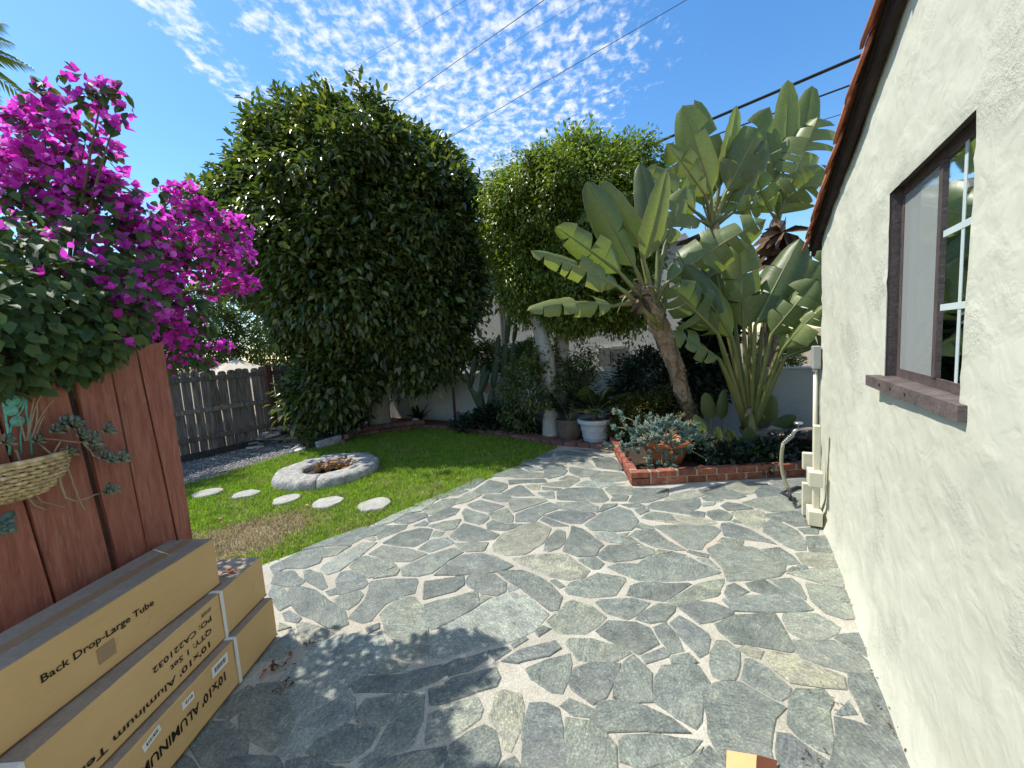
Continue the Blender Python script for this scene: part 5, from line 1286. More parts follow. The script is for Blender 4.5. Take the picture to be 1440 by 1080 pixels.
c = A3(432, 618, 6.95); bush('weed_tuft', 'small green weed tuft growing out of the stone pile', 'plant', (c[0], c[1], -.02), [(A3(432, 616, 6.95), (.14, .12, .18))], 'back_leaf', 30, 26, .06, .045, .5, .2, 54)
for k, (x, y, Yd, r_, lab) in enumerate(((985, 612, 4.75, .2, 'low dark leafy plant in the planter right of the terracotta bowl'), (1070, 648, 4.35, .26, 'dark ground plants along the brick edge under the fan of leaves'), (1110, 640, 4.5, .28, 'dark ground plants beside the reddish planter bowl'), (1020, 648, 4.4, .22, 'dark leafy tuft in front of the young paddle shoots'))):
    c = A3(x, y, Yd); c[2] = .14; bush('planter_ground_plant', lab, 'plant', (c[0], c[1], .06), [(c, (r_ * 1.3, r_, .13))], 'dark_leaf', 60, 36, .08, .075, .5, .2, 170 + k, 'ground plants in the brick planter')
# spiky agaves and strappy leaves
def straps(name, label, base, n_, L, w, mat, seed, spread=.9, cat='plant', group=None, bend=.5):
    rg = np.random.default_rng(seed); t = thing(name, label, cat, base, 0, group); b0 = Vector(base)
    for k in range(n_):
        a = rg.uniform(0, 2 * PI); l = L * rg.uniform(.65, 1.1); sp = spread * rg.uniform(.3, 1)
        d = Vector((math.cos(a) * sp, math.sin(a) * sp, 1)).normalized(); e = b0 + d * l; e.z -= bend * l * sp * .5
        pts = bez(b0, b0 + d * l * .55 + Vector((0, 0, l * .1)), e, 7); q = MB(); side = d.cross(Vector((0, 0, 1)))
        side = side.normalized() if side.length > 1e-3 else Vector((1, 0, 0))
        for i, p in enumerate(pts):
            ww = w * (math.sin(PI * (.12 + .86 * i / 6)) ** .7) * .5
            q.v += [tuple(p - side * ww), tuple(p - Vector((0, 0, ww * .5))), tuple(p + side * ww)]
        for i in range(6):
            for j in range(2): q.f.append((i * 3 + j, i * 3 + j + 1, i * 3 + 4 + j, i * 3 + 3 + j))
        q.build('blade', mat, t, True)
    return t
ag = G(335, 628); straps('agave', 'dry spiky agave against the grey fence', (ag.x, ag.y, -.03), 16, .42, .035, 'dead_leaf', 60, 1.1)
ag = G(590, 590); straps('agave', 'dark spiky agave right of the big tree trunk', (ag.x, ag.y, -.02), 18, .55, .07, 'dark_leaf', 61, 1.3)
# ------------------------------------------------------------------ cactus
cb_ = G(690, 590)
cac = thing('prickly_cactus', 'tall dark paddle cactus in front of the low garden wall', 'cactus', (cb_.x, cb_.y, -.02))
def pad(a, b, w, th, par):
    a, b = Vector(a), Vector(b); d = b - a; L_ = d.length; d.normalize()
    tc_ = (Vector((0, -1, .1)) + Vector((random.uniform(-.7, .7), 0, 0))); nn = (tc_ - d * tc_.dot(d)).normalized(); s_ = d.cross(nn)
    q = MB(); n_ = 10; prof = [(0, .10), (.05, .5), (.16, .80), (.35, .97), (.6, 1), (.8, .85), (.92, .58), (.98, .3), (1, .05)]
    for t_, r_ in prof:
        for j in range(n_):
            w_ = 2 * PI * j / n_; q.v.append(tuple(a + d * (L_ * t_) + s_ * (math.cos(w_) * w * .5 * r_) + nn * (math.sin(w_) * th * .5 * r_)))
    for i in range(len(prof) - 1):
        for j in range(n_): q.f.append((i * n_ + j, i * n_ + (j + 1) % n_, (i + 1) * n_ + (j + 1) % n_, (i + 1) * n_ + j))
    q.f += [tuple(reversed(range(n_))), tuple(len(q.v) - n_ + j for j in range(n_))]
    return q.build('pad', 'cactus', par, True)
YC = 7.5
for (x0, y0, x1, y1, w) in ((690, 598, 662, 545, .16), (664, 553, 655, 520, .11), (662, 545, 668, 500, .12), (672, 560, 688, 520, .13), (690, 595, 692, 545, .16), (692, 548, 700, 500, .15), (698, 505, 702, 470, .10), (700, 590, 708, 530, .15), (706, 535, 712, 480, .13), (712, 485, 716, 440, .11), (716, 444, 708, 418, .10), (712, 590, 722, 530, .14), (720, 535, 722, 480, .12), (722, 482, 726, 455, .10), (680, 590, 676, 550, .12), (676, 552, 682, 512, .11), (722, 540, 734, 510, .10)):
    pad(AT(x0, y0, YC + (x0 % 7) * .03), AT(x1, y1, YC + (x1 % 5) * .03), w * 1.05, .06, cac)
q = MB(); c = AT(684, 545, 7.75); q.box(c, (.19, .012, .19), 0, Matrix.Rotation(PI / 4, 3, 'Y') @ Matrix.Rotation(0, 3, 'Z')); dm = q.build_at('diamond_plaque', 'pink_block', c); tag(dm, 'pink diamond shaped tile on the low garden wall behind the cactus', 'plaque')
q = MB(); a = G(641, 603); q.tube([(a.x, a.y, -.05), (a.x + .01, a.y, .86)], .028, 8); st = q.build_at('metal_stake', 'rust', (a.x, a.y, -.05)); tag(st, 'rusty metal stake standing at the brick edging', 'stake')
q = MB(); a, b = G(648, 601), AT(678, 577, 7.7); q.tube([(a.x, a.y, .0), b], .016, 6); st = q.build_at('leaning_rod', 'rust', (a.x, a.y, 0)); tag(st, 'thin rusty rod leaning at the foot of the cactus', 'rod')

# ================================================================== PADDLE-LEAF PLANTS
CAMV = Vector((0, 0, CAMH))
def paddle(par, crown_pt, base, tip, width, face=0.0, sag=.06, tears=3, seed=0, fold=.25, stalk_r=.022, stalk_bow=.1, droop=.0):
    rg = random.Random(seed); b0, t0 = Vector(base), Vector(tip); axis_ = (t0 - b0); Ln = axis_.length; axis_.normalize()
    tocam = (CAMV - (b0 + t0) / 2).normalized(); N0 = (tocam - axis_ * tocam.dot(axis_)).normalized()
    Nn = Matrix.Rotation(face, 3, axis_) @ N0
    ctrl = (b0 + t0) / 2 + Vector((0, 0, 1)) * sag * Ln + Nn * .05 * Ln
    def mid(t): return b0 * (1 - t) ** 2 + ctrl * 2 * t * (1 - t) + t0 * t * t
    def tan(t): return ((ctrl - b0) * (1 - t) + (t0 - ctrl) * t).normalized()
    def wid(t): return width * .5 * min(1.0, (max(t, 0) / .20)) ** .55 * max(0.0, 1 - max(t, 0) ** 3.0) ** .62
    q = MB(); uvs = []
    NVS = 4
    for sgn in (-1, 1):
        cuts = sorted(min(.94, max(.1, (c_ + 1) / (tears + 1) + rg.uniform(-.35, .35) / (tears + 1))) for c_ in range(tears if rg.random() < .85 else max(0, tears - 2)))
        bnd = [0.0] + cuts + [1.0]; prev_a = fold
        for li in range(len(bnd) - 1):
            ta, tb2 = bnd[li], bnd[li + 1]
            if tb2 - ta < .02: continue
            nt_ = max(2, int((tb2 - ta) * 11) + 1); ang = fold + (rg.uniform(-.55, .40) if tears else 0.0) - droop
            ga = rg.uniform(.006, .034) if li > 0 else 0; gb = rg.uniform(.006, .034) if li < len(bnd) - 2 else 0
            slide = rg.uniform(-.03, .03) if tears else 0
            k0 = len(q.v)
            for i in range(nt_ + 1):
                for j in range(NVS + 1):
                    v = j / NVS; t_ = (ta + ga * v) + (tb2 - gb * v - ta - ga * v) * i / nt_
                    T = tan(t_); S = T.cross(Nn).normalized() * sgn; w_ = wid(t_ ) * v
                    a = ang - .55 * v
                    q.v.append(tuple(mid(min(1, t_ + slide * v * v)) + T * (w_ * .18) + (S * math.cos(a) + Nn * math.sin(a)) * w_ + Nn * (.010 * math.sin(t_ * 31 + seed) * v)))
                    uvs.append((t_ * 1.0 + sgn * 2 + seed * .37, v if j < NVS else 1.0))
            for i in range(nt_):
                for j in range(NVS):
                    a_ = k0 + i * (NVS + 1) + j; f = (a_, a_ + 1, a_ + NVS + 2, a_ + NVS + 1)
                    q.f.append(f if sgn > 0 else f[::-1])
    lf = q.build('leaf', 'paddle', par, True)
    ul = lf.data.uv_layers.new(name='UVMap'); arr = [0.0] * (2 * len(lf.data.loops))
    for l in lf.data.loops: arr[2 * l.index], arr[2 * l.index + 1] = uvs[l.vertex_index]
    ul.data.foreach_set('uv', arr)
    q = MB(); rib = [mid(t_) - Nn * .006 for t_ in (0, .2, .4, .6, .8, .97)]
    cp = Vector(crown_pt); pts = []
    if (b0 - cp).length > .05:
        c1 = cp.lerp(b0, .55) + Vector((0, 0, stalk_bow * (b0 - cp).length)); pts = bez(cp, c1, b0, 7)[:-1]
    allp = pts + rib; n_ = len(allp)
    q.tube(allp, [stalk_r * (1.25 - .55 * i / max(1, len(pts))) if i < len(pts) else stalk_r * .62 * (1 - .85 * (i - len(pts)) / 5) for i in range(n_)], 7)
    q.build('stalk', 'petiole', lf, True)
    return lf
def bark_trunk(par, pts, rad, mat='banana_bark', scales=True, n_=12):
    limb('trunk', pts, rad, mat, par, n_, .01)
    if not scales: return
    P_ = [Vector(p) for p in pts]; tot = sum((P_[i + 1] - P_[i]).length for i in range(len(P_) - 1)); rows = int(tot / .075)
    q = MB()
    for r_ in range(rows):
        f = r_ / rows * (len(P_) - 1); i = min(int(f), len(P_) - 2); t_ = f - i; c = P_[i].lerp(P_[i + 1], t_); d = (P_[i + 1] - P_[i]).normalized(); R_ = rad[i] + (rad[i + 1] - rad[i]) * t_
        a = d.orthogonal().normalized(); b = d.cross(a); w0 = r_ * 2.4
        for s_ in range(3):
            w = w0 + s_ * 2.1 + random.uniform(-.2, .2); o1 = a * math.cos(w) + b * math.sin(w); tg = d.cross(o1); ln = R_ * random.uniform(1.3, 2.0); wd = R_ * random.uniform(.7, 1.0)
            p0 = c + o1 * R_ * .93
            q.add([p0 - tg * wd, p0 + tg * wd, p0 + d * ln * .6 + o1 * R_ * .12 + tg * wd * .55, p0 + d * ln + o1 * R_ * random.uniform(.10, .30), p0 + d * ln * .6 + o1 * R_ * .12 - tg * wd * .55], [(0, 1, 2, 3, 4)])
    q.build('leaf_scars', mat, par)['kind'] = 'stuff'
def ragged(par, c, n_, L, seed, mat='dead_leaf', down=.8, name='dead_leaf'):
    rg = np.random.default_rng(seed)
    for k in range(n_):
        a = rg.uniform(0, 2 * PI); d = Vector((math.cos(a), math.sin(a), rg.uniform(-down, .5))).normalized(); l = L * rg.uniform(.5, 1.1); q = MB(); p0 = Vector(c) + d * .03
        side = d.cross(Vector((rg.normal(), rg.normal(), 1))).normalized(); e = p0 + d * l + Vector((0, 0, -.35 * l)); w = l * rg.uniform(.10, .22)
        m_ = p0.lerp(e, .5) + Vector((0, 0, .08 * l)); q.add([p0 - side * w * .3, p0 + side * w * .3, m_ + side * w, m_ - side * w, e + side * w * .25, e - side * w * .2], [(0, 1, 2, 3), (3, 2, 4, 5)])
        q.build(name, mat, par)

# the leaning plant
lb = AT(974, 612, 5.6); lb.z = .05
lean = thing('leaning_paddle_plant', 'leaning paddle leaf plant with scaly curved trunk and torn leaves', 'plant', lb)
lp = [lb, AT(962, 560, 5.45), AT(946, 505, 5.3), AT(924, 450, 5.15), AT(905, 405, 5.05)]
bark_trunk(lean, lp, [.085, .09, .10, .115, .10])
LC = AT(908, 415, 5.05)
for k, (bx, by, bY, tx, ty, tY, w, face, sag, tears, fold) in enumerate((
    (862, 430, 4.75, 741, 437, 4.3, .36, .75, .08, 4, .1), (868, 402, 4.85, 746, 352, 4.45, .36, .45, .03, 5, .3), (872, 384, 4.9, 781, 318, 4.6, .46, -.2, .03, 3, .15), (893, 376, 4.95, 824, 255, 4.8, .50, .25, .0, 1, .15),
    (906, 366, 4.9, 937, 238, 4.75, .34, .55, .0, 0, .5), (900, 350, 5.1, 842, 255, 5.1, .40, -.5, .0, 1, .3), (938, 398, 4.85, 1078, 308, 4.45, .62, .1, .08, 7, .05), (940, 395, 5.1, 1030, 350, 5.3, .5, -.4, .05, 4, .2),
    (925, 350, 5.2, 900, 228, 5.4, .40, .3, .0, 0, .3), (935, 345, 5.25, 965, 262, 5.3, .5, .2, .0, 3, .2))):
    paddle(lean, LC.lerp(AT(930, 468, 5.08), .25 + .75 * ((k * 7) % 10) / 10), AT(bx, by, bY), AT(tx, ty, tY), w, face, sag, tears, 100 + k, fold, .034, .06)
for (a, b) in (((900, 410), (868, 440)), ((915, 405), (935, 440)), ((905, 400), (890, 395))):
    q = MB(); q.tube(bez(AT(*lp and a, 5.0), AT((a[0] + b[0]) / 2, a[1] - 12, 4.95), AT(*b, 4.95), 5), [.02, .016, .012, .008, .004], 5); q.build('stub', 'petiole', lean)
ragged(lean, AT(900, 418, 4.92), 16, .24, 5, 'dead_leaf', 1.0); ragged(lean, AT(905, 402, 4.95), 8, .2, 6, 'banana_bark', .3, 'dry_sheath')

# the low fan-shaped clump by the house
cb2 = G(1048, 640); cb2.z = .05; cb2 = Vector((cb2.x + .18, 5.05, .05))
fan = thing('fan_paddle_plant', 'low fan of broad paddle leaves on yellow stalks in the brick planter', 'plant', cb2)
CB = Vector(cb2)
q = MB(); q.tube([CB + Vector((0, 0, -.02)), CB + Vector((.0, 0, .25)), CB + Vector((.02, 0, .55))], [.14, .13, .09], 12, flat=.7); q.build('sheath', 'petiole', fan, True)
FC = [(1030, 475, 4.85, 962, 372, 4.7, .50, .2, .0, 2, .2), (1046, 462, 4.95, 1040, 335, 4.9, .55, .0, .0, 2, .2), (1062, 458, 4.85, 1125, 335, 4.8, .60, -.15, .0, 2, .2), (1085, 470, 4.75, 1150, 392, 4.5, .55, -.2, .0, 3, .2), (1010, 470, 4.7, 940, 405, 4.5, .62, .1, .05, 5, .1),
      (1012, 505, 4.75, 946, 470, 4.6, .40, .9, .06, 3, .2), (1100, 492, 4.7, 1160, 430, 4.4, .40, -.6, .05, 3, .2), (1105, 502, 4.7, 1165, 480, 4.5, .36, .8, .05, 2, .2), (1030, 430, 5.5, 1010, 335, 5.6, .5, .3, .0, 2, .2), (1090, 430, 5.4, 1135, 345, 5.4, .55, .2, .0, 2, .2), (1000, 440, 5.5, 955, 380, 5.5, .5, .2, .0, 3, .2), (1110, 450, 5.0, 1162, 350, 4.9, .5, .1, .0, 3, .2), (1055, 440, 5.2, 985, 330, 5.3, .52, .0, .0, 2, .2), (1075, 440, 5.2, 1160, 370, 5.1, .55, .1, .0, 2, .2), (1020, 452, 5.1, 1000, 345, 5.2, .45, .4, .0, 2, .2)]
for k, (bx, by, bY, tx, ty, tY, w, face, sag, tears, fold) in enumerate(FC):
    p = AT(bx, by, bY); paddle(fan, CB + Vector(((p.x - CB.x) * .12, (p.y - CB.y) * .12, .22 + .02 * (k % 4))), p, AT(tx, ty, tY), w, face, sag, tears, 200 + k, fold, .034, .06)
ragged(fan, CB + Vector((-.03, -.12, .55)), 5, .22, 8, 'banana_bark'); ragged(fan, CB + Vector((.10, -.1, .22)), 9, .26, 9, 'banana_bark', .1)
# young shoots at its foot
ys = [(1000, 590, 992, 552, 5.1, .20, .2), (1012, 632, 1010, 600, 4.75, .13, .5), (1040, 636, 1022, 602, 4.7, .17, .1), (1058, 640, 1052, 600, 4.65, .20, .0), (995, 605, 975, 585, 4.9, .17, .6), (1085, 610, 1120, 585, 5.0, .25, .6), (1080, 622, 1130, 610, 4.9, .22, .9), (1075, 600, 1085, 555, 5.3, .3, .3), (1015, 590, 1018, 548, 5.2, .16, .3), (1095, 630, 1075, 615, 4.6, .15, .5)]
for k, (bx, by, tx, ty, Yd, w, face) in enumerate(ys):
    p = AT(bx, by, Yd); q0 = Vector((p.x + .02, p.y + .05, .05))
    paddle(fan, q0, p, AT(tx, ty, Yd - .03), w, face, 0, 0, 300 + k, .2, .010, .0)

# two tall plants behind
def tall(name, label, base, crown_pt, specs, seed, r0=.12):
    t = thing(name, label, 'plant', base); b0, c = Vector(base), Vector(crown_pt)
    bark_trunk(t, [b0, b0.lerp(c, .35) + Vector((.05, 0, 0)), b0.lerp(c, .7), c], [r0, r0 * .95, r0 * .95, r0 * .8])
    for k, (bx, by, bY, tx, ty, tY, w, face, sag, tears, fold) in enumerate(specs):
        paddle(t, c, AT(bx, by, bY), AT(tx, ty, tY), w, face, sag, tears, seed + k, fold, .03, .08)
    ragged(t, c + Vector((0, -.10, -.2)), 34, .55, seed, 'dead_leaf', 1.4); ragged(t, c + Vector((0, -.10, -.55)), 34, .6, seed + 1, 'dead_leaf', 1.6)
    return t
tA = AT(1000, 590, 6.3); tA.z = .03
tall('tall_paddle_plant', 'tall paddle leaf plant with upright leaves rising behind the leaning one', tA, AT(1002, 322, 6.2), (
    (1000, 275, 6.1, 960, 148, 6.0, .62, .15, 0, 1, .2), (1010, 270, 6.2, 976, 140, 6.3, .52, -.3, 0, 1, .25), (1014, 250, 6.2, 1036, 148, 6.2, .36, .8, 0, 0, .7), (1022, 268, 6.1, 1082, 150, 6.0, .58, .2, 0, 2, .2), (992, 275, 6.0, 938, 202, 5.9, .48, .3, 0, 3, .3), (978, 298, 5.9, 905, 240, 5.8, .62, .1, .04, 4, .1),
    (1040, 285, 6.1, 1078, 195, 6.1, .42, .6, 0, 3, .3), (1030, 300, 6.0, 1075, 290, 5.7, .45, .5, .05, 4, .2), (1015, 300, 6.3, 1060, 215, 6.4, .55, -.2, 0, 3, .2), (990, 290, 6.4, 985, 190, 6.5, .5, .2, 0, 2, .2), (985, 310, 6.0, 930, 300, 5.7, .45, .8, .05, 3, .2)), 400)
tB = AT(1075, 590, 6.9); tB.z = .03
tall('tallest_paddle_plant', 'tallest paddle leaf plant with a broad torn dark leaf beside the tiled roof', tB, AT(1094, 312, 6.7), (
    (1103, 225, 6.7, 1108, 112, 6.7, .42, .4, 0, 0, .5), (1122, 215, 6.7, 1142, 120, 6.7, .44, .2, 0, 0, .4), (1096, 300, 6.6, 1150, 165, 6.4, 1.45, .1, 0, 7, .05), (1088, 255, 6.7, 1074, 165, 6.7, .45, .3, 0, 2, .3), (1100, 290, 6.6, 1170, 235, 6.3, .7, .5, .03, 6, .1), (1085, 300, 6.7, 1050, 230, 6.7, .5, .3, 0, 3, .2)), 500)

# ================================================================== BRICK EDGINGS
def brick_mesh(l, w, h, name='brick', mat='brick', b=.006):
    q = MB(); q.bbox((0, 0, h / 2), (l, w, h), b); return q.mesh(name, mat)
BRL, BRW, BRHt = .20, .098, .066
planter = thing('brick_planter_edge', 'red brick planter edge two courses high in front of the paddle leaf plants', 'planter', (PL0[0], PL0[1], 0))
bm = [brick_mesh(BRL - d_, BRW, BRHt) for d_ in (0, .006, .012)]
hb_ = brick_mesh(BRL * .5 - .008, BRW, BRHt)
sd_ = unit(np.array([1.34, 5.0]) - PL0); fdv = unit(PL1 - PL0)
def course(start, d, L_, z, offs, par, inward):
    s = -offs
    while s < L_ - .05:
        a = max(s, 0); e = min(s + BRL, L_ - .004); l = e - a
        if l > .05:
            p = start + d * ((a + e) / 2) + inward * (BRW / 2 + random.uniform(-.003, .003))
            o = link('brick', bm[random.randrange(3)], par, (p[0] - PL0[0], p[1] - PL0[1], z + random.uniform(-.002, .002)), (0, random.uniform(-.01, .01), math.atan2(d[1], d[0]) + random.uniform(-.015, .015)), (l / (BRL + .006), 1, 1))
        s += BRL + .012
Lf, Ls = float(np.linalg.norm(PL1 - PL0)), 1.55
inw_f, inw_s = np.array([-fdv[1], fdv[0]]), np.array([sd_[1], -sd_[0]])
course(PL0 + fdv * .22, fdv, Lf - .22, .004, .03, planter, inw_f); course(PL0 + fdv * .22, fdv, Lf - .22, .080, .13, planter, inw_f)
course(PL0 + sd_ * .11, sd_, Ls, .004, .05, planter, inw_s); course(PL0 + sd_ * .11, sd_, Ls, .080, .16, planter, inw_s)
# the corner: two long bricks laid flat, mortar block next to them
for z in (.004, .080):
    p = PL0 + fdv * .10 + inw_f * BRW / 2; link('brick', bm[0], planter, (p[0] - PL0[0], p[1] - PL0[1], z), (0, 0, math.atan2(fdv[1], fdv[0])), (.98, 1.02, 1))
q = MB(); p = PL0 + fdv * (Lf / 2 + .1) + inw_f * (BRW * .5); q.box((p[0], p[1], .070), (Lf - .21, BRW - .018, .136), math.atan2(fdv[1], fdv[0]))
p = PL0 + sd_ * (Ls / 2 + .1) + inw_s * (BRW * .5); q.box((p[0], p[1], .0695), (Ls, BRW - .018, .135), math.atan2(sd_[1], sd_[0]))
p = PL0 + fdv * .215 + inw_f * .048; q.box((p[0], p[1], .074), (.022, BRW - .004, .142), 0); q.build('mortar_core', 'brick_mortar', planter)
q = MB(); p = PL0 + np.array([.79, .02]); q.add([(p[0] - .06, p[1], .147), (p[0] + .07, p[1] + .0, .147), (p[0] + .05, p[1] + .07, .147), (p[0] - .03, p[1] + .06, .147), (p[0] - .01, p[1] + .02, .175)], [(0, 1, 4), (1, 2, 4), (2, 3, 4), (3, 0, 4)]); q.build('broken_brick', 'brick', planter)
# low edging round the beds
edge = thing('brick_bed_edging', 'low weathered brick edging between the lawn and the back bed', 'edging', (BED_EDGE[0][0], BED_EDGE[0][1], 0))
ob = brick_mesh(.205, .10, .09, 'brick', 'old_brick', .01)
def polyline(pts, step):
    out = []; acc = 0.0
    for i in range(len(pts) - 1):
        a, b = pts[i], pts[i + 1]; d = b - a; L_ = np.linalg.norm(d)
        while acc < L_: out.append((a + d / L_ * acc, math.atan2(d[1], d[0]))); acc += step
        acc -= L_
    return out
for (p, an) in polyline(BED_EDGE, .218):
    link('brick', ob, edge, (p[0] - BED_EDGE[0][0], p[1] - BED_EDGE[0][1], -.03 + random.uniform(-.006, .008)), (random.uniform(-.03, .03), random.uniform(-.02, .02), an + random.uniform(-.04, .04)))
row2 = [p + np.array([.05, .13]) for p in BED_EDGE[7:]]
for (p, an) in polyline(row2, .115):
    link('brick', ob, edge, (p[0] - BED_EDGE[0][0], p[1] - BED_EDGE[0][1], -.025 + random.uniform(-.006, .01)), (random.uniform(-.03, .03), random.uniform(-.02, .02), an + PI / 2 + random.uniform(-.05, .05)))
for (p, an) in polyline([q_ + np.array([.03, .12]) for q_ in BED_EDGE[:5]], .218):
    link('brick', ob, edge, (p[0] - BED_EDGE[0][0], p[1] - BED_EDGE[0][1], .055 + random.uniform(-.006, .008)), (random.uniform(-.04, .04), random.uniform(-.03, .03), an + random.uniform(-.05, .05)))

# ================================================================== FIRE PIT, STEPPING STONES, RUBBLE
pit = thing('fire_pit_ring', 'round pale cast stone fire pit ring on the lawn', 'fire pit', (PIT_C[0], PIT_C[1], -.03))
def ring_sector(a0, a1, name):
    q = MB(); n_ = 26; prof = [(.31, -.04), (.315, .04), (.33, .085), (.37, .098), (.46, .108), (.55, .110), (.62, .104), (.665, .085), (.68, .045), (.69, .0), (.69, -.04)]; k = len(prof)
    for i in range(n_ + 1):
        w = a0 + (a1 - a0) * i / n_
        for j, (r_, z) in enumerate(prof):
            v = Vector((math.cos(w), math.sin(w), 0)); nz = mnoise.noise(v * 4 + Vector((0, 0, z * 6))) * .020 + mnoise.noise(v * 11 + Vector((3, 0, z * 26 + r_ * 16))) * .013
            q.v.append((PIT_C[0] + v.x * (r_ + nz), PIT_C[1] + v.y * (r_ + nz), z + (nz * .8 if z > 0 else 0)))
    for i in range(n_):
        for j in range(k - 1): q.f.append((i * k + j, i * k + j + 1, (i + 1) * k + j + 1, (i + 1) * k + j))
    q.f += [tuple(range(k - 1, -1, -1)), tuple(n_ * k + j for j in range(k))]
    return q.build(name, 'cast_stone', pit, True)
gap = .012
for a0, a1 in ((-1.35, .9), (.9, 2.6), (2.6, 2 * PI - 1.35)): ring_sector(a0 + gap, a1 - gap, 'ring_segment')
q = MB(); q.lathe([(.33, -.02), (.325, .015), (.02, .02)], (PIT_C[0], PIT_C[1], 0), 30, .05); q.build('ash_bed', 'char', pit, True)
rg = np.random.default_rng(70); n = 90
Pp = np.column_stack([PIT_C[0] + .08 + rg.normal(size=n) * .14, PIT_C[1] + rg.normal(size=n) * .12, .04 + rg.uniform(0, .11, n)])
o = link('leaf_litter', npmesh('leaf_litter', *leaves(Pp, rg.normal(size=(n, 3)) * np.array([1, 1, .5]), rg.normal(size=(n, 3)) + np.array([0, 0, .8]), rg.uniform(.06, .12, n), rg.uniform(.03, .06, n), LEAF6), 'litter')); tag(o, 'orange brown dry leaves heaped inside the stone ring', 'leaves', kind='stuff')
for k in range(4):
    a = rg.uniform(0, 6.28); q = MB(); c = Vector((PIT_C[0] + rg.uniform(-.1, .1), PIT_C[1] + rg.uniform(-.1, .1), .055)); d = Vector((math.cos(a), math.sin(a), .12)) * .16; q.tube([c - d, c, c + d], [.026, .03, .02], 7); q.build('charred_log', 'char', pit, True)
srg = np.random.default_rng(71)
place_word = ('next to the flagstone paving', 'second from the flagstone paving', 'third from the flagstone paving', 'fourth from the flagstone paving', 'farthest from the flagstone paving')
for k, (c, (_, _, a, b)) in enumerate(zip(step_c, STEPS)):
    q = MB(); n_ = 22; rr = a * 1.0
    for z, s_ in ((-.05, 1.0), (.004, 1.0), (.014, .95), (.017, .5)):
        for j in range(n_):
            w = 2 * PI * j / n_; r_ = rr * s_ * (1 + .22 * mnoise.noise(Vector((math.cos(w) * 1.7, math.sin(w) * 1.7, k * 3.0)))); q.v.append((c[0] + r_ * math.cos(w) * 1.0, c[1] + r_ * math.sin(w) * .92, z - .004))
    for i in range(3):
        for j in range(n_): q.f.append((i * n_ + j, i * n_ + (j + 1) % n_, (i + 1) * n_ + (j + 1) % n_, (i + 1) * n_ + j))
    q.f += [tuple(reversed(range(n_))), tuple(3 * n_ + j for j in range(n_))]
    o = q.build_at('stepping_stone', 'step_stone', (c[0], c[1], -.03)); tag(o, 'round pale stepping stone in the grass, ' + place_word[k], 'stepping stone', 'stepping stones across the lawn')
# pile of broken paving slabs by the fence: each one its own thing
prg = np.random.default_rng(72); pc = g2(405, 618)
def shard(c, r, th, z, tilt, mat):
    k = prg.integers(4, 7); ang = np.sort(prg.uniform(0, 2 * PI, k)); ang = np.linspace(0, 2 * PI, k, endpoint=False) + prg.uniform(-.35, .35, k)
    poly = [np.array([math.cos(w) * r * prg.uniform(.7, 1.15), math.sin(w) * r * .62 * prg.uniform(.7, 1.15)]) for w in ang]
    q = MB(); slab(q, poly, -th / 2, th / 2, .006); return link('stone_fragment', q.mesh('stone_fragment', mat), None, (c[0], c[1], z), tilt)
pile_axis = unit(g2(450, 614) - g2(372, 628))
for lay in range(6):
    for k in range(9 - lay):
        tt = (k - (8 - lay) / 2) * .155 + prg.uniform(-.05, .05); c = pc + pile_axis * tt + np.array([-pile_axis[1], pile_axis[0]]) * prg.uniform(-.18, .22) * (1 - lay * .12)
        o = shard(c, prg.uniform(.12, .21), prg.uniform(.03, .05), -.01 + lay * .055 + prg.uniform(0, .012), (prg.uniform(-.12, .12), prg.uniform(-.12, .12), prg.uniform(0, 6.28)), 'pale_rubble' if prg.random() < .3 else 'rubble')
        tag(o, 'broken flat grey stone in the rubble pile beside the reddish fence post', 'stone', 'rubble pile by the fence')
for (x, y, r_) in ((413, 632, .10), (420, 628, .09), (410, 637, .07), (421, 634, .12)):
    o = shard(g2(x, y), r_, .07, .0, (prg.uniform(-.2, .2), prg.uniform(-.2, .2), prg.uniform(0, 6)), 'pale_rubble'); tag(o, 'small whitish stone chunk lying at the gravel edge', 'stone', 'white chunks at the gravel edge')
q = MB(); a, b = G(446, 630), G(480, 621); c = (a + b) / 2; an = math.atan2(b.y - a.y, b.x - a.x)
q.bbox((0, 0, .07), ((b - a).length, .10, .15), .012); o = link('concrete_block', q.mesh('concrete_block', 'cast_stone'), None, (c.x, c.y, -.02), (0, -.06, an)); tag(o, 'long pale concrete block lying at the lawn edge by the rubble', 'block')
q = MB(); pts = [AT(x, y, 7.5) for x, y in ((405, 602), (420, 600), (440, 600), (455, 602), (466, 605))]; q.tube([p + Vector((0, 0, -.0)) for p in pts], .018, 8)
q.tube([pts[0], pts[0] + Vector((.0, 0, -pts[0].z + .2))], .014, 6); q.tube([pts[-1], pts[-1] + Vector((0, 0, -pts[-1].z + .05))], .014, 6)
o = q.build_at('bent_pipe', 'galv', (pts[2].x, pts[2].y, .2), True); tag(o, 'bent pale pipe lying over the rubble pile', 'pipe')
q = MB(); c = g2(585, 599); q.bbox((0, 0, .05), (.16, .10, .11), .03); o = link('pale_rock', q.mesh('pale_rock', 'pale_rubble'), None, (c[0], c[1], .06), (.1, .1, .4)); tag(o, 'pale rock sitting on the brick edging right of the big tree', 'rock')

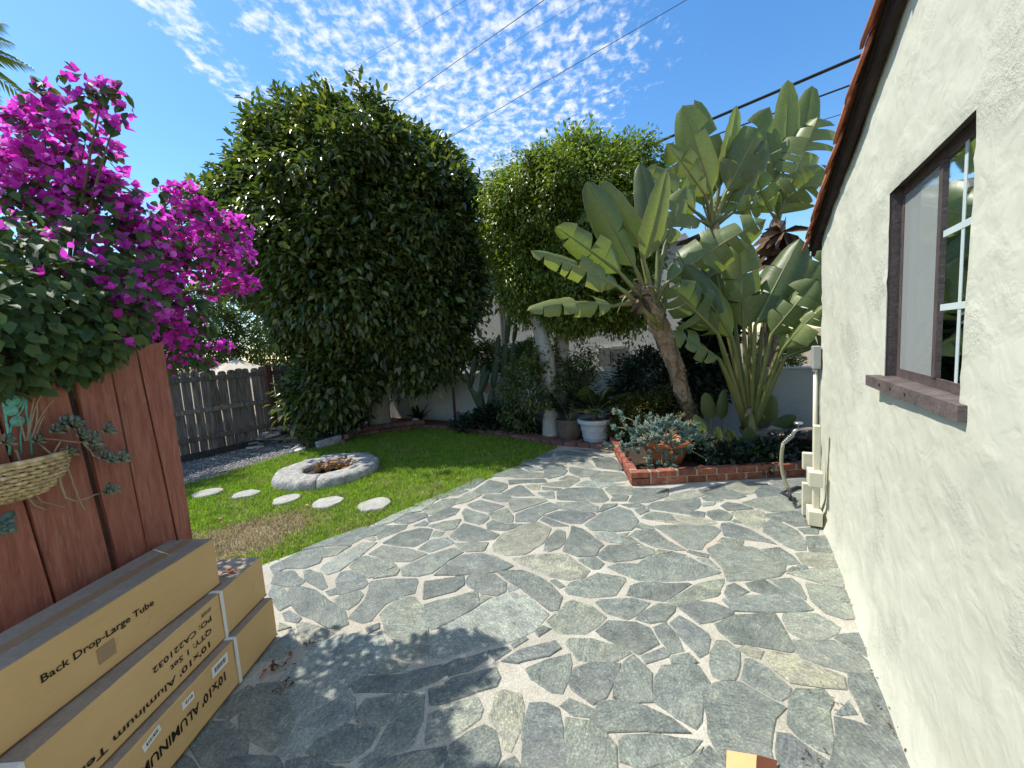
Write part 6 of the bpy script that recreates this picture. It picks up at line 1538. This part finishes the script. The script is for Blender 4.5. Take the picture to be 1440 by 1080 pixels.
# ================================================================== POTS
def pot(name, label, c, prof, mat, soil_r, soil_z, bands=()):
    t = thing(name, label, 'pot', c); q = MB(); q.lathe(prof, c, 36); q.build('pot_wall', mat, t, True)
    q = MB(); q.lathe([(soil_r, soil_z - .02), (soil_r, soil_z), (.01, soil_z + .015)], c, 24, .05); q.build('soil', 'soil', t, True)
    for (r0, z0, h) in bands:
        q = MB(); q.lathe([(r0 - .004, z0), (r0 + .008, z0 + .006), (r0 + .008, z0 + h - .006), (r0 - .004, z0 + h)], c, 36); q.build('band', mat, t, True)
    return t
wp = G(838, 624); wp = Vector((wp.x, wp.y, .0))
pot('white_flower_pot', 'large greyish white ribbed pot on the back brick edging', wp, [(.155, 0), (.17, .02), (.195, .13), (.225, .30), (.232, .33), (.262, .34), (.27, .36), (.27, .40), (.255, .41), (.235, .405), (.225, .37)], 'white_pot', .225, .37, ((.196, .12, .02), (.216, .235, .02)))
bp = G(803, 622); bp = Vector((bp.x, bp.y + .08, .0))
pot('brown_flower_pot', 'round dark brown pot between the fig trunk and white pot', bp, [(.13, 0), (.17, .04), (.205, .14), (.215, .25), (.205, .33), (.215, .345), (.22, .37), (.205, .375), (.195, .34)], 'brown_pot', .19, .33)
tp = Vector((1.83, 4.62, .062))
pot('terracotta_pot', 'terracotta bowl overflowing with blue chalk stick succulents', tp, [(.175, 0), (.195, .03), (.235, .14), (.27, .23), (.29, .235), (.30, .25), (.30, .285), (.285, .29), (.27, .26)], 'terracotta', .26, .25)
tp2 = Vector((3.35, 4.86, .062))
pot('wide_planter_bowl', 'wide reddish brown planter bowl in shade beside the house', tp2, [(.28, 0), (.33, .05), (.37, .20), (.40, .21), (.405, .25), (.385, .26), (.36, .22)], 'old_brick', .35, .22)
o = MB(); cs = G(862, 628); o.bbox((0, 0, .03), (.34, .16, .09), .035); cb3 = link('grey_rock', o.mesh('grey_rock', 'rubble'), None, (cs.x, cs.y + .02, .0), (0, 0, -.2)); tag(cb3, 'flat grey rock at the planter corner right of the white pot', 'rock')
# plants in the pots
def fern_frond(par, b0, e, nl, ll, mat='dark_leaf', r_=.006):
    b0, e = Vector(b0), Vector(e); mid_ = b0.lerp(e, .5) + Vector((0, 0, .22 * (e - b0).length)); pts = bez(b0, mid_, e, 12); q = MB(); q.tube(pts, [r_ * (1 - .8 * i / 11) for i in range(12)], 5); st_ = q.build('frond_stem', 'petiole', par)
    P_, D_, N_, L_ = [], [], [], []
    for i in range(nl):
        t_ = .22 + .78 * i / nl; f = t_ * 11; k = min(int(f), 10); p = pts[k].lerp(pts[k + 1], f - k); d = (pts[k + 1] - pts[k]).normalized(); s_ = d.cross(Vector((0, 0, 1))).normalized()
        for sg in (-1, 1): P_.append(p); D_.append(s_ * sg + d * .7 + Vector((0, 0, -.25))); N_.append(Vector((0, 0, 1))); L_.append(ll * math.sin(PI * (.15 + .8 * t_)) * random.uniform(.85, 1.1))
    L_ = np.array(L_); V, Fc = leaves(np.array(P_), np.array(D_), np.array(N_), L_, L_ * .13, LEAF2); link('leaflets', npmesh('leaflets', V - np.array(origin(par)), Fc, mat), par)
cy = thing('sago_palm', 'small feathery sago palm growing in the greyish white pot', 'plant', wp + Vector((0, 0, .37)))
q = MB(); q.tube([wp + Vector((0, 0, .37)), wp + Vector((.0, 0, .48))], [.06, .04], 8); q.build('stem', 'bark', cy, True)
for k in range(13):
    a = k * 2.4; r_ = random.uniform(.35, .6); fern_frond(cy, wp + Vector((0, 0, .46)), wp + Vector((math.cos(a) * r_, math.sin(a) * r_, .62 + random.uniform(-.1, .35))), 16, .20, 'shrub_leaf' if k % 3 == 0 else 'dark_leaf')
ph = thing('split_leaf_plant', 'dark split leaf plant arching above the brown pot', 'plant', bp + Vector((0, 0, .33)))
for k in range(10):
    a = k * 2.1 + .4; r_ = random.uniform(.3, .6); fern_frond(ph, bp + Vector((0, 0, .33)), bp + Vector((math.cos(a) * r_ + .15, math.sin(a) * r_ * .6, .75 + random.uniform(-.2, .3))), 9, .2, 'dark_leaf')
ph2 = AT(880, 560, 6.6); ph2 = Vector((ph2.x, ph2.y, -.02)); pw = thing('arching_plant', 'dark arching feathery plant silhouetted against the white building', 'plant', ph2)
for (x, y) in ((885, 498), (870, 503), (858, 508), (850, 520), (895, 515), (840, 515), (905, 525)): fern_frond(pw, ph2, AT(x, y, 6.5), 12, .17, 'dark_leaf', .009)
# chalk sticks: whorls of upright blue fingers on pale stems
FING = (np.array([(0, .5, 0), (0, -.5, 0), (0, 0, .1), (.55, .55, .06), (.55, -.55, .06), (.55, 0, .16), (1, 0, .16)]), np.array([(0, 3, 5), (0, 5, 2), (1, 2, 5), (1, 5, 4), (0, 1, 4), (0, 4, 3), (3, 6, 5), (5, 6, 4), (3, 4, 6)]))
ck = thing('chalk_stick_succulent', 'blue grey chalk stick succulent spilling over the terracotta bowl', 'plant', tp + Vector((0, 0, .25)))
crg = np.random.default_rng(80); heads = []
for k in range(96):
    a = crg.uniform(0, 2 * PI); r_ = .34 * math.sqrt(crg.uniform(0, 1)); heads.append((np.array([tp.x + r_ * math.cos(a) - .02, tp.y + r_ * math.sin(a) - .04, tp.z + .30 + .14 * (1 - (r_ / .34) ** 2) + crg.uniform(-.03, .05)]), np.array([math.cos(a) * r_ * 2.5, math.sin(a) * r_ * 2.5, 1.0 - r_ * 1.6])))
for (x, y, Yd) in ((880, 590, 4.75), (868, 585, 4.85), (873, 602, 4.7), (888, 605, 4.6), (900, 595, 4.6), (872, 615, 4.65), (885, 625, 4.5), (878, 632, 4.55), (860, 628, 4.7), (893, 635, 4.45), (905, 630, 4.4), (915, 643, 4.35), (925, 640, 4.33), (940, 648, 4.3), (930, 655, 4.28), (950, 640, 4.33), (945, 630, 4.35), (962, 636, 4.38), (968, 625, 4.4), (975, 612, 4.45), (985, 618, 4.4), (990, 630, 4.4), (996, 640, 4.35), (1002, 644, 4.33), (955, 605, 4.5), (970, 600, 4.55), (918, 618, 4.35), (935, 622, 4.33), (880, 640, 4.6), (890, 617, 4.5), (905, 612, 4.5), (922, 600, 4.5), (942, 596, 4.55), (915, 655, 4.25), (938, 660, 4.22), (912, 590, 4.6)):
    for j in range(2): heads.append((np.array(AT(x + crg.uniform(-5, 5), y + crg.uniform(-5, 5), Yd)), np.array([(x - 925) / 90, -.5, .45]) + crg.normal(size=3) * .25))
P_, D_, N_, L_ = [], [], [], []
for h, ax_ in heads:
    ax_ = unit(ax_); a = unit(np.cross(ax_, np.array([.3, .7, .2]))); b = np.cross(ax_, a)
    for j in range(17):
        w = j * 2.4; f = j / 17; d = (a * math.cos(w) + b * math.sin(w)) * (.8 - .5 * f) + ax_ * (.5 + .6 * f); P_.append(h + ax_ * (.05 * f)); D_.append(d + np.array([0, 0, .22])); N_.append(ax_ - d * .3 + crg.normal(size=3) * .1); L_.append(crg.uniform(.055, .085))
L_ = np.array(L_); V, Fc = leaves(np.array(P_), np.array(D_), np.array(N_), L_, np.full(len(L_), .0135), FING); o = link('finger_leaves', npmesh('finger_leaves', V - np.array(origin(ck)), Fc, 'chalk', True), ck); o['kind'] = 'stuff'
for k, (h, ax_) in enumerate(heads[::4]):
    q = MB(); s0 = Vector((tp.x, tp.y, tp.z + .25)) + (Vector(h) - Vector((tp.x, tp.y, tp.z + .25))) * .25; q.tube(bez(s0, s0.lerp(Vector(h), .5) + Vector((0, 0, .05)), h, 5), [.007, .007, .006, .005, .004], 5); q.build('stem', 'chalk_stem', ck)
P_, D_, N_, L_ = [], [], [], []
for k in range(46):
    h, ax_ = heads[crg.integers(len(heads))]; tipp = h + unit(ax_) * crg.uniform(.08, .16)
    q0 = np.array(h)
    for j in range(14): P_.append(tipp + crg.normal(size=3) * .014); D_.append(crg.normal(size=3) + ax_); N_.append(crg.normal(size=3)); L_.append(crg.uniform(.012, .024))
    for j in range(3): P_.append(q0 + crg.normal(size=3) * .003); D_.append(tipp - q0); N_.append(crg.normal(size=3)); L_.append(np.linalg.norm(tipp - q0))
L_ = np.array(L_); V, Fc = leaves(np.array(P_), np.array(D_), np.array(N_), L_, np.where(L_ > .05, .005, .010), LEAF2); o = link('flower_heads', npmesh('flower_heads', V - np.array(origin(ck)), Fc, 'chalk_stem'), ck); o['kind'] = 'stuff'

# ================================================================== PIPES, TAP, HOSE AT THE HOUSE CORNER
pb = G(1153, 748)
sw = float((np.array(pb[:2]) - HP0) @ U2); ow = float((np.array(pb[:2]) - HP0) @ NV)
def PW_(ds, do, z): return HW(SP + ds, OP + do, z)
SP, OP = 2.02, .085
pst = thing('timber_pipe_stand', 'cream painted timber blocks and upright fixed to the house corner', 'post', HW(SP, OP, 0))
uang = math.atan2(U2[1], U2[0])
def tbox(name, ds, do, z0, z1, ls, lo, mat='pipe_paint', par=None):
    q = MB(); c = HW(SP + ds, OP + do, (z0 + z1) / 2); q.bbox(c, (ls, lo, z1 - z0), .005, uang); return q.build(name, mat, par or pst)
tbox('upright', 0, 0, .02, .82, .06, .045)
tbox('block', -.02, .012, .34, .46, .15, .09); tbox('block', -.02, .012, .02, .14, .16, .09)
tbox('backing_board', .12, .02, .02, .30, .05, .12); tbox('backing_board', .12, .02, .42, .56, .05, .12)
cdt = thing('conduit_pipe', 'cream painted conduit pipe rising to a grey junction box at the house corner', 'pipe', HW(2.52, .035, 0))
q = MB(); q.tube([HW(2.52, .040, .02), HW(2.52, .040, 1.22)], .017, 10); q.build('pipe', 'pipe_paint', cdt, True)
q = MB(); q.bbox(HW(2.52, .040, 1.33), (.12, .055, .20), .006, uang); q.build('junction_box', 'grey_box', cdt)
q = MB(); q.tube([HW(2.52, .040, 1.19), HW(2.52, .040, 1.235)], .026, 10); q.build('collar', 'galv', cdt, True)
SPG = HW(2.40, .17, .70)
tap = thing('garden_tap', 'garden tap with round grey handle beside the cream conduit', 'tap', SPG)
q = MB(); q.tube([HW(2.46, .045, .70), HW(2.44, .10, .70), SPG], .013, 8); q.build('body', 'galv', tap, True)
q = MB(); q.tube([SPG, SPG + Vector((0, 0, -.02)) + Vector((NV[0], NV[1], 0)) * .03, SPG + Vector((0, 0, -.06)) + Vector((NV[0], NV[1], 0)) * .045], [.013, .014, .017], 8); q.build('spout', 'galv', tap, True)
q = MB(); hc = SPG + Vector((0, 0, .055)); q.lathe([(.004, -.05), (.006, -.01), (.034, -.006), (.036, .002), (.03, .008), (.005, .008)], hc, 12); q.build('handle', 'galv', tap, True)
hs0 = SPG + Vector((0, 0, -.06)) + Vector((NV[0], NV[1], 0)) * .045
nv3 = Vector((NV[0], NV[1], 0)); u3 = Vector((U2[0], U2[1], 0))
hose = thing('garden_hose', 'olive hose hanging from the tap and trailing dark onto the paving', 'hose', (hs0.x, hs0.y, .02))
q = MB()
for k in range(6): c = hs0 + nv3 * (.012 * k * .9) + Vector((0, 0, -.013 * k)); q.tube([c, c + nv3 * .005 + Vector((0, 0, -.007))], .021 - .0005 * k, 8)
q.build('coil_guard', 'galv', hose, True)
e0 = hs0 + nv3 * .065 + Vector((0, 0, -.075)); e1 = hs0 + nv3 * .11 + Vector((0, 0, -.34)); e2 = hs0 + nv3 * .02 - u3 * .05 + Vector((0, 0, -.50))
q = MB(); q.tube(bez(e0, e1, e2, 12), .015, 8); q.build('hanging_length', 'hose', hose, True)
gA = G(1118, 705); q = MB(); q.tube([e2, e2 + nv3 * .0 - u3 * .06 + Vector((0, 0, -.06)), Vector(((e2.x + gA.x) / 2, (e2.y + gA.y) / 2, .03)), Vector((gA.x, gA.y, .022)), Vector(G(1100, 696)) + Vector((0, 0, .022)), Vector(G(1120, 688)) + Vector((0, 0, .022)), Vector(G(1150, 690)) + Vector((0, 0, .022))], .014, 8); q.build('trailing_length', 'hose_dark', hose, True)

# ================================================================== CANOPY, CABLES
uc = AT(330, 505, 11.0); um = thing('canvas_canopy', 'beige peaked canvas canopy beyond the grey fence', 'canopy', (uc.x, uc.y, -.09))
q = MB(); R_ = 1.15; zt = uc.z; N_ = 8; q.v.append((uc.x, uc.y, zt))
for j in range(N_): w = 2 * PI * j / N_ + .2; q.v.append((uc.x + R_ * math.cos(w), uc.y + R_ * math.sin(w), zt - .42))
for j in range(N_): w = 2 * PI * j / N_ + .2; q.v.append((uc.x + R_ * math.cos(w), uc.y + R_ * math.sin(w), zt - .56))
for j in range(N_): q.f += [(0, 1 + j, 1 + (j + 1) % N_), (1 + j, 1 + N_ + j, 1 + N_ + (j + 1) % N_, 1 + (j + 1) % N_)]
q.build('canvas', 'canvas', um)
q = MB(); q.tube([(uc.x, uc.y, -.09), (uc.x, uc.y, zt - .01)], .03, 8); q.build('pole', 'grey_box', um, True)
q = MB(); q.lathe([(.03, -.02), (.04, .02), (.01, .06)], (uc.x, uc.y, zt), 8); q.build('finial', 'grey_box', um)
def cable(label, a, b, r_, mat='cable', sag=.0, grp='overhead cables'):
    q = MB(); A_, B_ = Vector(a), Vector(b); A2 = A_ + (A_ - B_) * .6; B2 = B_ + (B_ - A_) * .5
    pts = [A2.lerp(B2, k / 24) + Vector((0, 0, -sag * math.sin(PI * k / 24))) for k in range(25)]; q.tube(pts, r_, 6); o = q.build_at('overhead_cable', mat, pts[12], True); tag(o, label, 'cable', grp)
cable('thick black overhead cable passing from the fig tree to above the tiled roof', AT(918, 203, 9.5), AT(1216, 76, 7.5), .030)
cable('second black overhead cable just below the thick one', AT(1000, 192, 10.0), AT(1206, 116, 8.0), .018)
cable('thin black overhead cable lowest beside the tiled roof', AT(1120, 180, 10.5), AT(1192, 158, 9), .010)
for k, (a, b, r_, lab) in enumerate((((645, 186), (965, 0), .012, 'long thin power line slanting over the fig tree'), ((580, 130), (765, 0), .013, 'thin power line rising from the top of the dark tree'), ((480, 105), (655, 0), .007, 'faint power line over the left shoulder of the dark tree'), ((560, 160), (850, -20), .005, 'faintest power line among the small clouds'))):
    cable(lab, AT(a[0], a[1], 18), AT(b[0], b[1], 14), r_, 'wire', 0, 'distant power lines')

# ================================================================== LITTER ON THE PAVING
lrg = np.random.default_rng(90)
def scatter_litter(name, label, spots, n_, sz, mat, spread):
    P_ = []
    for (x, y) in spots:
        c = G(x, y); P_ += [np.array([c.x + lrg.normal() * spread, c.y + lrg.normal() * spread, .012 + lrg.uniform(0, .012)]) for _ in range(n_)]
    P_ = np.array(P_); k = len(P_); L_ = sz * lrg.uniform(.6, 1.3, k)
    o = link(name, npmesh(name, *leaves(P_, np.column_stack([lrg.normal(size=(k, 2)), lrg.normal(size=k) * .2]), np.column_stack([lrg.normal(size=(k, 2)) * .5, np.ones(k)]), L_, L_ * .5, LEAF6), mat)); tag(o, label, 'litter', kind='stuff')
scatter_litter('fallen_petals', 'dried pink petals on the paving beside the cartons', ((367, 946), (377, 945), (410, 932)), 2, .036, 'petal_dry', .02)
scatter_litter('dry_debris', 'brown dry leaf debris on the paving', ((395, 975), (402, 968), (388, 940), (398, 942), (435, 908)), 9, .022, 'debris', .02)
scatter_litter('wall_debris', 'small brown debris gathered along the foot of the house wall', ((1225, 920), (1245, 960), (1262, 1000), (1280, 1040), (1290, 1062), (1235, 940), (1165, 985), (1150, 1070), (1195, 850)), 9, .014, 'debris', .03)
k = 90; P_ = np.column_stack([lrg.uniform(-3.2, .4, k), lrg.uniform(3.2, 7.4, k)]); P_ = P_[in_many(P_, lawn_poly)]; k = len(P_); L_ = lrg.uniform(.03, .06, k)
o = link('lawn_leaves', npmesh('lawn_leaves', *leaves(np.column_stack([P_, np.full(k, .012)]), lrg.normal(size=(k, 3)) * np.array([1, 1, .2]), np.column_stack([lrg.normal(size=(k, 2)) * .4, np.ones(k)]), L_, L_ * .5, LEAF6), 'litter')); tag(o, 'dry leaves scattered on the lawn', 'leaves', kind='stuff')
for k, (x, y, z) in enumerate(((322, 806, .486),)):
    p = G(x, y, z); o = link('fallen_petal', npmesh('fallen_petal', *leaves(np.array([[p.x, p.y, p.z + .006]] * 3), np.array([[1, .2, .3], [-.3, 1, .2], [-.5, -.7, .3]]), np.array([[0, 0, 1.0]] * 3), np.full(3, .035), np.full(3, .028), LEAF6), 'petal_dry'), None); tag(o, 'single fallen magenta bloom on the middle carton', 'petal')

# ================================================================== PALM WHOSE FROND TIPS REACH INTO THE PICTURE
pc_ = AT(-105, 55, 7.0); pal = thing('fan_palm', 'palm whose frond tips show at the sky edge above the bougainvillea', 'tree', (pc_.x, pc_.y, -.09))
limb('trunk', [(pc_.x, pc_.y, -.1), (pc_.x + .1, pc_.y, pc_.z * .5), pc_], [.2, .16, .14], 'bark', pal, 10, .03)
for k in range(18):
    a = k * 2.4; e_ = pc_ + Vector((math.cos(a), math.sin(a), random.uniform(-.5, .5))) * random.uniform(.95, 1.25); fern_frond(pal, pc_, e_, 16, .38, 'back_leaf', .012)
